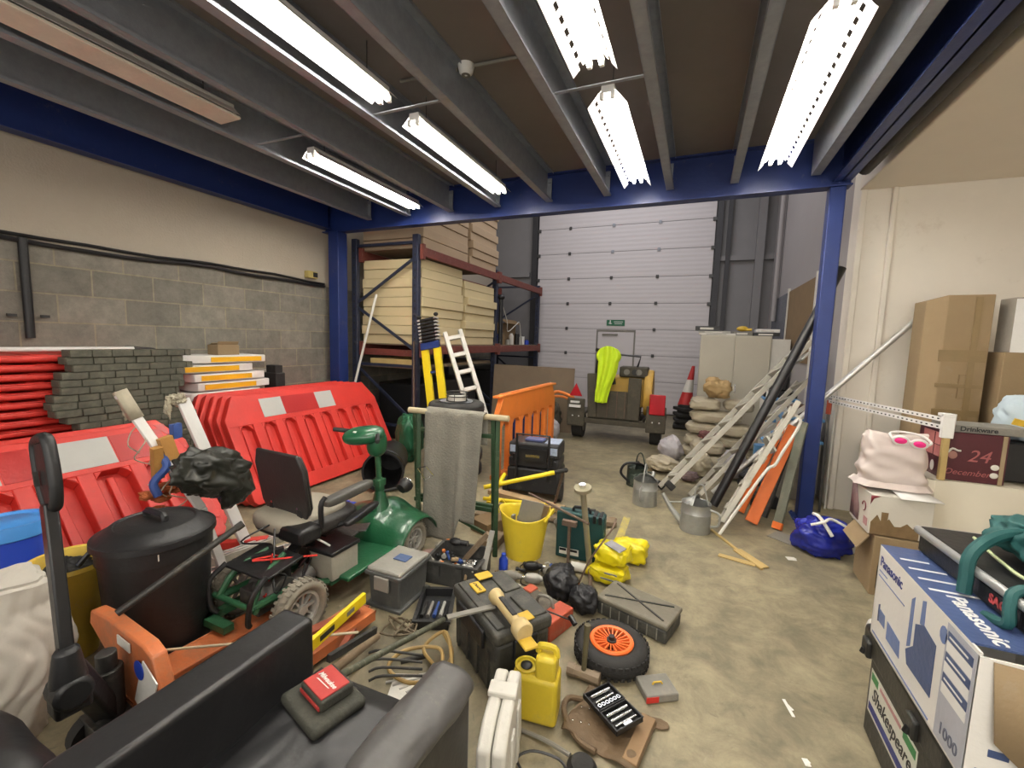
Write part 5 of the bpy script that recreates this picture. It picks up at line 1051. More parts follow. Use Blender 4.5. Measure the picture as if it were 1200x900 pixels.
# ---- barrow wheel with orange rim
t = T('barrow_wheel', 'pneumatic wheel with an orange plastic rim lying on the floor', 'wheel', (-.285, 2.03, 0)); b = MB(); pr = []
for q in range(17):
    a = -pi*.8+2*pi*.8*q/16; pr.append((.135+.045*cos(a), .052+.05*sin(a)))
b.lathe(pr, 48); b.build('tyre', 'black_rubber', t); b = MB()
for k in range(36):
    a = 2*pi*k/36
    for dz in (-.026, 0, .026): b.box((cos(a+dz*2)*.1775, sin(a+dz*2)*.1775, .052+dz*(1.0)), (.006, .018, .014), a)
b.build('tread_blocks', 'black_rubber', t); mat('rim_orange', (.85,.16,.03), .4, var=.1)
b = MB(); b.lathe([(.098, .088), (.103, .095), (.098, .10), (.090, .095), (.086, .07), (.08, .04), (0, .038)], 40); b.build('rim', mat('rim_dark_in', (.45,.12,.05), .5), t)
b = MB(); b.lathe([(.104, .088), (.106, .096), (.10, .103), (.086, .100), (.084, .09), (.104, .088)], 40)
for k in range(20):
    a = 2*pi*k/20; b.bar((cos(a)*.022, sin(a)*.022, .085), (cos(a+.12)*.088, sin(a+.12)*.088, .097), .006, .012)
b.build('spokes', 'rim_orange', t); b = MB(); b.lathe([(0, .115), (.014, .115), (.016, .10), (.024, .098), (.024, .06), (0, .06)], 18); b.lathe([(.03, .085), (.034, .09), (.034, .08)], 20); b.build('hub', 'black_clean', t)
# ---- dark organiser case leaning on the wheel
t = T('organiser_case', 'dusty dark organiser case lying behind the orange-rimmed wheel', 'case', (-.20, 2.40, 0), -.30, rot=(0, 0, -.30)); 
MB().bx(-.20, .20, -.11, .11, .0, .075).build('base', 'tb_dusty', t, bev=.01); MB().bx(-.205, .205, -.115, .115, .078, .105).build('lid', mat('lid_brown', (.15,.135,.10), .55, dust=.3), t, bev=.008)
for i in range(7): MB().bx(-.17+i*.053, -.165+i*.053, -.116, -.108, .01, .07).build('rib', 'dusty_grey', t)
b = MB(); b.bar((-.17, -.08, .108), (.17, .08, .108), .008, .006); b.bar((-.17, .08, .108), (.17, -.08, .108), .008, .006); b.build('lid_cross', 'tb_dusty', t)
# ---- lump hammer standing, tin, jerrycan
p = P(688, 795, .03); t = T('lump_hammer', 'sledge hammer head standing on the floor with its short wooden handle upright', 'hammer', (-.375, 1.835, 0), -.08); mat('head_tan', (.24,.18,.12), .65, var=.3)
b = MB(); b.add([], []); n8 = [(.028*cos(pi/8+pi*k/4), .028*sin(pi/8+pi*k/4)) for k in range(8)]
b.cyl((-.075, 0, .03), (-.04, 0, .03), .030, n=8); b.cyl((-.04, 0, .03), (.04, 0, .03), .026, n=8); b.cyl((.04, 0, .03), (.075, 0, .03), .030, n=8); b.build('head', 'head_tan', t)
b = MB(); b.tube([(0, 0, .05), (.003, 0, .15), (.006, .004, .27)], .013, 10, rr=[.012, .012, .015]); b.build('handle', mat('handle_olive', (.11,.095,.05), .6), t)
t = T('metal_tin', 'flat grey and red metal box on the floor in front of the wheel', 'tin', (-.06, 1.905, 0), .55); MB().bx(-.075, .075, -.06, .06, 0, .038).build('box', 'dusty_grey', t, bev=.006); MB().bx(-.076, -.02, -.062, -.058, .006, .032).build('red_side', 'red_plastic', t); MB().tube([(-.02, .0, .038), (-.015, 0, .048), (.02, 0, .048), (.025, 0, .038)], .004).build('catch', 'dw_yellow', t)
t = T('yellow_jerrycan', 'yellow plastic jerrycan with a cut-open side near the bottom of the picture', 'jerrycan', (-.515, 1.575, 0), .12); mat('can_yellow', (.60,.46,.03), .38, var=.2, dust=.3, dustc=(.4,.33,.1))
b = MB(); b.bx(-.095, .095, -.06, .06, 0, .20); b.build('body', 'can_yellow', t, bev=.02, seg=4); b = MB(); b.bx(-.0, .085, -.05, .05, .18, .285); b.build('shoulder', 'can_yellow', t, bev=.015, seg=3)
b = MB(); b.tube([(.005, 0, .28), (.01, 0, .305), (.07, 0, .305), (.08, 0, .27)], .014, 8, smooth=3); b.build('handle', 'can_yellow', t); b = MB(); b.lathe([(.045, 0), (.048, .012), (.040, .012), (.036, .0), (0, -.0)], 24, (-.045, -.0, .198)); b.build('cut_opening', 'can_yellow', t); b = MB(); b.ball((-.045, 0, .205), (.05, .05, .02)); b.build('hole_shade', 'black_plastic', t)  # black lens stands in for the shade inside the cut opening
# ---- white plastic case standing on edge
t = T('white_case', 'off-white plastic tool case standing on edge at the right arm of the armchair', 'case', (-.535, 1.27, 0), 1.80); mat('case_white', (.62,.60,.54), .5, var=.1, dust=.15)
b = MB(); o_ = [(-.20, 0), (.17, 0), (.19, .03), (.13, .31), (.10, .335), (-.12, .335), (-.20, .30)]
b.prism(o_, .045, None, (0, -.024, 0)); b.build('half_shell', 'case_white', t, bev=.012, seg=3); b = MB(); b.prism(o_, .045, None, (0, .024, 0)); b.build('half_shell', 'case_white', t, bev=.012, seg=3)
for x in (-.08, .04): MB().bx(x-.025, x+.025, -.056, -.045, .05, .26).build('rib', 'case_white', t, bev=.005)
MB().bx(-.03, .03, -.05, .05, .33, .35).build('latch', 'case_white', t, bev=.005)
# ---- tool belt with socket set
mat('leather_brown', (.13,.085,.045), .7, var=.4, bump=.4); mat('leather_tan', (.24,.15,.075), .7, var=.3)
p = P(700, 850, 0); t = T('tool_belt', 'worn brown leather tool belt pouch lying on the floor under the socket set', 'tool belt', (-.215, 1.635, 0), -.2)
b = MB(); b.sheet(lambda u, v: Vector((-.15+.30*u, -.14+.26*v, .012+.010*sin(u*9)+.012*noise.noise(Vector((u*5, v*5, 3)))+.02*(1-u)*(sin(v*7)*.5+.5))), 30, 26); b.build('pouch', 'leather_brown', t, solid=.006)
b = MB(); b.bx(.09, .145, -.12, .12, .02, .03); b.build('tan_panel', 'leather_tan', t, bev=.003); b = MB(); b.tube([(-.15, .05, .01), (-.19, .0, .03), (-.17, -.08, .04), (-.08, -.14, .02), (.0, -.15, .02)], .012, smooth=4); b.build('belt_loop', 'leather_brown', t)
for i in range(9): MB().ball((-.12+.03*(i % 3), -.1+.05*(i//3)+.01*i, .045), (.008, .008, .006), 8, 6).build('rivet', 'chrome', t)
b = MB(); b.prism([(0, -.022), (.13, -.026), (.155, -.015), (.16, .0), (.155, .015), (.13, .026), (0, .022)], .006, Rm((pi/2, 0, 0)), (0, 0, 0)); 
tag(b.build('leather_strap', 'leather_brown', bev=.002), 'dark rounded leather strap end sticking out right of the tool belt', 'strap').location = (-.155, 1.715, .008); COL.objects[-1] if False else None
bpy.data.objects['leather_strap'].rotation_euler = (0, 0, .12)
t = T('socket_set', 'open black socket set case with chrome tools on the tool belt', 'socket set', (-.215, 1.66, .060), -.75+.1)
for s, r in ((-1, 0), (1, 0)):
    b = MB(); x0, x1 = (-.10, -.002) if s < 0 else (.002, .10); b.bx(x0, x1, -.07, .07, 0, .006); 
    for (q0, q1, w0, w1) in ((x0, x1, -.07, -.064), (x0, x1, .064, .07), (x0, x0+.006, -.07, .07), (x1-.006, x1, -.07, .07)): b.bx(q0, q1, w0, w1, 0, .022)
    b.build('case_half', 'black_clean', t, bev=.002)
for i in range(6): MB().lathe([(.005, 0), (.009, 0), (.009, .02), (.005, .02), (.004, .006)], 12, (-.018, -.052+.02*i, .006)).build('socket', 'chrome', t)
MB().cyl((-.075, -.05, .014), (-.075, .05, .014), .008).build('ratchet', 'chrome', t); MB().cyl((-.045, -.05, .013), (-.05, .05, .013), .005).build('extension_bar', 'chrome', t)
for i in range(3): MB().cyl((.025+.025*i, -.055, .013), (.025+.025*i, .055, .013), .007-.001*i).build('wrench', 'chrome', t)
MB().bx(.08, .094, -.02, .02, .008, .018).build('wrench_head', 'chrome', t)
# cable & tool at the bottom edge
tag(MB().tube([P(603, 852, .01), P(640, 868, .02), P(668, 885, .03)], .008, smooth=4).build('grey_hose', 'dusty_grey'), 'grey hose lying from the jerrycan towards the bottom edge', 'hose')
tag(MB().tube([P(612, 905, .01), P(606, 888, .02), P(625, 880, .03), P(655, 890, .02), P(668, 910, .01)], .005, smooth=6).build('black_cable', 'black_clean'), 'thin black cable looped at the bottom edge beside the tool belt', 'cable')
p = P(690, 896, .03); tag(MB().lathe([(0, 0), (.05, 0), (.055, .03), (.04, .05), (0, .05)], 24).build('black_reel', 'black_rubber'), 'round black reel cut off by the bottom edge below the tool belt', 'reel').location = (p.x-.02, p.y-.02, 0)
# ---- coiled yellow hose, fork, levels, planks by the forks
tag(MB().tube([P(520, 742, .05), P(530, 765, .03), P(518, 785, .02), P(505, 775, .02), P(497, 758, .04), P(520, 740, .06), P(528, 760, .07), P(524, 790, .02), P(480, 800, .02), P(455, 782, .03), P(475, 762, .04), P(515, 760, .04), P(518, 790, .03)], .009, 8, smooth=6).build('air_hose', mat('hose_tan', (.42,.28,.10), .5)), 'coiled tan yellow hose on the floor left of the large toolbox', 'hose')
a = P(518, 727, .10); c = P(398, 795, .10); t = T('garden_fork', 'long dirty green-grey shafted fork lying beside the hose', 'garden fork', (0, 0, 0)); MB().cyl(P(398, 792, .34), P(520, 726, .10), .013).build('shaft', mat('shaft_green', (.07,.075,.05), .6, var=.5, dust=.4, scale=20), t)
for i in range(4):
    q = P(432, 765+i*11, .05); MB().tube([q, P(448, 762+i*10, .06), P(495, 768+i*8, .03)], .006, smooth=3).build('tine', 'dark_metal', t)
tag(MB().bar(P(385, 772, .22), P(440, 738, .16), .02, .03).build('steel_tube', 'dark_metal'), 'short dark tube resting by the orange fork', 'tube'); tag(MB().cyl(P(372, 800, .10), P(442, 745, .05), .02).build('wooden_shaft', 'timber_dirty'), 'brown wooden handle lying on the floor beside the orange fork', 'handle')
rs = random.Random(6); tag(MB().tube([P(440+rs.uniform(0, 60), 722+rs.uniform(0, 25), .02+rs.uniform(0, .03)) for _ in range(16)], .006, 6, smooth=3).build('rusty_chain', mat('chain', (.14,.11,.07), .6, metal=.5)), 'heap of rusty chain left of the black tray', 'chain')
a = P(358, 762, .16); c = P(427, 700, .16); t = T('spirit_level', 'yellow box spirit level lying across the orange pallet fork', 'spirit level', (0, 0, 0)); d = (c-a).normalized(); MB().bar(a, c, .022, .055).build('body', 'yellow_bright', t, bev=.003)
m_ = a.lerp(c, .3); MB().bar(m_-d*.05, m_+d*.05, .024, .03).build('grip_slot', 'black_clean', t, bev=.004); m_ = a.lerp(c, .7); MB().bar(m_-d*.03, m_+d*.03, .024, .025).build('vial_window', 'dusty_grey', t, bev=.003)
tag(MB().bar(P(358, 742, .12), P(420, 715, .12), .05, .015).build('red_plank', mat('plank_red', (.25,.06,.03), .7)), 'dark red plank lying under the yellow level', 'plank')
tag(MB().bar(P(430, 712, .06)+Vector((0, 0, 0)), P(400, 762, .05), .03, .03).build('red_plank', 'plank_red'), 'dark red bar lying beside the pallet fork below the grey tote', 'bar')
for i, (p, q, m_, l) in enumerate((((452, 800), (520, 785), 'galv_dull', 'small steel rods bundle under the hose'), ((470, 775), (500, 768), 'dark_metal', 'dark angle iron lying under the hose'))):
    b = MB()
    for k in range(4 if i == 0 else 1): b.cyl(P(p[0]+k*8, p[1]+k*4, .01), P(q[0]-k*4, q[1]+k*3, .01), .006 if i == 0 else .012)
    tag(b.build('steel_rods', m_), l, 'rods')
b = MB(); b.box((0, 0, .006), (.12, .16, .012), .4); o = b.build('white_card', 'white_plastic'); p = P(470, 813); o.location = (p.x-.0, p.y+.02, 0); tag(o, 'pale flat card on the floor just behind the armchair arm', 'card')
# ================================================================== TRAILER ROLLER with hi-vis jacket
mat('rol_yellow', (.50,.30,.05), .5, var=.25, dust=.25); mat('rol_dark', (.06,.052,.035), .7, var=.45, dust=.4, dustc=(.13,.11,.07)); mat('red_lens', (.45,.01,.02), .25)
t = T('trailer_roller', 'old yellow and brown compactor on a small two-wheeled trailer before the roller door', 'trailer', (-1.08, 6.75, 0), .03)
for s in (-1, 1):
    MB().cyl((s*.60-.08, .12, .20), (s*.60+.08, .12, .20), .20, n=30).build('tyre', 'black_rubber', t); b = MB(); b.lathe([(0, -.09), (.09, -.09), (.10, -.085), (.1, .085), (.09, .09), (0, .09)], 24, (s*.60, .12, .20), (0, pi/2, 0)); b.build('wheel_rim', 'dusty_grey', t)
    b = MB(); b.bx(s*.60-.14, s*.60+.14, -.14, .42, .40, .44); b.bx(s*.60-.14, s*.60+.14, -.16, -.13, .22, .66 if s < 0 else .62); b.build('mudguard', 'rol_dark', t, bev=.02)
    for q in (-.05, .05): MB().ball((s*.60+q, -.17, .38), (.03, .01, .03)).build('rivet_light', 'chrome', t)
MB().bx(.50, .72, -.19, -.15, .50, .80).build('tail_light', 'red_lens', t, bev=.01); b = MB(); b.prism([(-.10, 0), (.10, 0), (0, .20)], .02, None, (-.60, -.19, .70)); b.build('reflector_triangle', 'red_lens', t, bev=.003); MB().bx(-.68, -.54, -.20, -.17, .59, .62).build('plate_strip', 'white_clean', t); MB().bx(-.70, -.52, -.20, -.17, .52, .56).build('plate_strip', 'white_clean', t)
b = MB(); b.bx(-.50, .50, -.14, -.08, .28, .36); b.bx(-.42, -.36, -.1, .9, .3, .38); b.bx(.36, .42, -.1, .9, .3, .38); b.build('trailer_frame', 'rol_dark', t, bev=.006); MB().bx(-.42, .40, -.08, .6, .34, .38).build('trailer_bed', 'rol_dark', t)
MB().bx(-.33, .36, -.12, -.06, .38, .80).build('tail_board', 'rol_dark', t, bev=.006)
for x, w_, h_, tl in ((-.36, .14, 1.06, .05), (.27, .19, 1.02, -.02)): MB().box((x, -.12, .38+(h_-.38)/2), (w_, .06, h_-.38), (0, -tl, 0)).build('loading_ramp', 'rol_dark', t, bev=.01)
for x in (-.12, .02, .14): MB().bx(x-.006, x+.006, -.13, -.11, .4, .8).build('ramp_bar', 'steel_rust', t)
MB().bx(-.24, .42, .05, .55, .56, 1.02).build('engine_cover', 'rol_yellow', t, bev=.04); b = MB(); b.lathe([(0, 0), (.30, 0), (.31, .02), (.31, .10), (.30, .12), (0, .12)], 36, (.40, .2, .78), (0, pi/2, 0), sx=1.15); b.build('side_guard', 'rol_yellow', t)
MB().bx(.02, .44, .0, .3, 1.02, 1.18).build('control_box', 'rol_dark', t, bev=.02); 
for x in (.13, .25, .31): MB().lathe([(0, 0), (.045, 0), (.045, .01), (0, .01)], 18, (x, -.005, 1.10), (pi/2, 0, 0)).build('gauge', 'dusty_grey' if x != .25 else 'black_clean', t)
b = MB(); b.tube([(-.32, .02, .7), (-.33, .02, 1.3), (-.10, .02, 1.32)], .018, smooth=2); b.tube([(-.05, -.02, .9), (-.12, -.04, 1.38), (-.30, -.26, 1.43)], .028); b.tube([(.28, .04, 1.18), (.32, .04, 1.34), (.0, .04, 1.36)], .016); b.build('control_levers', 'black_plastic', t)
MB().cyl((-.12, .3, .36), (.1, .3, .36), .0) if False else None
MB().cyl((-.36, .35, .56), (.34, .35, .56), .22, n=30).build('drum_roller', 'steel_rust', t)
mat('hivis', (.62,.86,.02), .6, var=.12, bump=.3, bscale=12)
c = PY(709, 412, 6.55)
def hv(u, v):
    z = 1.44-.80*v; w_ = (.13+.05*sin(min(1, v*4)*pi)*1.0) if v < .25 else .125+.02*sin(v*6); w_ *= 1-.25*max(0, v-.8)*5
    return Vector((c.x+.07+(u-.5)*2*w_*(1)-.06*v+.02*sin(v*5), 6.50-.04-.05*sin(pi*u)-.018*sin(u*16+v*3), z+(.05*sin(u*pi) if v < .1 else 0)))
b = MB(); b.sheet(hv, 34, 44); o = b.build('hi_vis_jacket', 'hivis', solid=.012); tag(o, 'fluorescent yellow jacket hanging over the lever of the small compactor', 'jacket')
# strap junk left of trailer
b = MB(); b.tube([PY(643, 462, 6.6), PY(655, 459, 6.7), PY(672, 466, 6.7), PY(668, 470, 6.7)], .025, smooth=4); b.tube([PY(645, 464, 6.7), PY(660, 465, 6.8), PY(671, 470, 6.8)], .02, smooth=3); tag(b.build('orange_frame_tube', 'orange_plastic'), 'bent orange tube handle left of the trailer', 'handle')
b = MB(); crumple(b, (-2.20, 6.82, .30), (.46, .36, .60), 2.4, .35, flat=-.298); tag(b.build('dark_machine_heap', 'rol_dark'), 'dark oily machine parts heaped left of the trailer wheel', 'machine')
b = MB(); crumple(b, (-2.03, 6.42, .17), (.30, .28, .34), 9.4, .25, flat=-.168); tag(b.build('white_sack', mat('sack_white', (.42,.40,.42), .6)), 'off-white plastic sack on the floor left of the trailer', 'sack')
# floor bits
for (x, y, sx, sy, m_, l) in ((924, 830, .012, .09, 'white_clean', 'thin white strip lying on the open floor'), (927, 655, .06, .05, 'white_plastic', 'scrap of clear plastic on the floor left of the blue bag'), (945, 894, .02, .03, 'white_clean', 'tiny white scrap on the floor at the bottom edge')):
    p = P(x, y); tag(MB().box((0, 0, .002), (sx, sy, .003), .25).box((sx*.2, sy*.1, .004), (sx*.7, sy*.5, .002), .6).build('floor_scrap', m_), l, 'scrap').location = (p.x, p.y, 0)
# ================================================================== RIGHT SIDE, FAR
mat('cupboard_cream', (.50,.47,.38), .55, var=.05); 
t = T('metal_cupboard', 'tall cream two-door cupboard against the right wall in front of the roller door', 'cupboard', (.64, 7.45, 0)); MB().bx(-.58, .36, -.24, .22, .02, 1.70).build('carcass', 'cupboard_cream', t, bev=.004); 
for s in (-1, 1): MB().bx(-.11+(-.46 if s < 0 else .004), -.11+(-.004 if s < 0 else .46), -.258, -.242, .06, 1.68).build('door', 'cupboard_cream', t, bev=.003); MB().bx(-.11+s*.04-.01, -.11+s*.04+.01, -.275, -.258, .85, .98).build('handle', 'chrome', COL.objects[-1])
MB().bx(.36, .60, -.2, .22, .02, 1.66).build('side_panel', 'white_plastic', t, bev=.003)
for i, (x, y, w_, d_, h_, z, m_, n, l, c_) in enumerate(((.28, 7.4, .5, .32, .03, 1.70, 'white_plastic', 'paper_stack', 'lower flat white stack of papers on the cream cupboard', 'papers'), (.24, 7.4, .44, .3, .03, 1.732, 'galv_dull', 'flat_box', 'flat grey box resting on the papers on the cream cupboard', 'box'), (.14, 7.38, .34, .26, .07, 1.764, 'black_plastic', 'black_case', 'small black case topmost on the papers on the cream cupboard', 'case'), (.62, 7.4, .26, .3, .06, 1.70, 'dusty_grey', 'flat_box', 'low dark grey box in the middle of the cupboard top', 'box'), (.93, 7.4, .34, .26, .05, 1.70, 'black_plastic', 'black_case', 'dark flat case at the right end of the cupboard top', 'case'), (.95, 7.4, .3, .22, .05, 1.752, 'white_clean', 'white_box', 'flat white box on the dark case at the right end of the cupboard', 'box'))):
    t = T(n, l, c_, (x, y, z)); MB().bx(-w_/2, w_/2, -d_/2, d_/2, .001, h_).build('body', m_, t, bev=.004); MB().bx(-w_*.3, w_*.25, -d_/2-.002, -d_/2+.001, h_*.25, h_*.7).build('edge_label', 'white_plastic' if m_ != 'white_plastic' else 'galv_dull', t)
tag(MB().ball((.62, 7.33, 1.803), (.16, .12, .08)).cyl((.66, 7.3, 1.79), (.74, 7.28, 1.79), .02).build('yellow_tool', 'dw_yellow'), 'small yellow and black tool on the cupboard top', 'tool')
# cone on black stacked bases
t = T('traffic_cone', 'red and white traffic cone stacked on black cone bases beside the roller door', 'cone', (-.12, 8.5, 0))
b = MB()
for k in range(4): b.box((.01*k, 0, .05+.105*k), (.36-.01*k, .36, .06), .2*k); b.cyl((.01*k, 0, .05+.105*k), (.01*k, 0, .14+.105*k), .15)
b.build('black_base', 'black_rubber', t, bev=.01); b = MB(); L = .72; 
def conez(z0, z1, m_, n):
    r = lambda z: .125-.10*z/L; o = MB().lathe([(r(z0), .44+z0), (r(z1), .44+z1)]+([(0, .44+z1)] if z1 >= L else []), 28); 
    o.v = [Vector((v.x+.10*(v.z-.44)/L, v.y, v.z)) for v in o.v]; o.build(n, m_, t)
conez(0, .24, mat('cone_red', (.50,.03,.03), .5), 'cone_lower'); conez(.24, .47, 'white_plastic', 'reflective_band'); conez(.47, L, 'cone_red', 'cone_tip')
# sandbag stack
mat('sack', (.40,.35,.25), .6, var=.2, scale=4, dust=.15, bump=.3, bscale=12); mat('sack_tan', (.40,.27,.12), .75, var=.2, bump=.3)
sk = [(.12, 6.45, 0, .44, 'bottom left'), (.56, 6.47, 0, .40, 'bottom right'), (.13, 6.45, .168, .42, 'second layer left'), (.56, 6.47, .168, .40, 'second layer right'), (.14, 6.44, .336, .42, 'third layer left'), (.56, 6.46, .336, .38, 'third layer right'), (.30, 6.42, .504, .66, 'fourth layer, long one'), (.16, 6.43, .672, .40, 'top layer left'), (.57, 6.46, .672, .38, 'top layer right'), (.22, 6.02, 0, .46, 'front bottom one'), (.22, 6.02, .168, .42, 'front upper one')]
for i, (x, y, z, L, l) in enumerate(sk):
    b = MB(); crumple(b, (0, 0, .083), (L, .38, .164), 1.7*i, .16, 56, 34, 1.6, e=.62, flat=-.082); o = b.build('filled_sack', 'sack'); o.location = (x, y, z); o.rotation_euler = (0, 0, .03*sin(i*2.2)); tag(o, 'dusty grey plastic sack in the pile before the cream cupboard, '+l, 'sack', 'filled sacks in the pile')
b = MB(); crumple(b, (0, 0, .13), (.36, .28, .28), 6.2, .4, flat=-.13); b.ball((-.06, .0, .22), (.18, .16, .12), 18, 12, None, .3); o = b.build('tan_bag', 'sack_tan'); o.location = (.30, 6.42, .840); tag(o, 'open tan canvas bag on top of the grey sack pile', 'bag')
heap = [((797, 528), .30, (.46, .4, .5), 'sack_white', 'clear_wrap', 'shiny plastic wrapping heaped against the sack pile', 'wrapping'), ((790, 540), .10, (.6, .4, .26), 'sack', 'empty_sack', 'flattened beige sack on the floor before the sack pile', 'sack'), ((825, 545), .18, (.4, .36, .36), 'sack', 'empty_sack', 'crumpled beige sack leaning on the wrapping', 'sack'), ((765, 545), .05, (.5, .3, .12), 'sack_tan', 'brown_cloth', 'flat brown cloth trailing on the floor beside the sacks', 'cloth'), ((800, 560), .08, (.5, .3, .2), mat('rug', (.16,.11,.11), .8, var=.8, scale=22), 'patterned_cloth', 'dark patterned cloth under the aluminium ladder', 'cloth'), ((843, 505), .42, (.28, .24, .15), mat('cloth_red', (.13,.045,.04), .7, var=.4), 'red_cloth', 'dark red cloth among the sacks', 'cloth'), ((870, 545), .22, (.5, .4, .44), 'sack_white', 'white_bag', 'off-white bag with blue print behind the black pipe', 'bag'), ((905, 545), .16, (.4, .5, .32), 'cloth_black', 'dark_cloth', 'black cloth bundle behind the ladders', 'cloth'), ((918, 470), .80, (.3, .3, .2), mat('cloth_multi', (.14,.09,.07), .8, var=.9, scale=14), 'mixed_rags', 'mixed rags on the clutter behind the silver pole', 'rag')]
HP = [((-.22, 6.02), (.34, .34, .36), 0), ((-.28, 5.45), (.40, .34, .20), 0), ((.14, 5.50), (.32, .36, .30), 0), ((-.36, 5.80), (.26, .08, .06), 0), ((.02, 5.20), (.24, .18, .12), 0), ((.22, 6.0), (.26, .22, .12), .336), ((.50, 5.56), (.30, .30, .34), 0), ((.62, 5.20), (.22, .22, .20), 0), ((1.05, 5.30), (.26, .28, .12), .842)]
for i, (_a, _b, _c, m_, n, l, c_) in enumerate(heap):
    (x, y), d, z = HP[i]; b = MB(); crumple(b, (0, 0, d[2]/2), d, 2.9*i+1, .3); o = b.build(n, m_); o.location = (x, y, z+.001); tag(o, l, c_)
# boxes and tubs behind the ladders
def lidbox(n, l, c_, x, y, z, w_, d_, h_, m1, m2, rz=0.):
    t = T(n, l, c_, (x, y, z), rz); b = MB(); b.box((0, 0, h_/2), (w_*.93, d_*.93, h_), None, 1.06); b.build('body', m1, t, bev=.008); MB().bx(-w_/2-.01, w_/2+.01, -d_/2-.01, d_/2+.01, h_-.002, h_+.03).build('lid', m2, t, bev=.008); return t
mat('tub_lid_blue', (.12,.30,.55), .4)
lidbox('storage_tub', 'white tub with a blue lid low down behind the sacks and ladder', 'tub', 1.02, 6.05, 0, .42, .5, .42, 'white_plastic', 'tub_lid_blue'); lidbox('storage_tub', 'white tub with a blue lid stacked in the middle behind the ladder', 'tub', 1.01, 6.02, .452, .40, .46, .22, 'white_clean', 'tub_lid_blue'); lidbox('storage_tub', 'white and blue printed tub carrying the black tool case', 'tub', .95, 6.0, .704, .34, .4, .22, 'white_clean', 'tub_lid_blue')
t = T('black_tool_tray', 'black slotted tray on the blue-lidded tub behind the ladder', 'tray', (.95, 6.0, .956)); MB().bx(-.17, .17, -.14, .14, .001, .07).build('tray', 'black_plastic', t, bev=.008); t2 = T('black_power_tool', 'black power tool standing on the slotted tray in front of the cupboard', 'tool', (.94, 6.0, 1.028)); b = MB(); b.box((0, 0, .10), (.17, .14, .18), (0, .1, 0)); b.bar((-.06, 0, .03), (-.2, 0, .01), .03, .03); b.build('body', 'black_plastic', t2, bev=.02)
tag(MB().tube([(.80, 5.765, .82), (.80, 5.76, 1.0), (.80, 5.77, 1.1)], .012).build('white_hook', 'white_clean'), 'white plastic strap end hooked over the blue-lidded tub', 'hook')
lidbox('storage_tub', 'tub with a bright blue lid close behind the black pipe', 'tub', 1.02, 5.25, 0, .38, .4, .60, 'dusty_grey', 'tub_lid_blue'); lidbox('storage_box', 'pale box with blue lid high beside the blue column', 'box', 1.04, 5.3, .632, .36, .36, .18, 'white_plastic', 'tub_lid_blue')
tag(MB().cyl((.74, 5.44, .001), (.74, 5.44, .44), .07).cyl((.74, 5.44, .44), (.74, 5.44, .46), .074).build('blue_canister', 'tub_lid_blue'), 'round blue-lidded canister between ladder and pipe', 'canister')
# ladders
A = P(766, 598, .02); Tp = Vector((1.02, 5.02, 1.42)); 
L1 = ladder('extension_ladder', 'long aluminium ladder leaning low across the clutter, farther from the camera', A+Vector((.05, .46, 0)), Tp+Vector((0, .34, .05)), .36, 8, 'alu_dull', .048, side=(.0, 1, 0.0), rung='alu_dull', depth=.03, rungw=.045)
L2 = ladder('extension_ladder', 'second aluminium ladder section lying on the long one, shorter', A+Vector((.34, .47, .0)), Tp+Vector((.06, .34, -.24)), .28, 7, 'alu_dull', .04, side=(.0, 1, 0.0), rung='alu_dull', depth=.028, rungw=.04)
for s in (-1, 1): MB().box((s*.21, 0, .02), (.05, .09, .06)).build('rubber_foot', 'black_rubber', L1, bev=.006)
MB().box((.0, -.05, 1.9), (.46, .02, .12)).build('top_bracket', 'alu', L1, bev=.004)
B_ = P(836, 620, .02); Tb = PY(936, 480, 4.42)
L3 = ladder('step_ladder', 'white-edged aluminium step ladder leaning right of the black pipe', B_+Vector((.06, .12, 0)), Tb+Vector((-.04, -.06, .02)), .22, 5, 'alu_dull', .042, side=(.15, 1, 0), rung='alu_dull', depth=.028, rungw=.06)
MB().box((0, .0, .78), (.19, .14, .02), (.6, 0, 0)).build('platform', 'galv_dull', L3, bev=.004); 
MB().tube([P(845, 622, .03), PY(905, 545, 4.22), PY(912, 528, 4.26), PY(937, 496, 4.38), PY(936, 487, 4.40), PY(925, 484, 4.40)], .013, smooth=4)
tag(MB().tube([P(843, 626, .03), PY(895, 555, 4.02), PY(908, 545, 4.06), PY(917, 530, 4.10), PY(936, 500, 4.22), PY(937, 490, 4.25), PY(930, 486, 4.26)], .012, smooth=4).build('bent_tube', 'white_plastic'), 'white bent tube lying in front of the step ladder', 'tube')
tag(MB().cyl(P(836, 592, .05), PY(986, 314, 4.80), .040, n=20).build('black_pipe', 'black_clean'), 'long thick black plastic pipe leaning up behind the blue column', 'pipe')
_a = PY(1084, 366, 4.86); _b = PY(835, 577, 4.70); _b = _a.lerp(_b, (_a.z-.03)/(_a.z-_b.z)) if _b.z < .03 else _b
tag(MB().cyl(_b, _a, .024).build('silver_pole', 'alu'), 'long silver pole sloping up to the big carton behind the blue column', 'pole')
tag(MB().bar(PY(842, 540, 5.1), PY(955, 470, 4.9), .06, .04).build('grey_rail', 'galv_dull'), 'grey steel rail lying behind the black pipe', 'rail'); tag(MB().bar(PY(850, 560, 5.0), PY(958, 495, 4.85), .04, .05).build('grey_rail', 'dark_metal'), 'darker steel rail just below the grey one behind the black pipe', 'rail')
mat('ora', (.70,.15,.02), .5, var=.15, dust=.15)
tag(MB().bar(P(880, 612, .02), PY(931, 500, 4.50), .04, .10, (1, 0, 0)).build('orange_board', 'ora', bev=.006), 'orange plastic board leaning at the blue column, nearer one', 'board', None); tag(MB().bar(P(880, 606, .02)+Vector((-.08, .1, 0)), PY(918, 495, 4.55), .03, .07, (1, 0, 0)).build('orange_board', 'ora', bev=.006), 'narrower orange board leaning just behind the nearer one', 'board')
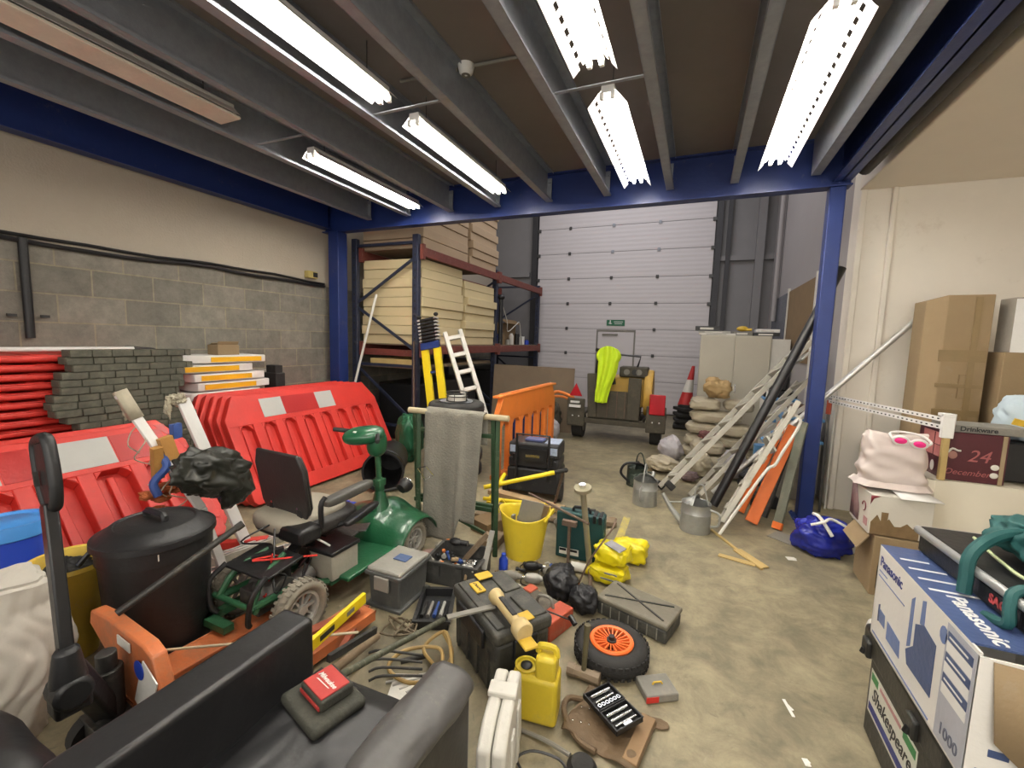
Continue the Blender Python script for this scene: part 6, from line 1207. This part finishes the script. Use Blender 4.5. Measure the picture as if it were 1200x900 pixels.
t = T('leaning_channel', 'grey-green metal channel with an orange end leaning against the blue column', 'channel', (0, 0, 0)); a = P(912, 612, .06); c = PY(942, 495, 4.42); MB().bar(a, c, .07, .03).build('channel', mat('ch_green', (.16,.17,.13), .5, metal=.3, dust=.3), t, bev=.004); MB().bar(a-(c-a).normalized()*.06, a, .074, .04).build('orange_end', 'ora', t, bev=.004)
tag(MB().bar(P(895, 606, .03), PY(930, 505, 4.58), .05, .03).build('leaning_channel', 'dark_metal'), 'dark channel leaning between the orange board and the grey-green one', 'channel')
tag(MB().box((.70, 4.72, .061), (.24, .16, .12), .1).build('black_box', 'black_plastic', bev=.02), 'low black box on the floor beneath the leaning boards', 'box')
tag(MB().cyl((1.12, 4.85, 0), (1.15, 4.9, 2.35), .012).build('grey_rod', 'galv_dull'), 'thin grey rod standing behind the blue column', 'rod'); t = T('red_topped_bar', 'short red-topped bar standing behind the blue column', 'bar', (0, 0, 0)); MB().bar((1.18, 4.80, 0), (1.195, 4.90, .93), .02, .02).build('bar', 'dark_metal', t); MB().bar((1.195, 4.90, .93), (1.2, 4.91, 1.06), .035, .035).build('red_end', 'red_dull', t)
for _l in (L1, L2, L3): settle(_l)
# watering cans
def watering_can(l, loc, rz, R, h, m_, spout=True, nm='watering_can'):
    t = T(nm, l, 'watering can', loc, rz); b = MB(); b.lathe([(0, 0), (R, 0), (R*1.02, .006), (R*.98, h*.66), (R*1.01, h*.67), (R*.98, h*.69), (R*.97, h), (R*.99, h+.004), (R*.95, h), (R*.93, .02), (0, .02)], 36); b.build('body', m_, t)
    b = MB(); vs = [(R*.96*cos(a), R*.96*sin(a), h) for a in [-.5*pi+pi*k/14 for k in range(15)]]; b.add(vs+[(0, R*.5, h+.05), (0, -R*.5, h+.05), (.0, 0, h+.07)], [(14, 13, 12, 11, 10, 9, 8, 15), (8, 7, 6, 17, 15), (6, 5, 4, 3, 2, 1, 0, 16, 17)] ); b.build('half_cover', m_, t, solid=.003)
    if spout:
        MB().tube([(R*.9, 0, h*.15), (R*1.7, 0, h*.55), (R*2.4, 0, h*1.05)], .022, 12, rr=[.030, .022, .016]).build('spout', m_, t); MB().cyl((R*.7, 0, h*.93), (R*1.9, 0, h*.78), .006).build('spout_stay', m_, t)
    MB().tube([(-R*.95, 0, h*.25), (-R*1.5, 0, h*.35), (-R*1.55, 0, h*.75), (-R*.95, 0, h*.85)], .009, 8, smooth=4).build('back_handle', m_, t); MB().tube([(.02, -.0, h+.05), (.0, 0, h+.14), (-R*.4, 0, h+.15), (-R*.8, 0, h)], .007, 8, smooth=5).build('top_handle', m_, t); return t
mat('zinc', (.36,.37,.35), .45, metal=.5, var=.35, scale=8, dust=.2)
watering_can('large galvanised watering can, nearest the camera, with its spout pointing left', (.09, 3.83, 0), rad(165), .118, .235, 'zinc'); watering_can('second galvanised watering can, behind the nearest and left of the ladder foot', (-.36, 4.25, 0), rad(80), .115, .235, 'zinc'); watering_can('dark green plastic watering can, farthest of the three', (-.50, 4.78, 0), rad(170), .11, .20, mat('can_dark', (.03,.045,.035), .5, var=.3, dust=.2), spout=False)
tag(MB().tube([(-.56, 4.7, .04), (-.66, 4.68, .14), (-.62, 4.7, .24), (-.50, 4.72, .26), (-.40, 4.8, .2)], .014, smooth=5).build('black_hose', 'black_clean'), 'black hose loop around the dark green watering can', 'hose')
# broken wood on the floor
a = P(834, 621, .008); c = P(893, 667, .008); tag(MB().bar(a, c, .02, .012).bar(a.lerp(c, .55), c+Vector((.02, .03, 0)), .07, .008).bar(P(842, 650, .006), P(885, 662, .008), .05, .006).build('broken_wood', 'timber_pale'), 'splintered pale wood lying on the floor before the watering can', 'wood')
p = P(925, 604); tag(MB().bar(P(905, 625, .003), P(945, 640, .003), .18, .005, (0, 0, 1)).build('flat_plate', 'dusty_grey'), 'flat dull plate on the floor at the foot of the blue column', 'plate')
# blue carrier bag
b = MB(); mat('bag_shiny', (.01,.02,.28), .22, var=.25, bump=.5, bscale=10, spec=.6); crumple(b, (0, 0, .14), (.42, .34, .30), 5.5, .3, 60, 40, 2, flat=-.14, e=.8); t = T('blue_carrier_bag', 'shiny dark blue bag with white handles on the floor by the blue column', 'bag', (.975, 3.84, 0), .3); b.build('bag', 'bag_shiny', t)
MB().tube([(-.14, -.10, .25), (-.08, -.14, .29), (0, -.10, .30), (.12, -.14, .24)], .010, 8, smooth=4).build('white_handle', 'white_clean', t); MB().tube([(-.06, .02, .29), (-.08, -.08, .31), (-.06, -.14, .26), (-.03, -.17, .2)], .012, 8, smooth=4).build('white_handle', 'white_clean', t); MB().box((.19, -.06, .14), (.02, .12, .18), (0, .2, -.2)).build('white_panel', 'white_clean', t, bev=.01)
# ================================================================== RIGHT SIDE, NEAR
# carton and printed box
mat('print_red', (.20,.02,.035), .5); mat('print_pink', (.48,.24,.24), .5, var=.3); mat('torn_brown', (.20,.13,.06), .8, var=.5, scale=14); mat('box_white', (.62,.59,.52), .55, var=.08)
t = T('brown_carton', 'open brown carton on the floor right of the shiny blue bag', 'box', (1.245, 3.46, 0), 0); b = MB(); b.bx(-.13, .13, -.16, .14, 0, .385); b.build('carton', 'cardboard', t, bev=.004); MB().box((-.18, 0, .33), (.11, .28, .006), (0, -1.0, 0)).build('flap', 'cardboard', t); MB().bx(-.10, -.02, -.164, -.158, .05, .2).build('dark_print', 'black_plastic', t)
t = T('printed_box', 'white and dark red printed carton with torn brown patches, on the brown carton', 'box', (1.232, 3.46, .392)); X0, X1 = -.155, .155
MB().bx(X0, X1, -.15, .20, 0, .255).build('carton', 'box_white', t, bev=.004)
MB().add([(X0+.13, -.20, .262), (X1+.03, -.18, .262), (X1-.02, .10, .285), (X0+.13, .10, .285)], [(0, 1, 2, 3)]).build('white_flap', 'white_clean', t, solid=.004)
b = MB(); rs = random.Random(8); pts = [(X0+.01, .0)]+[(X0+.01+.03*i, .06+.07*(rs.random())*(1 if i < 5 else .5)) for i in range(9)]+[(X0+.25, 0)]; b.prism(pts, .002, None, (0, -.151, .002)); b.prism([(X0+.06, .05), (X0+.09, .05), (X0+.095, .15), (X0+.06, .15)], .002, None, (0, -.152, 0)); b.build('torn_patch', 'torn_brown', t)
MB().add([(X0-.001, -.152, .25), (X0+.05, -.152, .25), (X0+.015, -.152, .23), (X0-.001, -.152, .19)], [(0, 1, 2, 3)]).build('red_corner', 'print_red', t, solid=.001)
MB().add([(X0-.002, .19, .25), (X0-.002, .10, .25), (X0-.002, .02, .10), (X0-.002, .02, .02), (X0-.002, .19, .02)], [(0, 1, 2, 3, 4)]).build('dark_print', mat('print_mauve', (.20,.12,.12), .4, var=.6, scale=10), t, solid=.001)
MB().tube([(X0-.004, -.06+.03*cos(a), .15+.03*sin(a)) for a in [k*.6 for k in range(9)]], .003, 5).build('red_emblem', 'print_red', t); MB().bx(X0-.004, X0-.001, -.13, -.07, .04, .09).build('red_label', 'print_pink', t)
# pinkish cloth bag with goggles
mat('satin', (.60,.52,.485), .45, var=.08, scale=3, bump=.15, bscale=6)
def pil(u, v):
    a = 2*pi*u; x = math.copysign(abs(cos(a))**.5, cos(a)); y = math.copysign(abs(sin(a))**.7, sin(a)); k = sin(pi*min(1, max(0, v)))**.35 if v > .5 else 1
    f = .006*sin(5*v*3+a*1.0)+.005*sin(v*22+x*5)+.01*noise.noise(Vector((x*2, y*2, v*6)))
    return Vector((x*(.175+f-.02*v), y*(.10*max(.02, k)+f), .33*v+.02*abs(x)*(v > .8)))
b = MB(); b.sheet(pil, 60, 40); t = T('fabric_bag', 'pale pinkish satin bag with a ruffled hem standing on the printed box', 'bag', (1.222, 3.50, .682), 0); b.build('bag', 'satin', t); b = MB(); b.sheet(lambda u, v: Vector((math.copysign(abs(cos(2*pi*u))**.5, cos(2*pi*u))*(.175+.03*v+.006*sin(u*60)), math.copysign(abs(sin(2*pi*u))**.7, sin(2*pi*u))*(.105+.03*v+.006*sin(u*50)), .03-.035*v)), 90, 4); b.build('hem', 'satin', t)
t = T('swim_goggles', 'swimming goggles with bright pink lenses on the satin bag', 'goggles', (1.26, 3.385, .985), -.25, rot=(.35, .12, -.15)); mat('pink_lens', (.85,.03,.25), .3, var=.05)
for s in (-1, 1): MB().ball((s*.045, 0, 0), (.062, .03, .045), 20, 12, (0, s*.1, 0)).build('lens', 'pink_lens', t); MB().tube([(s*.045+.036*cos(a), .003, .026*sin(a)) for a in [k*2*pi/16 for k in range(16)]], .008, 8, closed=True).build('rim', 'white_clean', t)
MB().tube([(-.08, 0, .0), (-.10, .03, .02), (-.05, .06, .03), (.05, .06, .03), (.10, .03, .01), (.08, 0, 0)], .007, 8, smooth=4).build('strap', 'white_clean', t); MB().cyl((-.015, 0, .005), (.015, 0, .005), .006).build('bridge', 'white_clean', t)
# table with cloth
t = T('trestle_table', 'table hidden under a cream cloth along the right wall', 'table', (2.25, 4.15, 0)); MB().bx(-.76, .9, -.62, .55, .72, .745).build('tabletop', 'timber', t)
for sx in (-.7, .8):
    for sy in (-.55, .5): MB().cyl((sx, sy, 0), (sx, sy, .72), .02).build('leg', 'dark_metal', t)
mat('cloth_cream', (.70,.65,.53), .8, var=.06, scale=2, bump=.25, bscale=5)
def clothf(u, v):
    # u around perimeter: left side (back to front) then front side (left to right); v from top inner to hem
    per = u*(1.28+1.72)
    if per < 1.28: bx_, by_, nx, ny = 1.42, 4.75-per, -1, 0
    else: bx_, by_, nx, ny = 1.42+(per-1.28), 3.47, 0, -1
    if v < .2: k = 1-v/.2; return Vector((bx_-nx*.5*k, by_-ny*.5*k, .752))
    d = (v-.2)/.8; f = ((.012+.016*d)*sin(per*16+sin(per*5)*2)*min(1, d*3)+.02*d)*(1 if per > 1.28 else .25)
    e = math.exp(-((per-1.28)/.05)**2)*.02
    return Vector((bx_+nx*(f+e), by_+ny*(f+e), .75-.72*d))
o = MB().sheet(clothf, 200, 30).build('tablecloth', 'cloth_cream', solid=.003); tag(o, 'long cream cloth draped over the table at the right wall', 'tablecloth')
tag(MB().bx(1.50, 3.0, 3.54, 4.7, .7452, .7495).build('table_underlay', 'cloth_cream'), 'flat cream top cover of the table at the right wall', 'cover')
# 24 december box
t = T('advent_box', 'dark burgundy advent calendar box with 24 and December written on it', 'box', (1.615, 3.66, .756), 0); mat('burgundy', (.075,.012,.018), .35, var=.2); mat('foil_pink', (.35,.10,.10), .35); mat('foil_red', (.50,.18,.17), .4)
MB().bx(-.145, .145, -.17, .17, 0, .30).build('carton', 'burgundy', t, bev=.003); mat('tape_clear', (.33,.25,.15), .25)
b = MB(); b.bx(-.155, -.143, -.176, -.14, 0, .34); b.build('timber_corner_post', 'timber_pale', t); MB().bx(.115, .135, -.173, -.168, 0, .30).build('tape_strip', 'tape_clear', t)
text('24', .105, frame((.015, -.172, .16), (1, 0, 0), (0, 0, 1)), 'foil_pink', 'numerals', t, shear=.25); text('December', .050, frame((-.03, -.172, .055), (1, 0, 0), (0, 0, 1)), 'foil_pink', 'lettering', t, shear=.35)
b = MB(); b.ball((-.105, -.172, .16), (.045, .004, .05), 16, 8); b.build('santa_face', mat('santa_skin', (.33,.16,.13), .5), t); b = MB(); b.tube([(-.13, -.173, .175), (-.11, -.173, .20), (-.085, -.173, .19), (-.07, -.173, .19)], .006, 6, smooth=3); b.build('white_trim', 'white_plastic', t)
for z in (.055, .105): MB().ball((.095, -.172, z), (.04, .004, .035), 14, 8).build('white_motif', 'white_plastic', t)
b = MB(); b.bx(-.149, -.145, -.12, .10, .13, .28); b.build('pink_windows', 'foil_red', t); b = MB(); b.bx(-.151, -.149, -.05, -.045, .13, .28); b.bx(-.151, -.149, -.12, .10, .2, .205); b.build('window_bars', 'burgundy', t); MB().ball((-.148, -.05, .06), (.004, .05, .07), 14, 8).build('white_motif', 'white_plastic', t)
t = T('drinkware_box', 'long flat grey box lettered in black lying on the burgundy box', 'box', (1.66, 3.60, 1.058)); MB().bx(-.18, .20, -.10, .12, 0, .045).build('carton', 'dusty_grey', t, bev=.003); text('Drinkware', .040, frame((-.04, -.1015, .023), (1, 0, 0), (0, 0, 1)), 'black_clean', 'lettering', t, bold=.001)
tag(MB().bx(1.80, 2.15, 3.62, 3.95, .756, 1.0).build('dark_case', 'black_plastic', bev=.01), 'dark case on the cream-clothed table right of the burgundy box', 'case')
# slotted angle rails
t = T('slotted_rail', 'white slotted metal rail pair from the cream wall to the white bracket on the table', 'rail', (0, 0, 0)); E1 = Vector((1.455, 3.50, 1.13)); W1 = PY(972, 464, 4.88); 
for dz in (0, -.05):
    a, c = W1+Vector((0, 0, dz)), E1+Vector((0, 0, dz)); MB().bar(a, c, .004, .028, (0, 0, 1)).build('rail', 'white_clean', t)
    b = MB(); n = 30; d = (c-a).normalized(); sd = Vector((-d.y, d.x, 0)).normalized()
    for k in range(1, n): p = a.lerp(c, k/n); b.bar(p-d*.006, p+d*.006, .012, .008)
    b.build('slots', 'dark_metal', t, smooth=False)
MB().bx(1.43, 1.49, 3.455, 3.485, 1.02, 1.17).bx(1.43, 1.49, 3.455, 3.53, 1.15, 1.17).build('bracket', 'white_clean', t, bev=.004); MB().bx(1.445, 1.475, 3.456, 3.484, .756, 1.02).build('post', 'timber_pale', t)
tag(MB().cyl(Vector((1.255, 4.93, 0)), Vector((1.255, 4.93, 1.15)), .008).build('thin_upright', 'white_plastic'), 'thin white upright strip on the wall corner above the blue bag', 'strip')
# big cartons
t = T('large_carton', 'tall brown taped carton standing against the cream wall', 'box', (2.03, 4.50, .756)); 
w0, w1 = PY(1076, 430, 4.48).x-2.03, PY(1156, 430, 4.40).x+.02-2.03; hh = PY(1120, 346, 4.45).z-.756
b = MB(); b.add([(w0, -.02, 0), (w0+.10, -.10, 0), (w1-.02, -.10, 0), (w1, .18, 0), (w0, .18, 0), (w0, -.02, hh-.04), (w0+.10, -.10, hh), (w1-.02, -.10, hh), (w1, .18, hh-.01), (w0, .18, hh-.04)], [(4, 3, 2, 1, 0), (5, 6, 7, 8, 9), (0, 1, 6, 5), (1, 2, 7, 6), (2, 3, 8, 7), (3, 4, 9, 8), (4, 0, 5, 9)]); b.build('carton', 'cardboard', t, bev=.006); mat('tape_brown', (.23,.16,.075), .28)
for z, h_ in ((.72, .09), (.30, .05), (.52, .03), (.26, .015)): MB().bx(w0+.08, w1-.03, -.104, -.099, z, z+h_).build('tape_strip', 'tape_brown', t)
MB().bx(w1-.13, w1-.09, -.105, -.1, .0, hh-.02).build('tape_strip', 'tape_brown', t); MB().tube([(w0+.27, -.102, .44), (w0+.22, -.102, .44), (w0+.22, -.102, .62), (w0+.27, -.102, .62)], .003, 4).build('print_mark', 'cardboard_dark', t)
t = T('flat_carton', 'brown and white carton on edge at the right edge, behind the patterned box', 'box', (0, 0, 0)); a = PY(1172, 420, 4.35); c = PY(1215, 420, 4.35); 
MB().bx(a.x+.02, c.x, 4.35, 4.55, .756, 1.56).build('lower_part', 'cardboard', t, bev=.004); MB().bx(a.x+.05, c.x, 4.36, 4.55, 1.561, PY(1190, 348, 4.35).z).build('upper_part', mat('grey_card', (.36,.33,.28), .7), t, bev=.004); MB().bx(a.x+.05, a.x+.14, 4.352, 4.36, 1.56, PY(1190, 350, 4.35).z).build('white_side', 'white_clean', t)
t = T('leaning_carton', 'narrow brown carton leaning in front of the grey and white one', 'box', (2.42, 4.15, .97), 0, rot=(rad(-4), rad(6), 0)); MB().bx(-.06, .2, 0, .08, .0, .62).build('carton', mat('card_light', (.45,.31,.14), .8), t, bev=.004)
t = T('patterned_box', 'black patterned box at the right edge above the pale blue cloth', 'box', (2.38, 4.02, .756)); MB().bx(-.14, .25, -.1, .1, 0, .41).build('body', mat('box_black_pat', (.02,.015,.02), .4), t, bev=.008)
rs = random.Random(2); b = MB()
for k in range(14): b.box((-.12+rs.random()*.3, -.102, .22+rs.random()*.16), (.02+.02*rs.random(), .003, .03+.03*rs.random()), (0, rs.random()*2, 0))
b.build('pale_pattern', 'print_mauve', t)
b = MB(); crumple(b, (0, 0, .13), (.46, .30, .34), 3.8, .22, flat=-.13, e=.75); o = b.build('pale_blue_cloth', mat('cloth_blue', (.50,.60,.66), .8, var=.06)); o.location = (2.05, 3.80, 1.005); tag(o, 'pale blue white cloth bundled on the dark case at the right edge', 'cloth'); tag(MB().box((1.86, 3.63, 1.13), (.06, .01, .04), (.3, .2, 0)).build('orange_tag', 'dw_yellow'), 'small orange tag on the pale blue cloth', 'tag')
# ---------------- Shakespeare seat box + telephone box
t = T('tackle_seat_box', 'black fishing seat box with a white Shakespeare label under the white telephone carton', 'seat box', (0, 0, 0)); mat('tackle', (.022,.022,.02), .4, var=.3, dust=.1)
MB().bx(.735, 1.15, 1.52, 2.08, .0, .33).build('body', 'tackle', t, bev=.015); MB().bx(.715, 1.17, 1.48, 2.12, .332, .44).build('lid', 'tackle', t, bev=.02, seg=3)
for y in (1.66, 2.05): MB().bx(.70, .72, y-.03, y+.03, .335, .40).build('catch', 'tackle', t, bev=.006); MB().cyl((.702, y, .36), (.696, y, .34), .010).build('catch_pin', 'black_clean', t)
MB().tube([(.74, 2.13, .40), (.78, 2.17, .42), (.98, 2.18, .43), (1.02, 2.13, .40)], .016, smooth=3).build('carry_bar', 'white_plastic', t)
mat('label_cream', (.66,.66,.58), .4, var=.05); mat('label_green', (.03,.22,.06), .4); mat('label_navy', (.02,.03,.20), .4); mat('ink', (.01,.01,.012), .4)
q = lambda x, y, X: PX(x, y, X)
Xf = .7345; ya, yb, za, zb = 2.05, 1.66, .11, .285
def facep(n, pts, m_, par, X, th=.0012): MB().add([(X, y, z) for y, z in pts], [tuple(range(len(pts)))]).build(n, m_, par, solid=th, smooth=False)
facep('label', [(ya, za), (yb, za), (yb, zb), (ya, zb)], 'label_cream', t, Xf); facep('label_stripe', [(ya-.01, za+.012), (yb+.01, za+.012), (yb+.01, za+.042), (ya-.01, za+.042)], 'label_navy', t, Xf-.001)
facep('label_green_bar', [(ya-.01, zb-.01), (ya-.07, zb-.01), (ya-.07, zb-.04), (ya-.01, zb-.04)], 'label_green', t, Xf-.001); facep('label_green_bar', [(yb+.01, zb-.01), (yb+.10, zb-.01), (yb+.10, zb-.04), (yb+.01, zb-.04)], 'label_green', t, Xf-.001)
facep('label_small_print', [(ya-.09, zb-.015), (yb+.12, zb-.015), (yb+.12, zb-.03), (ya-.09, zb-.03)], 'print_pink', t, Xf-.001)
text('Shakespeare', .076, frame((Xf-.0015, (ya+yb)/2, (za+zb)/2+.005), (0, -1, 0), (0, 0, 1)), 'ink', 'lettering', t, shear=.3, bold=.0006, sx=.86)
t = T('telephone_carton', 'white and blue Panasonic telephone carton with an open brown end flap', 'box', (0, 0, 0)); X0, X1, Y0, Y1, Z0, Z1 = .71, 1.13, 1.40, 2.04, .441, .80
mat('pana_blue', (.05,.08,.19), .4, var=.15); mat('pana_mid', (.12,.18,.38), .4, var=.2); mat('pana_grey', (.42,.43,.48), .45); mat('pana_white', (.74,.72,.68), .45, var=.05)
b = MB(); b.bx(X0, X0+.006, Y0, Y1, Z0, Z1); b.bx(X1-.006, X1, Y0, Y1, Z0, Z1); b.bx(X0, X1, Y1-.006, Y1, Z0, Z1); b.bx(X0, X1, Y0, Y1, Z0, Z0+.006); b.build('carton_sides', 'pana_white', t); MB().bx(X0+.001, X1, Y0+.04, Y1, Z1-.004, Z1+.002).build('blue_top', 'pana_blue', t)
MB().bx(X0, X0+.10, Y0-.002, Y0+.004, Z0, Z1-.01).build('end_edge', 'pana_white', t); MB().add([(X0+.025, Y0-.006, Z1-.015), (X1, Y0-.012, Z1-.03), (X1, Y0-.03, Z0+.06), (X0+.12, Y0-.03, Z0+.07), (X0+.04, Y0-.02, Z0+.14)], [(0, 1, 2, 3, 4)]).build('open_flap', 'cardboard', t, solid=.005)
facep_e = MB().bx(X0+.02, X0+.14, Y0-.0035, Y0-.002, Z0+.02, Z0+.05).build('end_print', 'pana_blue', t); MB().bx(X0+.04, X0+.08, Y0-.0035, Y0-.002, Z0+.09, Z0+.11).build('end_print', 'pana_blue', t)
Xa = X0-.0008
text('Panasonic', .052, frame((Xa, 1.925, .745), (0, -1, 0), (0, 0, 1)), 'label_navy', 'brand_lettering', t, bold=.0008, sx=.92)
facep('text_line', [(2.02, .69), (1.80, .69), (1.80, .686), (2.02, .686)], 'pana_mid', t, Xa); facep('text_line', [(2.02, .71), (1.95, .71), (1.95, .706), (2.02, .706)], 'pana_mid', t, Xa)
pp = lambda lst: [(q(x, y, Xa).y, q(x, y, Xa).z) for x, y in lst]
facep('handset_picture', pp([(1069, 702), (1073, 700), (1066, 757), (1062, 757)]), 'pana_mid', t, Xa); facep('handset_picture', pp([(1082, 704), (1086, 705), (1083, 734), (1078, 731)]), 'pana_mid', t, Xa)
facep('base_picture', pp([(1073, 731), (1083, 733), (1097, 757), (1089, 818), (1062, 778), (1061, 760), (1070, 757)]), 'pana_blue', t, Xa); facep('small_phone_picture', pp([(1040, 728), (1054, 752), (1053, 772), (1038, 748)]), 'pana_mid', t, Xa); facep('small_phone_picture', pp([(1031, 713), (1037, 722), (1036, 737), (1030, 728)]), 'pana_mid', t, Xa); facep('small_phone_picture', pp([(1030, 708), (1031.5, 708), (1030, 728), (1028, 727)]), 'pana_blue', t, Xa)
facep('badge_picture', [(q(1106, 744, Xa).y+.02*cos(k*.52), q(1106, 744, Xa).z+.026*sin(k*.52)) for k in range(12)], 'pana_mid', t, Xa)
yg0, yg1 = 1.545, 1.405; facep('grey_panel', [(yg0, Z0+.01), (yg1, Z0+.01), (yg1, Z1-.01), (yg0, Z1-.01)], 'pana_grey', t, Xa)
for k in range(3):
    zt = Z1-.03-.062*k; facep('blue_panel', [(yg0-.01, zt), (yg1+.012, zt), (yg1+.012, zt-.026), (yg0-.01, zt-.026)], 'pana_blue', t, Xa-.0012); facep('white_panel', [(yg0-.01, zt-.027), (yg1+.012, zt-.027), (yg1+.012, zt-.058), (yg0-.01, zt-.058)], 'white_clean', t, Xa-.0012); facep('panel_line', [(yg0-.02, zt-.010), (yg1+.03, zt-.010), (yg1+.03, zt-.015), (yg0-.02, zt-.015)], 'white_clean', t, Xa-.0026)
text('1000', .048, frame((Xa-.0015, 1.475, Z0+.05), (0, -1, 0), (0, 0, 1)), mat('ink_grey', (.12,.13,.18), .5), 'number_lettering', t, bold=.0004)
facep('bottom_print', [(2.02, Z0+.02), (1.58, Z0+.02), (1.58, Z0+.014), (2.02, Z0+.014)], 'pana_mid', t, Xa)
for k in range(4): 
    b = MB(); b.bx(X0+.02+.0*k, X0+.10+.02*k, 1.92-.07*k, 1.93-.07*k, Z1+.002, Z1+.0032); b.build('white_stripe', 'white_clean', t)
text('Panasonic', .062, frame((X0+.07, 1.57, Z1+.0035), (0, -1, 0), (1, 0, 0)), 'white_clean', 'brand_lettering', t, bold=.0012)
# dark seat case with silver rim + red initials
t = T('silver_rim_case', 'black case with silver rim and red letters lying on the telephone carton', 'case', (1.04, 1.78, .803), 0, rot=(0, rad(0), rad(4)))
MB().bx(-.20, .24, -.32, .28, .0, .062).build('body', 'black_clean', t, bev=.008); MB().bx(-.215, .25, -.335, .295, .063, .092).build('silver_rim', mat('silver_plastic', (.40,.40,.40), .35, metal=.5), t, bev=.012, seg=3); MB().bx(-.205, -.20, -.22, -.06, .010, .058).build('badge', 'ink', t)
text('SAC', .036, frame((-.2065, -.14, .034), (0, -1, 0), (0, 0, 1)), mat('logo_red', (.45,.06,.06), .5), 'logo', t, bold=.0015); MB().bx(-.20, .23, -.31, .27, .092, .095).build('lid_panel', 'black_plastic', t)
mat('teal', (.01,.08,.078), .6, var=.3, bump=.3, bscale=12)
t = T('teal_bag', 'teal fabric bag with loop handles and pale piping on the silver-rimmed case', 'bag', (1.06, 1.74, .912), 0); b = MB(); crumple(b, (.06, .06, .06), (.42, .44, .15), 2.6, .26, 90, 44, 2.2, flat=-.058, e=.75); b.build('bag', 'teal', t)
b = MB(); b.tube([(-.02, .10, .08), (-.14, .06, .07), (-.23, .0, .02), (-.245, -.02, -.06), (-.25, -.03, -.10)], .018, 8, smooth=5); b.v = [Vector((v.x, v.y, v.z)) for v in b.v]; b.build('strap', 'teal', t); MB().tube([(-.05, -.16, .03), (-.2, -.17, .0), (-.23, -.19, -.04), (-.235, -.2, -.09), (-.24, -.12, -.115)], .014, 8, smooth=5).build('strap', 'teal', t)
MB().tube([(-.14, .19, .008), (-.16, .0, .006), (-.15, -.12, .006), (-.02, -.2, .006), (.2, -.19, .006)], .005, 6, smooth=4).build('piping', mat('piping_lime', (.55,.62,.35), .5), t)
